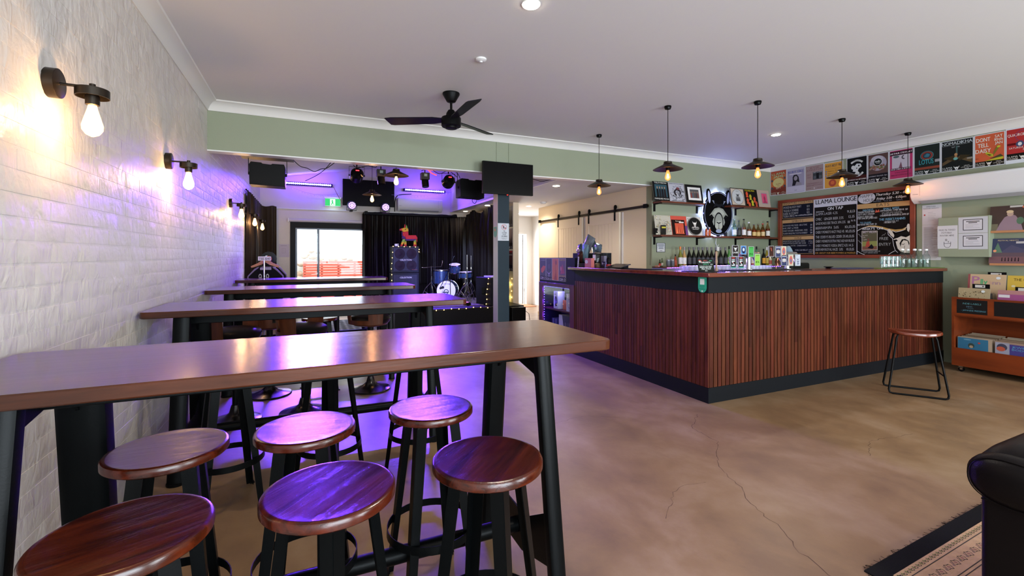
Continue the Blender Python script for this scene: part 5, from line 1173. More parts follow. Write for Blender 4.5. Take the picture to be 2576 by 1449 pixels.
for s, x, y, x1 in (('TENDER PULLED BEEF', 2160, 537, 2202), ('ZESTY SPICY CHICKEN', 2160, 542.5, 2202), ('HEARTY VEGE CHILI', 2160, 548.5, 2198), ('FOR ONE $14 JUMBO $22', 2160, 552.5, 2209), ('EMPANADAS - 3 PER SERVE  $14', 2217, 533, 2286), ('CHEESEBURGER SPRINGROLL BITES $17', 2216, 545, 2289), ('RED ROCK DELI CHIPS  $4', 2159, 568, 2208)): p.textp(s, x, y, x1, 4, WH)
for y, x1 in ((536, 2272), (539, 2272), (542, 2264)): p.scrib(2221, y+1, x1, 2.4, GR, int(y))
p.textp("THIS WEEK'S PANINI'S", 2214, 555.5, 2280, 5.5, BL_, bold=2); p.textp('- GREEN LOVE  $22', 2225, 557.8+1, 2263, 3, GR); p.textp('- REUBEN  $22', 2225, 562, 2255, 3.6, WH); p.textp('TO SHARE', 2166, 563.5, 2194, 4.5, BL_)
# the hill line, the gold swoosh and the animal head
def strokep(pts, w, h):
    for i in range(len(pts)-1):
        (x0, y0), (x1, y1) = pts[i], pts[i+1]; L_ = math.hypot(x1-x0, y1-y0) or 1; nx_, ny_ = -(y1-y0)/L_*w/2, (x1-x0)/L_*w/2
        p.polyp([(x0-nx_, y0-ny_), (x1-nx_, y1-ny_), (x1+nx_, y1+ny_), (x0+nx_, y0+ny_)], h)
arc = [(2158, 581.5), (2166, 577), (2176, 573), (2190, 570.5), (2204, 571), (2216, 573.5), (2228, 577), (2237, 580)]
p.polyp([(2158, 581), (2172, 573), (2188, 568), (2204, 567.5), (2220, 570), (2238, 575), (2255, 577.5), (2272, 576), (2282, 571), (2281, 578), (2268, 582), (2250, 582.5), (2232, 578), (2214, 572.5), (2196, 570), (2180, 572)], 'b08c48')
strokep(arc, 1.3, 'c8c8cc'); strokep([(2158, 631), (2168, 637), (2178, 641)], 1.2, WH); strokep([(2238, 640), (2246, 635), (2254, 631)], 1.2, WH)
strokep([(2236, 577), (2237, 590), (2248, 600), (2251, 618), (2255, 630), (2262, 636)], 1.2, WH)
p.polyp([(2237, 577), (2240, 575.5), (2247, 582), (2253, 592), (2251, 598), (2243, 592), (2238, 584)], 'c4bcb0'); p.polyp([(2284, 568), (2287, 562.5), (2291, 564), (2292, 575), (2289, 585), (2285, 580)], 'c4bcb0')
strokep([(2247, 580), (2256, 584), (2266, 582), (2276, 579), (2284, 571)], 1.2, WH)
p.polyp([(2252, 592), (2262, 586), (2276, 584), (2288, 582), (2292, 590), (2284, 592), (2270, 591), (2256, 597)], '141210')
HD = 'c8c0b4'
p.polyp([(2250, 602), (2262, 598), (2270, 594), (2282, 597), (2292, 592), (2292, 636), (2274, 636), (2262, 628), (2258, 615), (2256, 606)], HD)
p.polyp([(2266, 612), (2272, 602), (2280, 601), (2288, 605), (2291, 612), (2290, 618), (2286, 606), (2276, 604), (2270, 612), (2269, 622)], '141210'); p.polyp([(2251, 604), (2258, 602), (2262, 606), (2255, 608)], '141210'); p.polyp([(2262, 588), (2292, 584), (2292, 592), (2280, 590), (2268, 594)], '141210')
strokep([(2270, 613), (2275, 615.5), (2279, 613)], 1.2, '141210'); strokep([(2279, 618), (2278, 625), (2272, 627)], .9, '141210'); p.polyp([(2258, 622), (2268, 632), (2278, 636), (2262, 636)], '141210')
p.textp("WHAT'S  ON?", 2172, 579.3, 2225, 5.2, 'd0d0d4', bold=2)
bandp(2171, 2211, 581.5, 580.5, 630, 629, 'b8b0a8'); bandp(2172.3, 2209.8, 582.6, 581.7, 628.8, 627.8, '4c4830'); bandp(2172.3, 2209.8, 608, 606, 620, 619, '7c8040'); bandp(2172.3, 2209.8, 620, 619, 628.8, 627.8, '6c4434')
p.textp('BRETT WILSON', 2174, 587, 2208, 4.5, 'c8b8c4'); p.textp('31st AUG', 2174, 594, 2186, 3, 'c0b4b0'); p.textp('SUN', 2174, 599, 2180, 3, 'c0b4b0'); p.textp('4-6PM', 2174, 605, 2184, 3, 'c0b4b0')
p.polyp([(2180, 622), (2184, 608), (2190, 606), (2192, 620)], '9c3c28'); p.polyp([(2186, 624), (2196, 614), (2202, 622), (2198, 626)], '15131c'); pe(2188, 603, 2.5, 3.5, '6c3c30', 10)
p.textp('FREE', 2216, 604, 2238, 7, '8c8c8c'); p.textp('ENTRY', 2214.5, 618.5, 2244, 7.5, '8c8c8c', sh=.1)
for i, (a, c) in enumerate(((2162, 588), (2162, 604))): strokep([(a, c), (a+2, c+3), (a+4, c+2), (a+5, c+6), (a+8, c+6), (a+9, c+10)], .7, '8c8c8c')
strokep([(2222, 594), (2226, 590), (2228, 592), (2232, 586)], .7, '8c8c8c'); p.textp('NON-ALCOHOLIC BEER $8', 2171, 633.5, 2218, 2.8, GR); p.textp('SOFT DRINKS $4.50', 2176, 637.5, 2212, 2.8, GR)
p.build('board_lettering', t)
# ------------------------------------------------------------------ air conditioner
def aircon(lab, axis, wall, a0, a1, z0, z1, dep=.22):
    t = thing('air_conditioner', lab, 'air conditioner', (wall, (a0+a1)/2, z0) if axis == 'x' else ((a0+a1)/2, wall, z0))
    pf = [(0, z0+.03), (-dep*.55, z0), (-dep*.85, z0+.045), (-dep, z0+.10), (-dep, z1-.02), (-dep*.92, z1), (0, z1)]
    b = MB(); pr = [(wall+q, z) for q, z in pf]
    b.prism(pr if axis == 'x' else pr, 'y' if axis == 'x' else 'x', a0, a1); part('casing', b, pm('aircon_white', (214, 214, 216), .35), t, bevel=.008)
    e = .0015; pl = [(wall-dep*.60, z0+.004), (wall-dep*.84, z0+.038)]; n = Vector((-(pl[1][1]-pl[0][1]), pl[1][0]-pl[0][0])).normalized()*e
    q = [(pl[0][0]+n.x, pl[0][1]+n.y-.002), (pl[1][0]+n.x, pl[1][1]+n.y-.002), (pl[1][0]+n.x-.004, pl[1][1]+n.y-.005), (pl[0][0]+n.x-.002, pl[0][1]+n.y-.006)]
    b = MB(); b.prism(q, 'y' if axis == 'x' else 'x', a0+.06, a1-.09); part('louvre', b, pm('aircon_grey', (168, 168, 172), .4), t, smooth=False)
    b = MB()
    if axis == 'x': b.box(wall-dep-.001, wall-dep, a1-.11, a1-.107, z0+.1, z1-.03); b.box(wall-dep-.001, wall-dep, a1-.09, a1-.03, z0+.12, z0+.127)
    else: b.box(a0+.03, a0+.09, wall-dep-.001, wall-dep, z0+.12, z0+.127); b.box(a1-.11, a1-.107, wall-dep-.001, wall-dep, z0+.1, z1-.03)
    part('seam_and_badge', b, pm('aircon_mark', (150, 150, 152), .4), t, smooth=False)
aircon('white split air conditioner high on the menu wall below the posters', 'x', WM, 2.32, 3.46, 2.115, 2.43)
aircon('white split air conditioner on the far wall below the right LED bar', 'y', YF-.001, 1.98, 3.09, 2.50, 2.815, dep=.2)
# papers, cover box and its notices
def sheet(name, lab, y0, y1, z0, z1, x, f, grp=None, bd='c6c4c8'):
    p = Print('x', x, t=.001).frame(y0, z0, y1, z1, bd); f(p); return tag(p.build(name), lab, 'notice', grp)
def lines(p, v0, v1, n, seed=1, h='888488', u0=.1, u1=.9):
    rn = random.Random(seed)
    for k in range(n): v = v0+(v1-v0)*k/n; p.rect(u0, v, u0+(u1-u0)*rn.uniform(.5, 1), v+.008, h)
sheet('paper_notice', 'long pale sheet with a red dot taped to the green wall, upper one', Y(2320), Y(2369), 1.83, 2.10, WM, lambda p: (p.text('APPROVED', .45, .88, .06, '504c50', w=.5), p.text('MANAGER ON DUTY', .45, .79, .055, '504c50', w=.8), p.ell(.13, .5, .045, .04, 'b03030'), lines(p, .2, .7, 6, 3, '78747c', .3, .8)))
sheet('paper_notice', 'long pale sheet of fine print on the wall beside the water bottles', Y(2320), Y(2367), 1.35, 1.828, WM, lambda p: lines(p, .04, .95, 44, 5, 'a09490'))
t = thing('meter_box', 'green-painted flat box on the menu wall carrying three white notices', 'box', (WM, 2.95, 1.39)); GB = 7.60
yb0, yb1 = on(2360, 600, 'x', GB).y, on(2489, 600, 'x', GB).y
b = MB(); b.box(GB, WM, yb1, yb0, 1.392, 1.905); part('cover', b, M_GREEN, t, bevel=.004)
YG = lambda px: on(px, 600, 'x', GB).y
sheet('water_notice', 'white sheet with a drawn cup of water on the green box', YG(2358.5), YG(2409), 1.50, 1.80, GB, lambda p: (p.text('FREE FILTERED', .48, .78, .065, '3c3a3c', w=.82), p.text('POTABLE', .46, .66, .065, '3c3a3c', w=.5), p.text('WATER HERE', .47, .54, .065, '3c3a3c', w=.72), p.ring(.5, .17, .17, .13, .02, '3c3a3c', 16, PI, 2*PI), p.rect(.32, .17, .34, .3, '3c3a3c'), p.rect(.66, .17, .68, .3, '3c3a3c'), p.rect(.34, .22, .66, .235, '3c3a3c'), p.ring(.44, .38, .05, .045, .018, '3c3a3c'), p.ring(.55, .3, .03, .03, .012, '3c3a3c')))
for (z0, z1, l) in ((1.695, 1.895, 'laminated white notice with a black border, upper of two on the green box'), (1.49, 1.69, 'laminated white notice with a black border, lower of two on the green box')):
    def fn(p):
        p.rect(.16, .17, .84, .86, '2c2a2e'); p.rect(.185, .21, .815, .82, 'c8c6cc')
        for v, w_ in ((.7, .46), (.62, .3)): p.rect(.5-w_/2, v, .5+w_/2, v+.045, '302e30')
        lines(p, .3, .58, 6, 2, '8c888c', .25, .75)
    sheet('laminated_notice', l, YG(2411), YG(2485), z0, z1, GB, fn, None, 'bcbcc2')
# record ledges on the wall
def ledge_record(lab, z, f, side):
    y0 = on(2494, 560, 'x', WM-.05).y
    t = thing('record_ledge', 'pale timber ledge under the '+side, 'ledge', (WM, y0-.16, z))
    b = MB(); b.box(WM-.10, WM, y0-.36, y0+.0, z-.014, z); b.box(WM-.10, WM-.092, y0-.36, y0, z, z+.012); part('board', b, pm('pale_timber', (178, 124, 84), .5), t, smooth=False)
    p = Print('x', WM-.085, t=.004).frame(y0+.012, z+.0005, y0-.302, z+.315, '8c8478'); f(p); tag(p.build('record_sleeve', lean=.16), lab, 'record')
def r1(p):
    p.rect(0, 0, 1, 1, '3c2c28'); p.rect(0, 0, .25, .3, '6c6450'); p.poly([(.2, 0), (.95, 0), (.86, .35), (.72, .6), (.6, .66), (.42, .55), (.3, .3)], '8c7480'); p.ell(.57, .68, .09, .1, 'b09484', 16); p.ell(.56, .76, .1, .06, 'c8b08c', 14); p.ell(.85, .4, .1, .14, '4c6c54', 12); p.rect(.55, .92, .9, .99, 'b8b4b0')
    p.ell(.92, .92, .04, .04, 'c06040')
ledge_record('brown album cover with a pale-haired seated figure, upper record ledge', 1.70, r1, 'upper album with a seated figure')
def r2(p):
    p.rect(0, 0, 1, 1, '54424c'); p.rect(0, .45, 1, 1, '2c3454'); p.poly([(.3, .45), (.6, .75), (1, .55), (1, .45)], '40405c'); p.poly([(.1, .45), (.22, .85), (.36, .45)], '50705c'); p.ell(.15, .52, .05, .05, 'e09068', 12); p.rect(0, .0, 1, .3, '6c4a50')
    for k in range(6): p.poly([(.35+k*.09, .12), (.38+k*.09, .12), (.375+k*.09, .26), (.355+k*.09, .26)], '20181c')
    p.text('FESTIVAL NIGHTS', .5, .9, .05, 'c8b890', w=.56); p.rect(.72, .8, .98, .88, 'b0acac')
ledge_record('dusky blue and rose album cover with tiny figures, lower record ledge', 1.305, r2, 'lower dusky album')
# ------------------------------------------------------------------ record crate on castors
t = thing('record_crate', 'open orange-brown timber record crate on castors against the menu wall', 'record rack', (7.45, 2.3, 0))
CX0, CX1, CY1, CY0 = 7.2, 7.70, 2.895, 1.35; zb = .075
b = MB()
b.box(CX0, CX1, CY1-.022, CY1, zb, .905); part('end_panel', b, M_CRATE, t, smooth=False)
b = MB(); b.box(CX0, CX1, CY0, CY0+.022, zb, .905); part('end_panel', b, M_CRATE, t, smooth=False)
b = MB(); b.box(CX0, CX0+.02, CY0+.022, CY1-.022, .685, .905); part('upper_front', b, M_CRATE, t, smooth=False)
b = MB(); b.box(CX0, CX0+.02, CY0+.022, CY1-.022, zb, .29); part('lower_front', b, M_CRATE, t, smooth=False)
b = MB(); b.box(CX0+.02, CX1-.02, CY0+.022, CY1-.022, .67, .69); part('tray_shelf', b, M_CRATE, t, smooth=False)
b = MB(); b.box(CX0+.02, CX1-.02, CY0+.022, CY1-.022, zb, zb+.02); part('bottom_board', b, M_CRATE, t, smooth=False)
b = MB(); b.box(CX1-.02, CX1, CY0+.022, CY1-.022, zb, 1.0); part('back_board', b, M_CRATE, t, smooth=False)
b = MB(); b.box(7.49, CX1-.02, CY0+.022, CY1-.022, .69, .867); part('riser', b, M_CRATE, t, smooth=False)
for y in (CY1-.07, CY0+.07):
    for x in (CX0+.06, CX1-.06):
        b = MB(); b.cyl((x-.012, y, .027), (x+.012, y, .027), .027, n=16); cw = part('castor', b, M_PLBLK, t)
        b = MB(); b.box(x-.018, x+.018, y-.02, y+.02, .05, zb); b.box(x-.018, x-.014, y-.015, y+.01, .025, .055); part('castor_bracket', b, M_CHROME, cw, smooth=False)
for i, (px0, px1) in enumerate(((2407, 2484), (2501, 2600))):
    p = Print('x', CX0, t=.002).frame(on(px0, 780, 'x', CX0).y, .715, on(px1, 780, 'x', CX0).y, .882, '1c1a1a')
    if i == 0: p.text('INDIE LABELS', .5, .66, .12, '4c7c84', w=.6, sh=.15); p.text('(NEW)', .42, .46, .1, '4c6c7c', w=.2); p.rect(.36, .38, .56, .395, '4c6c7c'); p.text('- JAPANESE PRESSINGS', .55, .18, .11, '4c7c8c', w=.8, sh=.1)
    p.build('chalk_panel', t)
def crate_rec(lab, y0, y1, x, z, h, f, lean=.12):
    p = Print('x', x, t=.004).frame(y0, z, y1, z+h, 'a89c8c'); f(p); return tag(p.build('record_sleeve', lean=lean), lab, 'record', 'records in the timber crate')
def rp(px, x): return on(px, 740, 'x', x).y
def a1(p): p.rect(0, 0, 1, 1, 'b89c7c'); p.rect(0, 0, .06, 1, '8c4448'); p.text('P', .22, .62, .3, 'a0688c', w=.2, bold=2); p.text('lly', .44, .62, .2, '3c9868', w=.18, bold=2); p.text('a', .6, .64, .15, 'b88c80', w=.08); p.text('nn', .76, .62, .15, '9c7c84', w=.2, bold=2); p.ell(.8, .87, .06, .05, 'c8ccd0')
crate_rec('tan record sleeve with pink and green script, rear left of the crate top', min(2.866, rp(2430, 7.5)), rp(2529, 7.5), 7.5, .868, .315, a1)
def a2(p): p.rect(0, 0, 1, 1, 'c0a03c'); p.text('THE ONLY ONE', .55, .8, .1, '2c2818', w=.8); p.text('YAZOO', .7, .45, .22, '241f14', w=.5, sh=.2); p.ell(.15, .6, .05, .04, 'd0c4a0')
crate_rec('yellow record sleeve with black handwriting, rear right of the crate top', rp(2532, 7.5), rp(2640, 7.5), 7.5, .868, .31, a2)
def a3(p):
    rn = random.Random(21); p.rect(0, 0, 1, 1, '9c8c6c')
    for k in range(90): p.ell(rn.random()*.96+.02, rn.uniform(.3, .88), rn.uniform(.008, .025), rn.uniform(.006, .02), rn.choice(('3c3424', '2c281c', 'b0a484', '54462c')), 6)
    p.ell(.8, .9, .06, .045, 'c4c8c8')
crate_rec('speckled black and tan record sleeve, front left of the crate top', 2.866, rp(2488, 7.26), 7.26, .6905, .33, a3)
def a4(p): p.rect(0, 0, 1, 1, '8c4474'); p.rect(.0, .86, 1, 1, 'a07070'); p.rect(.02, .74, .34, .84, 'c4c0c4'); p.ell(.6, .5, .2, .12, 'a8384c'); p.ell(.3, .45, .15, .1, '6c3c84')
crate_rec('shiny magenta record sleeve, front right of the crate top', rp(2507, 7.26), rp(2600, 7.26), 7.26, .6905, .325, a4)
def div(lab, px0, px1, x, z0, z1):
    b = MB(); b.box(x, x+.004, rp(px1, x), rp(px0, x), z0, z1); o = tag(part('record_divider', b, M_PLBLK, smooth=False), lab, 'divider', 'black dividers in the record crate')
    y0, y1 = rp(px0, x), rp(px1, x); q = Print('x', x-.0002, t=0); q.g = (y0, z1-.05, y1, z1); q.rect(.16, .15, .74, .8, 'bcb8b4'); q.ell(.62, .48, .05, .2, '504c4c', 12); q.build('divider_tag', o)
div('black divider with white tag behind the tan script sleeve', 2485, 2532, 7.575, .868, 1.21); div('black divider with white tag standing before the tan script sleeve', 2446, 2490, 7.31, .6905, 1.07); div('black divider with white tag cut off by the photo edge', 2554, 2600, 7.31, .6905, 1.055)
rn = random.Random(31)
for i in range(14):
    x = 7.235+i*.026
    for j, (ya, yb2) in enumerate(((rp(2408, 7.235)-.0, rp(2492, 7.235)), (rp(2500, 7.235), rp(2600, 7.235)))):
        b = MB(); c = rn.choice(('a08c78', '8c7464', 'a89880', '74604c', 'b0a08c')); hh = .425+rn.uniform(-.005, .008)+i*.0012
        b.box(x, x+.004, yb2-.01, ya-.006+rn.uniform(-.004, .004), zb+.0205, hh)
        o = part('record_sleeve', b, ink(c), smooth=False)
        if i == 0:
            q = Print('x', x, t=.0); q.g = (ya-.006, zb+.02, yb2, hh)
            if j == 0: q.rect(0, 0, .93, .98, '2c6484'); q.ell(.3, .92, .12, .02, '6c94a8'); q.ell(.42, .72, .1, .09, '30403c', 14); q.ell(.42, .68, .06, .05, 'a08870', 12); q.ell(.66, .84, .04, .03, 'b03830')
            else: q.rect(.02, 0, .4, .96, '8c8c9c'); q.ell(.2, .8, .14, .12, '38384c', 16); q.ell(.17, .74, .12, .08, 'a84c38', 14); q.rect(.4, 0, 1, .93, '3c3474'); q.text('JEWEL', .66, .82, .06, '4c8cb0', w=.4); q.text('BODY', .66, .73, .06, '4c8cb0', w=.4)
            q.build('sleeve_front', o); tag(o, ('blue record sleeve with a small head showing, front of the lower left stack', 'grey and indigo record sleeve, front of the lower right stack')[j], 'record', 'records in the timber crate')
        else: tag(o, 'record sleeve filed in the lower %s stack of the timber crate' % ('left', 'right')[j], 'record', 'filed records in the lower %s stack' % ('left', 'right')[j])
for i in range(7):
    for j, (a_, c_) in enumerate(((2404, 2488), (2507, 2600))):
        x = 7.36+i*.018; b = MB(); b.box(x, x+.004, rp(c_, 7.3), rp(a_, 7.3), .6905, .962+rn.uniform(-.006, .006)); tag(part('record_sleeve', b, ink(rn.choice(('a08c78', '5c5450', 'a89880'))), smooth=False), 'record sleeve filed behind the front %s sleeve on the crate top' % ('left', 'right')[j], 'record', 'filed records on the crate top %s' % ('left', 'right')[j])
# ================================================================== things on the bar
ZB = 1.2465
def bt(px, py): return on(px, py, 'z', ZB)
# chip packets piled in a dark box
q = Vector((3.66, 5.42, ZB))
b = MB(); b.box(3.68, 3.82, 5.18, 5.42, ZB, ZB+.20); tag(part('counter_box', b, M_DKPAN, smooth=False), 'dark open box on the bar behind the pink carton', 'box')
b = MB(); b.box(3.50, 3.66, 5.34, 5.56, ZB, ZB+.055); tag(part('counter_tray', b, pm('dark_tray', (40, 26, 26), .4), smooth=False), 'low dark tray holding snack packets at the bar end', 'tray')
def packet(c, w, h, rot, tilt, col, lab, sd):
    rn = random.Random(sd); b = MB(); n = 9; F_, B_ = [], []
    for j in range(n):
        for i in range(n):
            u, v = i/(n-1)*2-1, j/(n-1)*2-1; puff = (1-u*u)**.5*(1-v**4)*.03+rn.uniform(-.0035, .0035)
            F_.append(Vector((u*w/2, -puff, v*h/2))); B_.append(Vector((u*w/2, puff, v*h/2)))
    M = Matrix.Translation(Vector(c)) @ Matrix.Rotation(rot, 4, 'Z') @ Matrix.Rotation(tilt, 4, 'Y')
    vs = [M @ v for v in F_+B_]; fs = []
    for j in range(n-1):
        for i in range(n-1): a = j*n+i; fs.append((a, a+1, a+n+1, a+n)); a += n*n; fs.append((a, a+n, a+n+1, a+1))
    b.add(vs, fs); b2 = b; return tag(part('snack_packet', b2, pm('packet_'+col, hexc(col), .22, metal=.5, bump=.25, bscale=30)), lab, 'snack packet', 'snack packets at the bar end')
packet((3.62, 5.44, ZB+.33), .15, .24, -PI/2+.3, .5, '74808c', 'dark foil snack packet standing on its corner at the top of the pile', 1)
packet((3.58, 5.47, ZB+.20), .16, .25, -PI/2, .15, '7ca4b4', 'blue-grey foil snack packet in the middle of the pile', 2)
packet((3.66, 5.34, ZB+.25), .15, .20, -PI/2-.3, -.7, '64808c', 'pale blue foil snack packet leaning right on the pile', 3)
packet((3.57, 5.57, ZB+.24), .10, .18, -PI/2, -.2, '404c60', 'navy foil snack packet at the left of the pile', 4)
packet((3.55, 5.55, ZB+.145), .13, .17, -PI/2, .1, '4c2c28', 'brown snack packet with yellow stripe at the left end of the bar', 5)
packet((3.64, 5.24, ZB+.27), .17, .12, -PI/2, .2, '6c8498', 'pale foil snack packet lying on the dark box', 6)
packet((3.55, 5.585, ZB+.23), .08, .08, -PI/2, .4, 'a890b8', 'small shiny pink and white packet above the brown one', 7)
b = MB(); P_ = Print('x', 3.462, t=.003).frame(bt(1466, 672).y, ZB, bt(1478.5, 672).y, ZB+.148, 'b8bcb4')
for v, w_ in ((.8, .7), (.66, .5), (.42, .3), (.24, .8), (.12, .6)): P_.rect(.5-w_/2, v, .5+w_/2, v+.05, '3c4044')
tag(P_.build('handwritten_card', lean=.08), 'small upright white card with handwriting on the bar end', 'sign')
P_ = Print('x', 3.50, t=.05); P_.g = (on(1479, 660, 'x', 3.5).y, ZB, on(1495, 660, 'x', 3.5).y, ZB+.128); P_.slab('b8605c'); P_.ell(.25, .62, .25, .2, 'c8c0c4', 16)
tag(P_.build('pink_carton'), 'salmon pink carton with pale oval, beside the white card', 'box')
t = thing('tip_jar', 'clear jar with a brown lid and white paper tag, half full of coins', 'jar', (3.56, on(1503, 650, 'x', 3.56).y, ZB)); L_ = t.location
b = MB(); b.lathe([(.045, 0), (.05, .01), (.05, .17), (.045, .185)], L_, 24); part('jar_glass', b, glass('jar_glass', (232, 232, 230)), t)
b = MB(); b.lathe([(.05, .186), (.053, .19), (.053, .205), (.048, .208)], L_, 24); part('lid', b, pm('jar_lid', (70, 56, 50), .5), t)
b = MB(); b.lathe([(.043, .004), (.044, .05), (.02, .062)], L_, 16); part('coins', b, pm('coins', (120, 96, 72), .4, metal=.6, bump=.8, bscale=90), t)
b = MB(); b.box(L_.x-.056, L_.x-.054, L_.y-.035, L_.y+.03, ZB+.1, ZB+.175); part('paper_tag', b, M_PAPER, t, smooth=False)
yy = on(1517, 650, 'x', 3.62).y
b = MB(); b.box(3.60, 3.66, yy-.045, yy+.045, ZB, ZB+.20); o = tag(part('clear_dispenser', b, glass('acrylic', (226, 226, 232), ior=1.5), bevel=.002), 'clear acrylic box with lilac cards behind the tip jar', 'dispenser')
b = MB(); b.box(3.61, 3.65, yy-.04, yy+.035, ZB+.002, ZB+.16); part('cards_inside', b, pm('lilac_cards', (150, 142, 160), .5), o, smooth=False)
P_ = Print('x', 3.55, t=.004); y0 = on(1513.5, 660, 'x', 3.55).y; P_.g = (y0, ZB, y0-.07, ZB+.085); P_.slab('202224'); P_.rect(.1, .55, .3, .85, 'c8c8c8'); P_.rect(.4, .68, .85, .74, 'a0a0a0'); P_.rect(.4, .5, .75, .54, '808080'); tag(P_.build('payment_card_sign', lean=.1), 'small black sign with white mark in front of the clear box', 'sign')
b = MB(); yy = on(1531, 655, 'x', 3.6).y; b.lathe([(.022, 0), (.022, .07), (.03, .075), (.03, .12), (.018, .14)], (3.60, yy, ZB), 16); o = tag(part('hand_stamp', b, M_PLBLK), 'black-topped stamp beside the card reader', 'stamp')
b = MB(); b.lathe([(.034, .02), (.034, .05)], (3.60, yy, ZB), 16); part('red_band', b, pm('red_plastic', (170, 40, 50), .4), o)
y0, y1 = on(1530, 672, 'x', 3.5).y, on(1567, 672, 'x', 3.5).y
t = thing('payment_tablet', 'flat black tablet on a low stand lying on the bar', 'tablet', (3.55, (y0+y1)/2, ZB))
b = MB(); b.prism([(3.46, ZB+.01), (3.62, ZB+.05), (3.62, ZB+.06), (3.46, ZB+.02)], 'y', y1, y0); part('screen', b, pm('tablet_glass', (52, 50, 46), .15), t, smooth=False)
b = MB(); b.box(3.56, 3.63, y1+.06, y0-.06, ZB, ZB+.045); part('stand', b, M_PLBLK, t, smooth=False)
# rubber bar mats
for i, (x0, x1, y0, y1, l) in enumerate(((3.50, 3.70, 4.05, 4.75, 'dark rubber bar mat along the short arm of the bar'), (3.50, 3.78, 3.26, 3.56, 'dark rubber bar mat at the bar corner'), (4.05, 5.30, 3.38, 3.66, 'dark bar mat under the tap towers'), (6.0, 6.6, 3.4, 3.66, 'blue and black bar mat right of the taps'))):
    b = MB(); b.box(x0, x1, y0, y1, ZB, ZB+.007); o = tag(part('bar_mat', b, pm('rubber_mat' if i < 3 else 'blue_mat', (28, 28, 30) if i < 3 else (40, 52, 84), .6), smooth=False), l, 'mat')
b = MB(); b.box(6.55, XM-.01, 3.17, 3.42, ZB, ZB+.006); tag(part('green_cloth', b, pm('green_cloth', (96, 120, 50), .9), smooth=False), 'green cloth under the water bottles on the bar', 'cloth')
# folded chalk menu
P_ = Print('y', 3.36, t=.006); A = on(1757, 680, 'y', 3.36); B_ = on(1799, 680, 'y', 3.36); P_.g = (A.x+.005, ZB+.0005, B_.x-.01, ZB+.132); P_.slab('1c1f1c')
P_.text('SPICY', .5, .83, .09, 'b43c3c', w=.26); P_.text('MARGARITA', .5, .68, .11, 'c8ccc8', w=.6, bold=2); P_.text('SPRITZ', .5, .54, .1, '3c9c70', w=.36); P_.text('$20', .86, .54, .08, 'c8ccc8', w=.14)
for k in range(8): P_.rect(.08+k*.1, .47, .14+k*.1, .49, 'b0b4b0')
P_.text('BEERFARM IMP', .45, .32, .11, 'c8ccc8', w=.76, bold=2); P_.text('MILK STOUT', .47, .18, .11, 'c8ccc8', w=.6, bold=2); P_.text('$16', .45, .04, .09, 'c8ccc8', w=.16); P_.ring(.12, .78, .12, .16, .025, 'b43c3c', 14, -.6, 2.4); P_.ell(.12, .8, .07, .08, 'a8b4a8', 12); P_.rect(.72, .84, .9, .88, '4ca47c')
tag(P_.build('chalk_menu_card', lean=.2), 'black chalk specials card leaning back at the bar corner', 'sign')
b = MB(); b.lathe([(.016, 0), (.018, .02), (.008, .04), (.01, .08), (.014, .1), (.009, .13), (.012, .17), (.013, .20), (.005, .21)], (on(1802, 680, 'y', 3.5).x, 3.5, ZB), 14); tag(part('pepper_mill', b, pm('pale_wood', (150, 120, 92), .5)), 'tall turned pale wooden tap handle right of the chalk card', 'tap handle')
# beer towers with badges
def badge(px, pyt, pyb, pw, f, lab, y=3.62, grp='tap badges'):
    """upright tap badge: centre column, top and bottom rows, pixel width"""
    A = on(px-pw/2, pyb, 'y', y); B_ = on(px+pw/2, pyb, 'y', y); T = on(px, pyt, 'y', y)
    p = Print('y', y, t=.008); p.g = (A.x, A.z, B_.x, T.z); p.slab('a8a8ac'); f(p); return p, (A.x+B_.x)/2, A.z, T.z
def tower(lab, x, y, bs, w=.05, wide=True, h=.16):
    t = thing('beer_tower', lab, 'beer tap', (x, y, ZB)); 
    b = MB(); b.lathe([(.06, 0), (.06, .01), (.028, .014), (.026, h), (.02, h)], (x, y, ZB), 24); part('column', b, M_CHROME, t)
    if wide: b = MB(); b.cyl((x-.13, y-.01, ZB+h+.02), (x+.13, y-.01, ZB+h+.02), .03, n=22); part('cross_tube', b, M_CHROME, t)
    for (px, a, c, pw, f) in bs:
        p, cx_, z0, z1 = badge(px, a, c, pw, f, '', y-.05)
        o = p.build('tap_badge', t)
        b = MB(); b.cyl((cx_, y-.042, z0+.01), (cx_, y-.03, ZB+h+.02 if z0 > ZB+.1 else z0+.03), .007, n=8); b.cyl((cx_, y-.04, z0+.02), (cx_, y, ZB+h*.9), .012, n=10); part('tap_spout', b, M_CHROME, t)
def bl(bg, fn): 
    def f(p): p.rect(.06, .03, .94, .97, bg); fn(p)
    return f
LAG = bl('241c1c', lambda p: (llama_icon(p, .5, .68, .18, 'd0d0d0', '241c1c', 1.6), p.text('LAGER', .5, .28, .14, 'd0d0d0', w=.8, bold=2)))
BLU = bl('3c7cb8', lambda p: (p.ell(.5, .5, .38, .4, '1c2c5c', 20), p.ell(.5, .55, .18, .2, 'b8c4d0', 14), p.ell(.5, .25, .2, .09, '101830', 12)))
GRN = bl('3c9c44', lambda p: (p.text('IPA', .5, .2, .18, '143c14', w=.6, bold=2), p.rect(.2, .85, .8, .93, '2c7c34')))
LIM = bl('84b844', lambda p: (p.text('IPA', .5, .24, .16, '203c10', w=.6, bold=2), p.rect(.2, .84, .8, .92, '648c34')))
BRN = bl('3c2420', lambda p: (p.poly([(.3, .85), (.5, .8), (.6, .5), (.5, .52)], 'b05038'), p.rect(.14, .06, .86, .09, '6c4c40')))
ROY = bl('2c345c', lambda p: (p.ell(.5, .5, .35, .2, '8c7468', 16), p.rect(.15, .5, .85, .6, 'd0d0d0'), p.rect(.15, .38, .85, .46, 'd0d0d0'), p.rect(.1, .82, .9, .9, 'a8a8b8')))
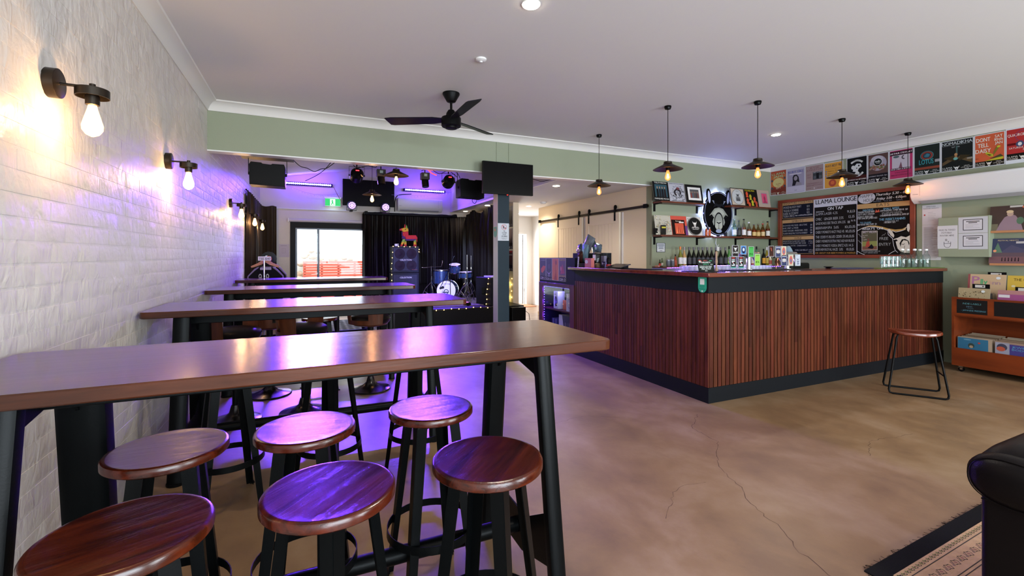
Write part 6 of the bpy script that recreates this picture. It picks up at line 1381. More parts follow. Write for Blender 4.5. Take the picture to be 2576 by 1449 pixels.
PNK = bl('c0b098', lambda p: (p.ell(.5, .5, .3, .36, 'b85450', 16), p.ell(.5, .45, .14, .16, '5c6c8c', 12), p.ell(.5, .78, .16, .1, 'b85450', 10)))
SPZ = bl('1c1a1c', lambda p: (p.rect(.06, .03, .94, .12, '2c8c84'), p.poly([(.2, .2), (.75, .2), (.75, .3), (.4, .55), (.75, .55), (.75, .65), (.2, .65), (.2, .55), (.55, .3), (.2, .3)], 'c0c4c4'), p.rect(.2, .7, .75, .76, 'c0c4c4'), p.rect(.2, .82, .75, .92, 'a83030'), p.rect(.42, .4, .56, .5, 'a83030')))
XPA = bl('b8bcc8', lambda p: (p.poly([(.3, .62), (.7, .45), (.7, .5), (.3, .67)], '2c3464'), p.poly([(.3, .5), (.7, .62), (.7, .67), (.3, .45)], '2c3464'), p.rect(.3, .36, .72, .41, '2c3464'), p.ring(.52, .3, .12, .06, .05, '2c3464', 12), p.poly([(.3, .1), (.72, .16), (.72, .2), (.3, .26), (.3, .22), (.6, .18), (.3, .14)], '2c3464'), p.ell(.3, .9, .1, .04, '8c90a0', 10)))
tower('chrome beer tower at the bar corner with black, blue and green badges', on(1883, 690, 'y', 3.6).x, 3.60, [(1848.5, 617, 645, 15, LAG), (1869, 618, 640, 14, BLU), (1888, 620, 647, 14, GRN), (1843.5, 645, 675, 14, SPZ), (1863, 645, 675, 14, SPZ), (1904, 639, 669, 14, LIM)])
tower('second chrome beer tower with navy, cream and white badges', on(1980, 690, 'y', 3.6).x, 3.60, [(1939, 618.5, 646, 13, BRN), (1956, 619, 647, 13, ROY), (1970, 619, 645, 13, PNK), (1971, 641, 668.5, 13, ROY), (1988, 640, 669, 13, PNK), (2005.5, 640, 669, 13, XPA)])
c = on(1955, 659, 'y', 3.65); b = MB()
for k in range(16):
    a0, a1 = 2*PI*k/16, 2*PI*(k+1)/16; r = .047
    b.add([(c.x, 3.65, c.z), (c.x+r*math.cos(a0), 3.65-.006*(k % 2), c.z+r*math.sin(a0)), (c.x+r*math.cos(a1), 3.65-.006*((k+1) % 2), c.z+r*math.sin(a1)), (c.x, 3.665, c.z)], [(0, 1, 2), (1, 3, 2)])
b.cyl((c.x, 3.666, ZB), (c.x, 3.666, c.z), .006, n=8); tag(part('fan_ornament', b, pm('copper_disc', (140, 92, 62), .28, metal=.8), smooth=False), 'round copper fan-like disc between the two beer towers', 'ornament')
t = thing('bucket_hat', 'faded denim bucket hat perched on the right beer tower', 'hat', on(1981, 640, 'y', 3.66)); q = t.location.copy(); M = Matrix.Translation(q+Vector((0, 0, .05))) @ Matrix.Rotation(-.45, 4, 'Y')
b = MB(); b.lathe([(.035, -.05), (.052, -.045), (.048, .0), (.038, .042), (.012, .048)], (0, 0, 0), 24, M=M, caps=False); part('crown', b, pm('denim', (108, 126, 138), .9, bump=.3, bscale=200), t)
b = MB(); b.lathe([(.05, -.044), (.064, -.06), (.066, -.062), (.052, -.05)], (0, 0, 0), 24, M=M, caps=False); part('brim', b, pm('straw_edge', (176, 160, 130), .8), t)
# dark stool back behind the bar
b = MB(); b.box(on(1990, 680, 'y', 4.6).x, on(2035, 680, 'y', 4.6).x, 4.58, 4.64, .9, 1.30); o = tag(part('chair_back', b, pm('dark_chair', (34, 36, 34), .5), bevel=.03, seg=4), 'rounded dark chair back standing behind the bar', 'chair')
b = MB(); b.cyl((o.location.x, 4.61, 0), (o.location.x, 4.61, .95), .02, n=10); b.lathe([(.2, 0), (.2, .02), (.02, .05)], (o.location.x, 4.61, 0), 20); part('stem', b, M_BLACK, o)
b = MB(); b.lathe([(.02, 0), (.028, .012), (.055, .022), (.05, .026), (.01, .02)], (on(2084, 682, 'y', 3.62).x, 3.62, ZB), 20); tag(part('ash_dish', b, M_BLACK), 'small black dish on the bar below the menu board', 'dish')
# water glasses and bottles at the right end
gb = MB(); gb.lathe([(.004, .004), (.030, .002), (.034, .03), (.032, .05), (.036, .075), (.033, .1)], n=18, caps=False); gm = meshof('tumbler', gb, M_GLASS)
k = 0
for y, xs in ((3.25, (2222, 2233, 2244, 2255)), (3.35, (2227, 2238, 2249, 2260))):
    for px in xs:
        for lvl in (0, 1):
            o = bpy.data.objects.new('tumbler', gm); COL.objects.link(o); x = on(px, 670, 'y', y).x; o.location = (x, y, ZB+.0065+lvl*.052)
            tag(o, ('stacked clear tumbler, lower one of its pair, left of the water bottles', 'stacked clear tumbler, upper one of its pair, left of the water bottles')[lvl], 'glass', ('lower stacked tumblers', 'upper stacked tumblers')[lvl])
for px, y, l in ((2270, 3.24, 'clear swing-top water bottle nearest the tumblers'), (2284, 3.35, 'clear water bottle second from the left, set back'), (2301, 3.24, 'clear water bottle in the middle of the five'), (2314, 3.35, 'clear water bottle fourth from the left, set back'), (2330, 3.24, 'clear water bottle at the right end with its wire swing top up')):
    t = thing('water_bottle', l, 'bottle', (on(px, 670, 'y', y).x, y, ZB+.0065), world=False)
    b = MB(); b.lathe([(.04, 0), (.044, .008), (.044, .135), (.034, .165), (.017, .19), (.015, .225)], n=22, caps=False); part('glass_body', b, M_GLASS, t)
    b = MB(); b.lathe([(.039, .012), (.039, .1), (.005, .1)], n=20); part('water', b, glass('water', (228, 236, 236), ior=1.33), t)
    b = MB(); b.lathe([(.015, .222), (.019, .226), (.018, .243), (.008, .246)], n=14); part('stopper', b, M_WPL, t)
    b = MB(); b.tube([(.017, 0, .2), (.032, 0, .235 if px < 2320 else .27), (.018, 0, .25 if px < 2320 else .30)], .0018, 5); part('wire_clip', b, M_CHROME, t)
# ================================================================== television on the post, notices
t = thing('television', 'black flat television on a bracket in front of the post', 'television', (2.41, 5.5, 2.21))
b = MB(); b.box(2.05, 2.772, 5.50, 5.545, 2.215, 2.635); part('cabinet', b, M_PLBLK, t, bevel=.003)
b = MB(); b.box(2.058, 2.764, 5.4985, 5.50, 2.228, 2.628); part('screen', b, pm('tv_glass', (14, 13, 14), .16), t, smooth=False)
b = MB(); b.box(2.3, 2.56, 5.545, 5.57, 2.3, 2.55); b.box(2.38, 2.44, 5.57, YB-.001, 2.36, 2.48); part('wall_bracket', b, M_BLACK, t, smooth=False)
b = MB(); b.box(2.385, 2.40, 5.492, 5.4985, 2.205, 2.213); part('standby_light', b, emit('red_led', (255, 40, 30), 5), t, smooth=False)
P_ = Print('y', YB-.0005, t=.003).frame(2.3325, 1.612, 2.495, 1.848, 'b4b8c0'); P_.ring(.55, .78, .25, .16, .035, 'b03c48', 28); P_.poly([(.42, .86), (.46, .7), (.54, .7), (.58, .86)], '3c4048'); P_.rect(.56, .7, .72, .76, '3c4048'); P_.poly([(.37, .88), (.4, .9), (.73, .68), (.70, .66)], 'b03c48')
for s, v, w_ in (('NO', .52, .14), ('OUTSIDE', .42, .44), ('FOOD', .32, .3), ('OR DRINKS', .22, .54)): P_.text(s, .58, v, .07, '34363c', w=w_, bold=2)
P_.text('PLEASE RESPECT OUR', .58, .14, .035, '4c4e54', w=.56); P_.text('VENUE POLICY', .58, .08, .035, '4c4e54', w=.4)
tag(P_.build('door_policy_sign'), 'white sign with a red prohibition ring on the grey-blue post', 'sign')
b = MB(); x = 2.3295
P_ = Print('x', x-.0005, t=.002); z0, z1 = 1.66, 1.80; P_.g = (YB+.14, z0, YB+.03, z1); pts = [(0, 1), (0, .3)]+[(.5-.5*math.cos(k*PI/10), .3-.3*math.sin(k*PI/10)) for k in range(1, 10)]+[(1, .3), (1, 1)]
P_.mb.prism([P_.uv(*q) for q in pts], 'x', x-.0025, x-.0005, P_.col('5ca898')); P_.k = .0021; P_.rect(.3, .6, .7, .85, 'c88c70'); tag(P_.build('tag_sticker'), 'small green tag sticker on the steel side of the post', 'sign')
# ================================================================== barn doors and rail
XD = 4.93
t = thing('sliding_door_rail', 'dark flat steel rail with end stops above the two cream barn doors', 'rail', (XW, 7.6, 2.2))
b = MB(); b.box(XD-.004, XD+.004, 5.71, 9.47, 2.18, 2.222); part('rail', b, M_BRONZE, t, smooth=False)
for y in (5.95, 6.9, 7.85, 8.8, 9.35):
    b = MB(); b.cyl((XD, y, 2.2), (XW-.0005, y, 2.2), .01, n=10); part('spacer', b, M_BRONZE, t)
for y in (5.78, 9.42):
    b = MB(); b.box(XD-.03, XD+.006, y-.04, y+.03, 2.17, 2.235); part('end_stop', b, M_BLACK, t, smooth=False)
for lab, ya, yb_, hs in (('cream boarded barn door on the left, hung from the rail', 7.63, 8.66, (8.56, 7.74)), ('cream boarded barn door on the right, beside the shelf wall', 6.45, 7.50, (7.385, 6.57))):
    t = thing('barn_door', lab, 'door', (XD, (ya+yb_)/2, 0))
    b = MB(); b.box(XD+.003, XD+.025, ya, yb_, .02, 2.165); part('door_frame', b, M_CREAM2, t, smooth=False)
    b = MB(); b.box(XD-.012, XD+.003, ya, ya+.11, .02, 2.165); b.box(XD-.012, XD+.003, yb_-.11, yb_, .02, 2.165); b.box(XD-.012, XD+.003, ya+.11, yb_-.11, 1.98, 2.165); b.box(XD-.012, XD+.003, ya+.11, yb_-.11, .02, .2); b.box(XD-.012, XD+.003, ya+.11, yb_-.11, 1.02, 1.14); part('stiles_and_rails', b, M_CREAM2, t, bevel=.002)
    n = 8; w = (yb_-ya-.22)/n
    for k in range(n):
        for z0, z1 in ((.2, 1.02), (1.14, 1.98)):
            b = MB(); b.box(XD-.004, XD+.003, ya+.11+k*w+.003, ya+.11+(k+1)*w-.003, z0, z1); part('board', b, M_CREAM2, t, smooth=False)
    for y in hs:
        b = MB(); b.box(XD-.018, XD-.012, y-.022, y+.022, 2.02, 2.25); b.cyl((XD-.006, y, 2.262), (XD+.006, y, 2.262), .04, n=20); b.box(XD-.018, XD-.012, y-.016, y+.016, 2.25, 2.28)
        for z in (2.05, 2.12): b.cyl((XD-.024, y, z), (XD-.017, y, z), .009, n=8)
        part('hanger', b, M_BLACK, t)
b = MB(); b.box(XW-.012, XW, 7.50, 7.62, .02, 2.16); b.box(XW-.012, XW, 6.40, 6.44, .02, 2.16); struct('trim_10', b, M_TRIM, smooth=False)
# exit signs
def exitsign(lab, o, ax):
    t = thing('exit_sign', lab, 'exit sign', o); x, y, z = o
    b = MB(); b.box(x-.17, x+.17, y-.04, y, z+.02, z+.2); b.box(x-.18, x+.18, y-.06, y, z+.2, z+.235); part('housing', b, M_WPL, t, smooth=False)
    b = MB(); b.box(x-.165, x+.165, y-.0425, y-.041, z+.03, z+.195); part('lit_panel', b, emit('exit_green', (60, 190, 110), 1.3), t, smooth=False)
    P_ = Print('y', y-.043, t=0); P_.g = (x-.165, z+.03, x+.165, z+.195); P_.rect(.32, .06, .66, .94, 'ffffff'); P_.ell(.47, .75, .05, .1, '2f9a60', 10); P_.poly([(.42, .68), (.54, .62), (.52, .35), (.44, .4)], '2f9a60'); P_.poly([(.44, .42), (.5, .36), (.42, .12), (.37, .14)], '2f9a60'); P_.poly([(.48, .42), (.54, .38), (.62, .2), (.57, .16)], '2f9a60')
    o2 = P_.build('running_figure', t); o2.data.materials[0] = emit('exit_white', (225, 255, 240), 1.5); o2.data.materials[1] = MAT['exit_green']
exitsign('glowing green exit sign above the sliding glass door', (on(837, 515, 'y', YF).x, YF-.001, 2.535), 'y')
exitsign('glowing green exit sign above the corridor door', (5.26, 11.869, 2.17), 'y')
for x, y in ((.52, 11.25), ): light('POINT', 'exit_glow', (x, y, 2.60), 1.2, (.7, 1, .85), shadow_soft_size=.05)
# posters on the partition beyond the post
for i, (za, zc, c1, c2, l) in enumerate(((2.02, 2.46, '8c7c70', '3c302c', 'tan and dark poster, top one of three on the partition'), (1.55, 1.99, 'a08884', '2c2426', 'grey poster with dark figures, middle one on the partition'), (1.08, 1.52, '5c3038', '24202c', 'red-topped dark poster, lowest one on the partition'))):
    P_ = Print('x', 3.9295, t=.0015).frame(9.06, za, 8.75, zc, 'b0a4b0'); P_.rect(.03, .02, .97, .98, c1); P_.rect(.03, .02, .97, .3, c2)
    rn = random.Random(i)
    for k in range(7): P_.poly([(.1+k*.12, .3), (.2+k*.12, .3), (.17+k*.12, .5+rn.random()*.35), (.13+k*.12, .5)], rn.choice((c2, '1c181c', '50464c')))
    if i == 2: P_.rect(.03, .9, .97, .98, 'a03038'); P_.text('LIVE BANDS', .5, .75, .08, 'b8b0b8', w=.86)
    foot(P_, 'c8c0c8', c2, .17); tag(P_.build('gig_poster'), l, 'poster', 'gig posters on the partition')
# ================================================================== stage
b = MB(); b.box(1.40, 3.928, 8.2, YF-.001, .0, .42); st_ = tag(part('stage_platform', b, pm('stage_black', (17, 16, 18), .55, bump=.2, bscale=60), bevel=.004), 'low black stage platform with fairy lights along its front edge', 'stage')
b = MB(); b.box(2.15, 3.55, 8.55, 10.2, .4205, .432); tag(part('drum_rug', b, pm('drum_mat', (124, 108, 124), .95, bump=.6, bscale=90, var=.3, vscale=9), smooth=False), 'faded patterned rug lying on the stage under the drum kit', 'rug')
# curtains
def curtain(name, lab, path, ztop, zbot, amp=.035, wl=.11, seed=0, swag=0, mat=None):
    rn = random.Random(seed); pts = []
    for i in range(len(path)-1):
        a, c = Vector(path[i]), Vector(path[i+1]); L_ = (c-a).length; n = max(2, int(L_/.018)); d = (c-a)/L_; nr = Vector((-d.y, d.x))
        for k in range(n): pts.append((a+(c-a)*k/n, nr))
    ph = 0; offs = []
    for k in range(len(pts)):
        ph += 2*PI*.018/wl*rn.uniform(.4, 1.6); offs.append(ph)
    rows = 16; rings = []
    for r in range(rows+1):
        f = r/rows; zt = ztop; row = []
        for k, (p, nr) in enumerate(pts):
            top = ztop(k/len(pts)) if callable(ztop) else ztop
            z = top+(zbot-top)*f; A = amp*(.35+.65*min(1, f*3))*(1+.3*math.sin(k*.05+f*2)); w = math.sin(offs[k]+.5*math.sin(f*3+k*.03))*A+math.sin(offs[k]*.37+f)*A*.5
            if swag: w += swag*math.sin(f*9+k*.2)*math.exp(-f*3)*.5
            q = p+nr*w; row.append((q.x, q.y, z))
        rings.append(row)
    b = MB(); b.loft(rings, closed=False, caps=False); return tag(part(name, b, mat or M_CURT, norm=False), lab, 'curtain')
def topL(u): return 2.50+.02*math.sin(u*40)
curtain('stage_curtain', 'black curtain hanging behind the amplifier and drums', [(1.16, 11.22), (3.88, 11.22)], lambda u: 2.40+.05*abs(math.sin(u*11))*(1 if u < .8 else .3), .425, seed=1)
curtain('stage_curtain', 'shiny black curtain along the right side of the stage', [(3.60, 11.12), (3.60, 8.4)], lambda u: 2.50-.16*abs(math.sin(u*7+1.2))**2*(1-u*.5), .425, amp=.05, wl=.16, seed=2, swag=.05, mat=pm('satin_black', (30, 27, 22), .3))
curtain('corner_curtain', 'dark striped curtain gathered in the far left corner', [(-.925, 8.75), (-.925, 11.15), (-.62, 11.2)], lambda u: 2.50+.015*math.sin(u*60)-.1*max(0, u-.8), .02, amp=.022, wl=.09, seed=3, mat=pm('umber_curtain', (50, 42, 36), .5))
t = thing('curtain_pipe', 'black pipe with end brackets across the top of the stage curtain', 'rail', (2.3, 11.0, 2.38))
b = MB(); b.cyl((1.18, 11.0, 2.385), (3.40, 11.0, 2.385), .034, n=16); part('pipe', b, pm('pipe_black', (20, 20, 26), .25), t)
for x in (1.22, 3.36):
    b = MB(); b.box(x-.03, x+.03, 10.97, YF-.001, 2.40, 2.44); part('pipe_bracket', b, M_BLACK, t, smooth=False)
b = MB(); b.cyl((-.945, 8.7, 2.51), (-.945, 11.2, 2.51), .012, n=10); tag(part('curtain_rod', b, M_BLACK), 'thin dark rod holding the far left corner curtain', 'rail')
# speaker cabinets stacked
def amp_cab(lab, z0, four):
    t = thing('bass_cabinet', lab, 'amplifier', (2.0, 10.45, z0), None)
    x0, x1, y0, y1, z1 = 1.70, 2.29, 10.3, 10.72, z0+.60
    b = MB(); b.box(x0, x1, y0+.02, y1, z0+.012, z1); part('box', b, pm('cab_vinyl', (16, 16, 20), .5), t, bevel=.008)
    b = MB(); b.box(x0, x1, y0+.004, y0+.02, z0+.012, z0+.05); b.box(x0, x1, y0+.004, y0+.02, z1-.04, z1); b.box(x0, x0+.03, y0+.004, y0+.02, z0+.05, z1-.04); b.box(x1-.03, x1, y0+.004, y0+.02, z0+.05, z1-.04); part('front_frame', b, pm('cab_trim', (30, 30, 48), .35), t, smooth=False)
    b = MB(); b.box(x0+.03, x1-.03, y0+.012, y0+.0195, z0+.05, z1-.04); gr = part('grille_cloth', b, pm('cab_grille', (28, 28, 52), .55, metal=.3, bump=.8, bscale=160), t, smooth=False)
    b = MB()
    for i in range(28): b.box(x0+.035+i*.0185, x0+.039+i*.0185, y0+.0095, y0+.0115, z0+.052, z1-.042)
    for k in range(26): b.box(x0+.032, x1-.032, y0+.0095, y0+.0115, z0+.06+k*.0195, z0+.063+k*.0195)
    part('grille_mesh', b, pm('grille_wire', (60, 58, 90), .4, metal=.4), gr, smooth=False, stuff=True)
    if four:
        for cx_ in (x0+.165, x1-.165):
            for cz_ in (z0+.17, z0+.43):
                b = MB(); M = Matrix.Translation((cx_, y0+.008, cz_)) @ Matrix.Rotation(PI/2, 4, 'X'); b.lathe([(.112, 0), (.115, .002), (.10, .004), (.10, .0025), (.045, .001), (.04, .0035), (.002, .006)], (0, 0, 0), 28, M=M); part('driver', b, pm('driver_cone', (44, 34, 48), .5), t)
    P_ = Print('y', y0+.0035, t=.0); P_.g = (x0, z0, x1, z1); P_.text('CELESTION', .5, .455 if four else .80, .06, 'd8d8e0', w=.44, bold=2)
    if four: P_.text('bass', .84, .11, .03, '8c2428', w=.2)
    P_.build('badge_lettering', t)
    for x in (x0+.05, x1-.05):
        b = MB(); b.cyl((x, y0+.06, z0), (x, y0+.06, z0+.012), .02, n=12); part('foot', b, M_PLBLK, t)
amp_cab('lower speaker cabinet of the stack, mesh front with a single name badge at the top', .4205, False); amp_cab('upper speaker cabinet of the stack with four round drivers showing', 1.0215, True)
# string of fairy lights round the stack
def fairy(lab, pts, step=.16, grp=None, r=.009, wire=None, glow=None, seed=0):
    rn = random.Random(seed); P_ = [Vector(p) for p in pts]; t = thing('fairy_lights', lab, 'fairy lights', P_[0], grp)
    b = MB(); b.tube(P_, .002, 4); part('wire', b, wire or pm('fairy_wire', (120, 100, 60), .5), t)
    b = MB(); acc = 0
    for i in range(len(P_)-1):
        L_ = (P_[i+1]-P_[i]).length; d = acc
        while d < L_: q = P_[i].lerp(P_[i+1], d/L_); b.ball((q.x, q.y, q.z+rn.uniform(-.006, .006)), r, 7, 5); d += step
        acc = d-L_
    part('glow_bulbs', b, glow or M_FAIRY, t, stuff=True)
Q = lambda px, py, y=10.27: tuple(on(px, py, 'y', y))
fairy('warm fairy light string draped round the stacked speaker cabinets', [Q(1054, 634), Q(1057, 637), Q(1053, 622), Q(1040, 620.5), Q(1017, 620.5), Q(989, 619.5), Q(988, 634), Q(987, 647), Q(986.5, 659), Q(984, 671), Q(985, 684), Q(986, 697), Q(985, 712), Q(985, 730)], .125)
q0, q1_ = Vector((1.42, 8.192, .4)), Vector((3.5, 8.192, .425))
fairy('warm fairy light string along the front edge of the stage', [tuple(q0.lerp(q1_, k/12)+Vector((0, -.002, .014*math.sin(k*2.4)))) for k in range(13)], .145)
# pinata on the stack
t = thing('pinata', 'red, yellow and green paper donkey pinata standing on the speaker stack', 'pinata', (2.08, 10.45, 1.622)); PB = Vector((0, 10.45, 1.622))
cR = pm('crepe_red', (206, 50, 46), .8, bump=.6, bscale=90); cG = pm('crepe_green', (140, 180, 66), .8, bump=.6, bscale=90); cY = pm('crepe_yellow', (226, 176, 40), .8, bump=.6, bscale=90); cP = pm('crepe_purple', (76, 40, 92), .8, bump=.6, bscale=90)
PX = lambda px, py: on(px, py, 'y', 10.45)
def pbox(name, pts, mat, y0=10.38, y1=10.52): 
    b = MB(); b.prism([(PX(*p).x, PX(*p).z) for p in pts], 'y', y0, y1); return part(name, b, mat, t, bevel=.008)
pbox('body', [(1019, 592), (1045, 592), (1049, 599), (1048, 602), (1020, 602)], cR); pbox('belly', [(1017, 601), (1047, 601), (1041, 606), (1020, 606)], cP); pbox('neck', [(1012, 584), (1026, 582), (1027, 594), (1021, 601), (1014, 598)], cR, 10.40, 10.50)
pbox('chest', [(1012, 593), (1019, 596), (1019, 602), (1011, 601)], cP, 10.395, 10.505); pbox('head', [(1010, 575), (1016, 573), (1026, 575), (1027, 582), (1015, 584), (1010, 580)], cY, 10.41, 10.49); pbox('muzzle', [(1005, 577), (1010, 574), (1014, 575), (1013, 581), (1006, 580)], cR, 10.415, 10.485)
pbox('ear', [(1016, 574), (1017, 564), (1019, 565), (1020, 574)], cR, 10.42, 10.44); pbox('ear', [(1020, 574), (1023, 565), (1026, 575)], cG, 10.455, 10.475); pbox('bridle', [(1010, 583), (1012, 583), (1012, 595), (1014, 597), (1010, 594)], cP, 10.425, 10.43)
b = MB(); b.lathe([(.012, 0), (.010, .003)], (0, 0, 0), 14, M=Matrix.Translation(PX(1019, 577.5)-Vector((0, .041, 0))) @ Matrix.Rotation(PI/2, 4, 'X')); part('eye', b, M_BLKGL, t)
for i, (a, c, e, y) in enumerate(((1012, 1018, 1006, 10.405), (1016, 1023, 1018, 10.49), (1040, 1045, 1039, 10.405), (1041, 1047, 1044, 10.49))):
    for (za, zb_, f0, f1, m_) in ((602, 609, 0, .4, cG), (609, 615, .4, .75, cY), (615, 620.5, .75, 1, cR)):
        d0 = (e-a)*f0; d1 = (e-a)*f1; w = c-a
        b = MB(); b.prism([(PX(a+d0, za).x, PX(a, za).z), (PX(a+w*(1-f0*.25)+d0, za).x, PX(a, za).z), (PX(a+w*(1-f1*.25)+d1, zb_).x, PX(a, zb_).z if f1 < 1 else 1.6225), (PX(a+d1, zb_).x, PX(a, zb_).z if f1 < 1 else 1.6225)], 'y', y-.02, y+.02); part('leg', b, m_, t, smooth=False)
pbox('tail', [(1047, 594), (1050, 598), (1049, 610), (1047, 606)], cR, 10.44, 10.455)
b = MB(); b.box(Q(995, 619)[0], Q(1005, 619)[0], 10.34, 10.42, 1.622, 1.675); o = tag(part('small_projector', b, M_WPL, bevel=.006), 'small white projector box beside the donkey on the stack', 'projector')
b = MB(); b.cyl((o.location.x+.025, 10.335, 1.65), (o.location.x+.025, 10.341, 1.65), .014, n=14); part('lens', b, M_BLKGL, o)
# drum kit
ZS = .4325; M_DRUM = pm('drum_wrap', (52, 74, 116), .25, metal=.35, var=.3, vscale=60); M_HEAD = pm('drum_head', (232, 232, 244), .5, emis=(190, 190, 255), es=0)
def drum(name, lab, c, r, h, axis, parent=None):
    """shell with hoops, lugs and heads; axis vector is the drum's own axis"""
    t = thing(name, lab, 'drum', c); A = Vector(axis).normalized(); M = Matrix.Translation(Vector(c)) @ A.to_track_quat('Z', 'Y').to_matrix().to_4x4()
    b = MB(); b.lathe([(r, -h/2), (r, h/2)], (0, 0, 0), 36, M=M, caps=False); part('shell', b, M_DRUM, t)
    for s in (-1, 1):
        b = MB(); b.lathe([(r*.985, s*(h/2+.004)), (r*.6, s*(h/2+.003)), (.003, s*(h/2+.003))], (0, 0, 0), 36, M=M, caps=False); part('drum_skin', b, M_HEAD, t)
        b = MB(); b.lathe([(r*1.0, s*(h/2-.014)), (r*1.04, s*(h/2-.012)), (r*1.04, s*(h/2+.010)), (r*1.0, s*(h/2+.010))], (0, 0, 0), 36, M=M, caps=False); part('hoop', b, M_CHROME, t)
    for k in range(8):
        a = 2*PI*(k+.5)/8; x, y = r*1.03*math.cos(a), r*1.03*math.sin(a)
        b = MB(); b.cyl(M @ Vector((x, y, -h/2+.01)), M @ Vector((x, y, h/2-.01)), .004, n=6); b.cyl(M @ Vector((x, y, -.025)), M @ Vector((x, y, .025)), .009, n=8); part('lug', b, M_CHROME, t)
    return t
fa = Vector((-.55, -.83, 0))
bd = drum('bass_drum', 'blue bass drum lying on its side with a white front skin', (2.80, 9.72, ZS+.225), .205, .36, (-.45, -.89, .02))
P_ = Print('y', 9.5, t=0); P_.g = (-.2, -.2, .2, .2); P_.text('Ludwig', .5, .82, .07, '5c3030', w=.4); P_.ring(.5, .42, .14, .14, .04, '2c3448', 16); P_.rect(.3, .36, .62, .42, '2c3448')
MQ = Matrix.Translation(Vector((2.80, 9.72, ZS+.225))+Vector((-.45, -.89, .02)).normalized()*.188) @ Matrix.Rotation(-math.atan2(.45, .89), 4, 'Z')
P_.mb.v = [tuple(MQ @ Vector((x, y-9.5, z))) for x, y, z in P_.mb.v]
P_.build('skin_print', bd)
for s in (-1, 1):
    b = MB(); b.cyl((2.74+s*.16, 9.6, ZS+.1), (2.74+s*.26, 9.5, ZS+.009), .007, n=6); part('spur', b, M_CHROME, bd)
drum('rack_tom', 'small blue tom drum mounted highest in the kit', (2.98, 9.78, 1.125), .125, .17, (-.1, -.25, 1)); drum('floor_tom', 'blue floor tom left of the bass drum, set behind it', (2.76, 10.15, .92), .17, .30, (0, 0, 1)); drum('snare_drum', 'shallow dark snare drum right of the tom', (3.13, 9.50, .985), .15, .12, (-.03, -.05, 1))
def stand(lab, x, y, ztop, arm=None, spread=.26, name='cymbal_stand', cat='stand'):
    t = thing(name, lab, cat, (x, y, ZS)); b = MB(); b.cyl((x, y, ZS+.06), (x, y, ztop), .010, n=8); b.cyl((x, y, ZS+.36), (x, y, ZS+.42), .018, n=10); b.cyl((x, y, ztop-.3), (x, y, ztop-.26), .016, n=10); part('column', b, M_CHROME, t)
    for k in range(3):
        a = 2*PI*k/3+.5; dx, dy = math.cos(a), math.sin(a)
        b = MB(); b.tube([(x+.015*dx, y+.015*dy, ZS+.38), (x+spread*.5*dx, y+spread*.5*dy, ZS+.26), (x+spread*dx, y+spread*dy, ZS+.012)], .008, 6); b.tube([(x, y, ZS+.08), (x+spread*.62*dx, y+spread*.62*dy, ZS+.2)], .006, 6); part('leg', b, M_CHROME, t)
    if arm:
        b = MB(); b.tube([tuple(p) for p in arm], .008, 6); b.ball(arm[0], .012, 8, 6); b.ball(arm[-1], .014, 8, 6); part('boom_arm', b, M_CHROME, t)
    return t
p0 = on(1085, 670, 'y', 9.9); stand('chrome boom stand with a long level arm, left of the drums', p0.x, 9.9, p0.z, [tuple(on(1062, 673, 'y', 9.9)), tuple(on(1110, 671, 'y', 9.9)), tuple(on(1113, 660, 'y', 9.9)), tuple(on(1113, 657, 'y', 9.9))])
p0 = on(1175, 641, 'y', 9.12); stand('tall chrome hi-hat stand in front of the snare drum', p0.x, 9.12, p0.z, None, .26)
p0 = on(1185, 643, 'y', 9.75); stand('tall chrome stand behind the hi-hat stand at the right of the kit', p0.x-.0, 9.75, p0.z, None, .2)
t = stand('short chrome tripod holding up the snare drum', 3.13, 9.50, .92, None, .16, 'snare_stand')
p0 = on(1118, 706, 'y', 9.25); p1 = on(1142, 646, 'y', 9.3)
t = thing('microphone_stand', 'slim black microphone stand leaning across the bass drum', 'microphone stand', (2.62, 9.3, ZS))
b = MB(); b.tube([tuple(on(1133, 745, 'y', 9.3)), tuple(on(1132, 670, 'y', 9.3)), tuple(on(1140, 650, 'y', 9.3))], .007, 6); b.tube([tuple(on(1134, 672, 'y', 9.3)), tuple(on(1119, 700, 'y', 9.2)), tuple(on(1107, 724, 'y', 9.15))], .007, 6); part('boom', b, M_BLACK, t)
b = MB(); b.tube([tuple(on(1138, 655, 'y', 9.3)), tuple(on(1143, 644, 'y', 9.3))], [.014, .02], 10); part('microphone', b, M_BLKGL, t); b = MB(); b.tube([tuple(on(1106, 726, 'y', 9.15)), tuple(on(1116, 722, 'y', 9.15))], [.02, .028], 10); part('drum_microphone', b, M_PLBLK, t)
q = on(1133, 745, 'y', 9.3)
b = MB(); b.tube([(q.x, 9.3, q.z), (q.x, 9.3, ZS+.01)], .008, 6); b.lathe([(.11, 0), (.11, .012), (.02, .02)], (q.x, 9.3, ZS), 20); part('weighted_base', b, M_BLACK, t)
b = MB(); q = on(1175, 748, 'y', 8.62); b.lathe([(.075, .422), (.08, .43), (.08, .455), (.06, .48), (.02, .485)], (q.x, 8.62, 0), 20); o = tag(part('stage_uplight', b, M_PLBLK), 'small round uplight glowing magenta on the stage floor', 'stage light')
b = MB(); b.ball((q.x, 8.62, .484), (.03, .03, .006), 10, 6); part('lens', b, emit('magenta_glow', (255, 90, 230), 5), o)
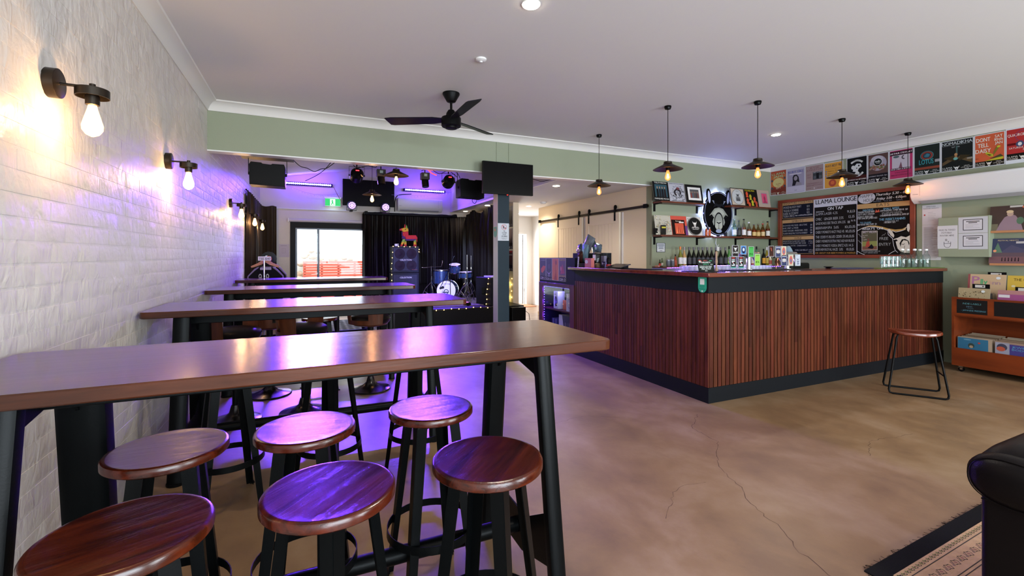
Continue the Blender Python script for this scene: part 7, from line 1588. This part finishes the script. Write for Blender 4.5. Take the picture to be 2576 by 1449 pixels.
# big floor speaker, right end of the stage, with light string
t = thing('floor_speaker', 'big black floor loudspeaker at the right end of the stage behind the post', 'loudspeaker', (3.36, 8.62, .4205))
b = MB(); b.prism([(3.13, 8.80), (3.27, 8.30), (3.52, 8.34), (3.52, 8.86)], 'z', .4205, .975); part('box', b, pm('speaker_paint', (22, 22, 30), .5), t, bevel=.008)
d = Vector((3.27-3.13, 8.30-8.80, 0)).normalized(); c = Vector((3.20, 8.55, .70)); n_ = Vector((d.y, -d.x, 0))
if n_.x > 0: n_ = -n_
b = MB(); vs = []
for (a, z) in ((-.06, -.07), (.06, -.07), (.06, .07), (-.06, .07)): vs.append(c+d*a+Vector((0, 0, z))+n_*.002)
b.add(vs, [(0, 1, 2, 3)]); part('handle_recess', b, M_BLKGL, t, smooth=False, norm=False)
w0_ = Vector((3.13, 8.80, 0))+n_*.012; 
def sw(a, z): p = Vector((3.13, 8.80, 0))+d*a+n_*.014; return (p.x, p.y, z)
fairy('warm fairy light string hanging down the left face of the floor loudspeaker', [sw(.44, .955), sw(.43, .86), sw(.40, .74), sw(.37, .62), sw(.40, .50), sw(.36, .44)], .105)
b = MB(); b.box(3.3, 3.5, 8.4, 8.8, .9755, .998); tag(part('sheet_music', b, M_PAPER, smooth=False), 'flat pale papers lying on top of the floor loudspeaker', 'papers')
b = MB(); b.box(3.60, 3.90, 8.05, 8.19, 0, .40); tag(part('power_box', b, M_PLBLK, bevel=.01), 'black box with looping cable on the floor beside the partition', 'box')
b = MB(); b.tube([(3.90, 8.1, .33), (3.98, 8.08, .26), (4.0, 8.08, .12), (3.93, 8.07, .02)], .006, 6); tag(part('loop_cable', b, M_BLACK), 'black cable looping out of the box by the partition', 'cable')
fairy('yellow fairy lights glowing low on the partition beyond the post', [(3.92, 8.78, .92), (3.92, 8.8, .66), (3.92, 8.78, .42)], .13)
for p in ((3.86, 8.9, .80), (3.86, 8.9, .52)): light('POINT', 'fairy_glow', p, .5, (1, .8, .25), shadow_soft_size=.02)
# ------------------------------------------------------------------ hung gear behind the lintel
def hung_speaker(lab, x0, x1, y, z0, z1):
    t = thing('hung_speaker', lab, 'loudspeaker', ((x0+x1)/2, y, z0)); xm = (x0+x1)/2
    b = MB(); w = x1-x0; b.prism([(x0+.005, z0+.01), (x1, z0), (x1, z1-.03), (x1-.012, z1), (xm+.05, z1), (xm+.04, z1-.012), (xm-.05, z1-.006), (xm-.06, z1+.006), (x0+.02, z1+.01), (x0, z1-.02)], 'y', y, y+.24); part('box', b, M_PLBLK, t, bevel=.005)
    for s, x in ((-1, x0), (1, x1)):
        b = MB(); b.cyl((x-.0+s*.0, y+.1, (z0+z1)/2+.02), (x+s*.016, y+.1, (z0+z1)/2+.02), .018, n=12); b.tube([(x+s*.014, y+.1, (z0+z1)/2+.02), (x+s*.014, y+.1, z1+.04), (x+s*.014, y+.1, 2.66)], .005, 4); part('yoke', b, M_BLACK, t)
    return t
hung_speaker('black loudspeaker hung under the lintel at the far left', -.62, -.25, 5.95, 2.215, 2.475); hung_speaker('black loudspeaker hung left of the television, tilted to the stage', 2.0, 2.37, 6.3, 2.255, 2.52)
t = thing('lighting_bar', 'black steel bar behind the lintel carrying speakers, lamps and cables', 'rail', (.8, 5.98, 2.53))
b = MB(); b.box(-.70, -.16, 5.9, 6.1, 2.535, 2.60); b.cyl((-.68, 6.1, 2.625), (2.6, 6.1, 2.625), .022, n=12); part('bar', b, M_BLACK, t)
for x in (-.5, .9, 2.3):
    b = MB(); b.cyl((x, 6.1, 2.63), (x, 6.1, 3.38+x*.15), .006, n=6); part('hanger_rod', b, M_BLACK, t)
def par_can(lab, x, y, z):
    t = thing('par_can', lab, 'stage light', (x, y, z))
    M = Matrix.Translation((x, y, z)) @ Matrix.Rotation(math.radians(72), 4, 'X')
    b = MB(); b.lathe([(.05, .09), (.078, .06), (.083, -.04), (.08, -.06), (.07, -.058), (.068, .0), (.01, .0)], (0, 0, 0), 26, M=M); part('lamp_housing', b, M_BLKGL, t)
    b = MB(); b.tube([(x-.09, y, z), (x-.092, y, z+.11), (x+.092, y, z+.11), (x+.09, y, z)], .004, 4); b.cyl((x-.098, y, z), (x-.084, y, z), .013, n=10); b.cyl((x+.084, y, z), (x+.098, y, z), .013, n=10); b.cyl((x, y, z+.11), (x, y, z+.19), .008, n=8); part('yoke', b, M_BLACK, t)
    b = MB(); b.box(x-.02, x+.02, y-.092, y-.088, z+.045, z+.055); part('display', b, emit('red_digits', (255, 50, 60), 5), t, smooth=False)
par_can('round black can light with a red display, left one behind the lintel', .562, 6.1, 2.43); par_can('round black can light with a red display, right one near the television', 1.765, 6.1, 2.43)
def scanner(lab, x, y, z1):
    t = thing('scanner_light', lab, 'stage light', (x, y, z1))
    b = MB(); b.box(x-.055, x+.055, y-.05, y+.05, z1-.09, z1); b.cyl((x, y, z1), (x, y, z1+.09), .008, n=8); part('body', b, pm('scanner_case', (40, 36, 34), .4), t, bevel=.006)
    b = MB(); b.tube([(x, y-.0, z1-.08), (x+.003, y-.01, z1-.14), (x+.006, y-.02, z1-.19)], [.045, .048, .046], 18); part('barrel', b, M_BLKGL, t)
    b = MB(); b.box(x-.02, x+.02, y-.052, y-.0505, z1-.05, z1-.015); part('label_plate', b, pm('label_grey', (110, 120, 112), .5), t, smooth=False)
scanner('boxy black scanner light left of the lintel pendant', .86, 6.1, 2.525); scanner('boxy black scanner light above the right LED bar', 1.437, 6.1, 2.525)
def led_bar(lab, x0, x1, z, tilt):
    t = thing('led_bar', lab, 'LED bar', ((x0+x1)/2, YF-.06, z))
    b = MB(); b.box(x0-.03, x1+.03, YF-.10, YF-.001, z-.032, z+.032); part('housing', b, pm('led_housing', (18, 18, 60), .5), t, smooth=False)
    b = MB(); n = 22
    for k in range(n): b.ball((x0+(x1-x0)*(k+.5)/n, YF-.103, z), (.017, .006, .017), 10, 6)
    part('diodes', b, M_LED, t, stuff=True)
led_bar('glowing violet LED bar on the far wall, left one beside the hung loudspeaker', -.46, .48, 3.03, 0); led_bar('glowing violet LED bar on the far wall, right one above the air conditioner', 2.17, 3.16, 3.035, 0)
def led_par(lab, x, z):
    t = thing('led_par', lab, 'stage light', (x, 11.1, z))
    b = MB(); b.lathe([(.09, 0), (.1, -.02), (.1, -.16), (.06, -.2)], (0, 0, 0), 24, M=Matrix.Translation((x, 11.06, z)) @ Matrix.Rotation(PI/2+.15, 4, 'X')); part('lamp_housing', b, pm('par_grey', (60, 58, 100), .4), t)
    b = MB()
    for r, n in ((0, 1), (.033, 6), (.066, 12)):
        for k in range(n): a = 2*PI*k/n; b.ball((x+r*math.cos(a), 11.052-.0*r, z+r*math.sin(a)), (.012, .012, .012), 8, 5)
    part('diodes', b, emit('violet_led', (226, 140, 255), 8), t, stuff=True)
    b = MB(); b.tube([(x-.11, 11.12, z), (x-.11, 11.2, z-.10), (x+.11, 11.2, z-.10), (x+.11, 11.12, z)], .006, 4); b.box(x-.03, x+.03, 11.19, YF-.001, z-.12, z-.09); part('yoke', b, M_BLACK, t)
led_par('round violet LED lamp left of the big black screen foot', .915, 2.565); led_par('round violet LED lamp right of the big black screen foot', 1.67, 2.555)
t = thing('wall_screen', 'large black screen high on the far wall behind the pendants', 'screen', (1.32, 11.3, 2.57))
b = MB(); b.box(.728, 1.905, 11.26, 11.32, 2.585, 3.20); part('panel', b, M_PLBLK, t, bevel=.004); b = MB(); b.box(.74, 1.893, 11.2585, 11.26, 2.6, 3.19); part('screen_glass', b, pm('screen_glass', (13, 11, 20), .3), t, smooth=False); b = MB(); b.box(1.2, 1.4, 11.32, YF-.001, 2.8, 3.0); part('wall_bracket', b, M_BLACK, t, smooth=False)
def swag(lab, a, c, sag, n=16, y=11.3, drop=True):
    t = thing('string_lights', lab, 'string lights', (a[0], y, a[1])); pts = []
    for k in range(n+1): u = k/n; pts.append((a[0]+(c[0]-a[0])*u, y, a[1]+(c[1]-a[1])*u-sag*4*u*(1-u)))
    b = MB(); b.tube(pts, .003, 4); part('wire', b, pm('pale_wire', (150, 140, 220), .5), t)
    b = MB()
    for p in pts[1:]: b.ball((p[0], p[1], p[2]-.025), (.009, .009, .014), 7, 5); b.cyl(p, (p[0], p[1], p[2]-.012), .003, n=5)
    part('globes', b, pm('pale_globe', (190, 180, 250), .3, emis=(150, 130, 255), es=.5), t, stuff=True)
A = on(728, 468, 'y', 11.3); C_ = on(852, 487, 'y', 11.3); swag('thin pale bulb string sagging below the left LED bar', (A.x, A.z), (C_.x, C_.z), .10)
A = on(985, 490, 'y', 11.2); C_ = on(1146, 481, 'y', 11.2); swag('thin pale bulb string sagging over the far air conditioner', (A.x, A.z), (C_.x, C_.z), .06, 20, 11.2)
# cables
def cable(lab, pts, r=.0042, mat=None):
    b = MB(); P_ = [Vector(p) for p in pts]; out = []
    for i in range(len(P_)-1):
        p0 = P_[max(i-1, 0)]; p1 = P_[i]; p2 = P_[i+1]; p3 = P_[min(i+2, len(P_)-1)]
        for k in range(6):
            t_ = k/6; out.append(.5*((2*p1)+(-p0+p2)*t_+(2*p0-5*p1+4*p2-p3)*t_**2+(-p0+3*p1-3*p2+p3)*t_**3))
    out.append(P_[-1]); b.tube(out, r, 5); return tag(part('cable', b, mat or M_BLACK), lab, 'cable')
C6 = lambda px, py, y=6.1: tuple(on(px, py, 'y', y))
cable('black cable drooping in a long loop right of the left hung loudspeaker', [C6(735, 400), C6(755, 418), C6(772, 423), C6(791, 431.5), C6(808, 425), C6(822, 423), C6(842, 409)]); cable('black cable slanting down to the left LED bar', [C6(832, 409), C6(816, 427), C6(795, 442), C6(768, 455)])
cable('black cable bundle looping between the left can light and the scanner light', [C6(888, 415), C6(900, 422), C6(925, 417), C6(944, 421), C6(952, 416), C6(975, 419)]); cable('black cable bundle above the right can light', [C6(1060, 430), C6(1080, 424), C6(1105, 437), C6(1128, 430), C6(1150, 446)])
cable('second black cable drooping above the right can light', [C6(1075, 421), C6(1100, 429), C6(1120, 426), C6(1148, 434), C6(1158, 450)]); cable('black cable along the low ceiling right of the television', [tuple(on(1340, 450, 'y', 5.818)), tuple(on(1362, 456, 'y', 5.86)), tuple(on(1385, 452, 'y', 5.84)), tuple(on(1400, 449.5, 'y', 5.818))])
cable('black cable tangle dangling below the right hung loudspeaker', [C6(1190, 490, 6.45), C6(1188, 506, 6.45), C6(1196, 511, 6.45), C6(1203, 491, 6.45)]); cable('thick dark cable running up beside the far air conditioner', [tuple(on(993, 532, 'y', 11.38)), tuple(on(994, 505, 'y', 11.38)), tuple(on(1003, 491, 'y', 11.38)), tuple(on(1035, 488, 'y', 11.38))], .01)
cable('thin red cable beside the big black screen', [tuple(on(839, 470, 'y', 11.3)), tuple(on(850, 492, 'y', 11.3)), tuple(on(862, 512, 'y', 11.3))], .005, pm('red_cable', (120, 40, 50), .5))
b = MB(); P_ = [C6(1078, 428), C6(1086, 436), C6(1098, 441)]; b.tube(P_, .006, 6); b.tube([C6(1076, 427), C6(1096, 428)], .008, 6); tag(part('neon_tube', b, emit('red_neon', (255, 50, 50), 5)), 'short glowing red tube among the cables above the right scanner light', 'neon tube')
# laminated sheet beside the door
P_ = Print('y', YF-.0015, t=.001).frame(on(701, 640, 'y', YF).x, on(701, 647, 'y', YF).z, on(727, 640, 'y', YF).x, on(701, 614, 'y', YF).z, 'b4a8c0'); P_.rect(.3, .3, .68, .7, '9c90ac'); P_.rect(.32, .32, .66, .68, 'b0a4bc'); P_.rect(.2, .86, .8, .9, '8c84a0'); tag(P_.build('laminated_sheet'), 'shiny laminated sheet on the far wall left of the glass door', 'notice')
# ------------------------------------------------------------------ T-shirt stand
ys = 8.35; T = lambda px, py, y=ys: on(px, py, 'y', y)
t = thing('shirt_stand', 'upright chrome pole stand holding the hung T-shirts', 'stand', (T(667, 690).x, ys-.25, 0)); xs = T(667, 690).x
b = MB(); b.cyl((xs, ys-.16, 0), (xs, ys-.16, T(667, 645).z), .013, n=12); part('pole', b, M_CHROME, t); b = MB(); b.cyl((xs, ys-.2, T(667, 645).z-.02), (xs, ys+.5, T(667, 645).z-.02), .010, n=10); part('hanging_arm', b, M_CHROME, t)
b = MB(); b.cyl((xs-.25, ys-.16, .012), (xs+.25, ys-.16, .012), .012, n=8); b.cyl((xs, ys-.4, .012), (xs, ys+.4, .012), .012, n=8); part('base', b, M_CHROME, t)
P_ = Print('y', ys-.215, t=.003); a = T(649, 650, ys-.215); c = T(682, 650, ys-.215); P_.g = (a.x, a.z-.035, c.x, a.z+.03); P_.slab('c8bcdc'); P_.text('TEE $40', .5, .2, .5, '2c2444', w=.86, bold=2); o = tag(P_.build('price_sign'), 'white card price sign on top of the chrome pole stand', 'sign')
def tee(lab, y, x0, x1, zt, col, col2):
    t = thing('t_shirt', lab, 'T-shirt', ((x0+x1)/2, y, zt-.7)); xm = (x0+x1)/2; w = x1-x0; o_ = []
    L_ = [(xm-.09, zt), (xm-.02*1, zt-.07), (xm+.09, zt), (xm+w*.30, zt-.04), (xm+w*.47, zt-.15), (xm+w*.5, zt-.36), (xm+w*.40, zt-.37), (xm+w*.36, zt-.25), (xm+w*.36, zt-.72), (xm-w*.36, zt-.72), (xm-w*.36, zt-.25), (xm-w*.40, zt-.37), (xm-w*.5, zt-.36), (xm-w*.47, zt-.15), (xm-w*.30, zt-.04)]
    b = MB(); b.prism(L_, 'y', y-.02, y+.02); part('cloth', b, pm('tee_'+col2, hexc(col2), .85), t, smooth=False)
    b = MB(); b.box(xm-.08, xm+.08, y-.021, y-.0202, zt-.05, zt-.015); part('neckband', b, pm('tee_band', (160, 150, 168), .8), t, smooth=False)
    for s in (-1, 1):
        b = MB(); b.prism([(xm+s*.10, zt+.003), (xm+s*w*.30, zt-.037), (xm+s*w*.47, zt-.147), (xm+s*w*.5, zt-.3), (xm+s*w*.47, zt-.3), (xm+s*w*.44, zt-.155), (xm+s*w*.28, zt-.06), (xm+s*.10, zt-.018)], 'y', y-.024, y+.016); part('sleeve_band', b, pm('sleeve_band', (120, 106, 128), .8), t, smooth=False)
    return t
z_ = T(667, 671).z
tee('black T-shirt with pale shoulder bands and a horned print, hung in front', ys, T(620, 690).x, T(716, 690).x, z_, 'f', '141315'); tee('dark T-shirt hung behind the front one, its right shoulder showing', ys+.22, T(636, 690, ys+.22).x, T(724, 690, ys+.22).x, z_+.01, 'b', '17151c')
P_ = Print('y', ys-.0215, t=0); P_.g = (T(650, 700).x, T(660, 702).z, T(678, 700).x, T(660, 690).z)
for s in (-1, 1): P_.ring(.5+s*.33, .6, .14, .5, .06, 'b0aca4', 14, PI*.0, PI*2)
P_.ring(.5, .5, .3, .5, .06, 'b0aca4', 12, PI, 2*PI); KP = P_.build('shirt_print'); tag(KP, 'pale horned-animal print across the chest of the front T-shirt', 'shirt print'); 
for y, l in ((ys-.03, 'pale timber coat hanger in the front T-shirt'), (ys+.19, 'pale timber coat hanger in the rear T-shirt')):
    b = MB(); zz = z_+.03
    for s in (-1, 1): b.prism([(xs, zz+.09), (xs+s*.03, zz+.085), (xs+s*.10, zz+.03), (xs+s*.2, zz-.02), (xs+s*.19, zz-.045), (xs+s*.07, zz+.0), (xs, zz+.045)], 'y', y-.006, y+.006)
    hg = tag(part('coat_hanger', b, pm('hanger_wood', (176, 116, 72), .5), smooth=False), l, 'coat hanger'); b = MB(); b.tube([(xs, y, zz+.08), (xs, y, T(667, 645).z-.0), (xs+.018, y, T(667, 645).z+.012)], .003, 5); part('hook', b, M_CHROME, hg)
b = MB(); q = T(676, 651, 8.95); b.lathe([(.125, 0), (.125, .003), (.05, .004)], (0, 0, 0), 36, M=Matrix.Translation(q) @ Matrix.Rotation(PI/2, 4, 'X')); o = tag(part('vinyl_disc', b, M_BLKGL), 'black vinyl disc with a red label behind the price sign', 'record')
b = MB(); b.lathe([(.05, .0045), (.048, .006), (.004, .006)], (0, 0, 0), 24, M=Matrix.Translation(q) @ Matrix.Rotation(PI/2, 4, 'X')); part('disc_label', b, pm('disc_red', (170, 56, 44), .5), o)
b = MB(); b.cyl((q.x, 8.962, 0), (q.x, 8.962, q.z-.0), .01, n=8); part('disc_stand', b, M_BLACK, o)
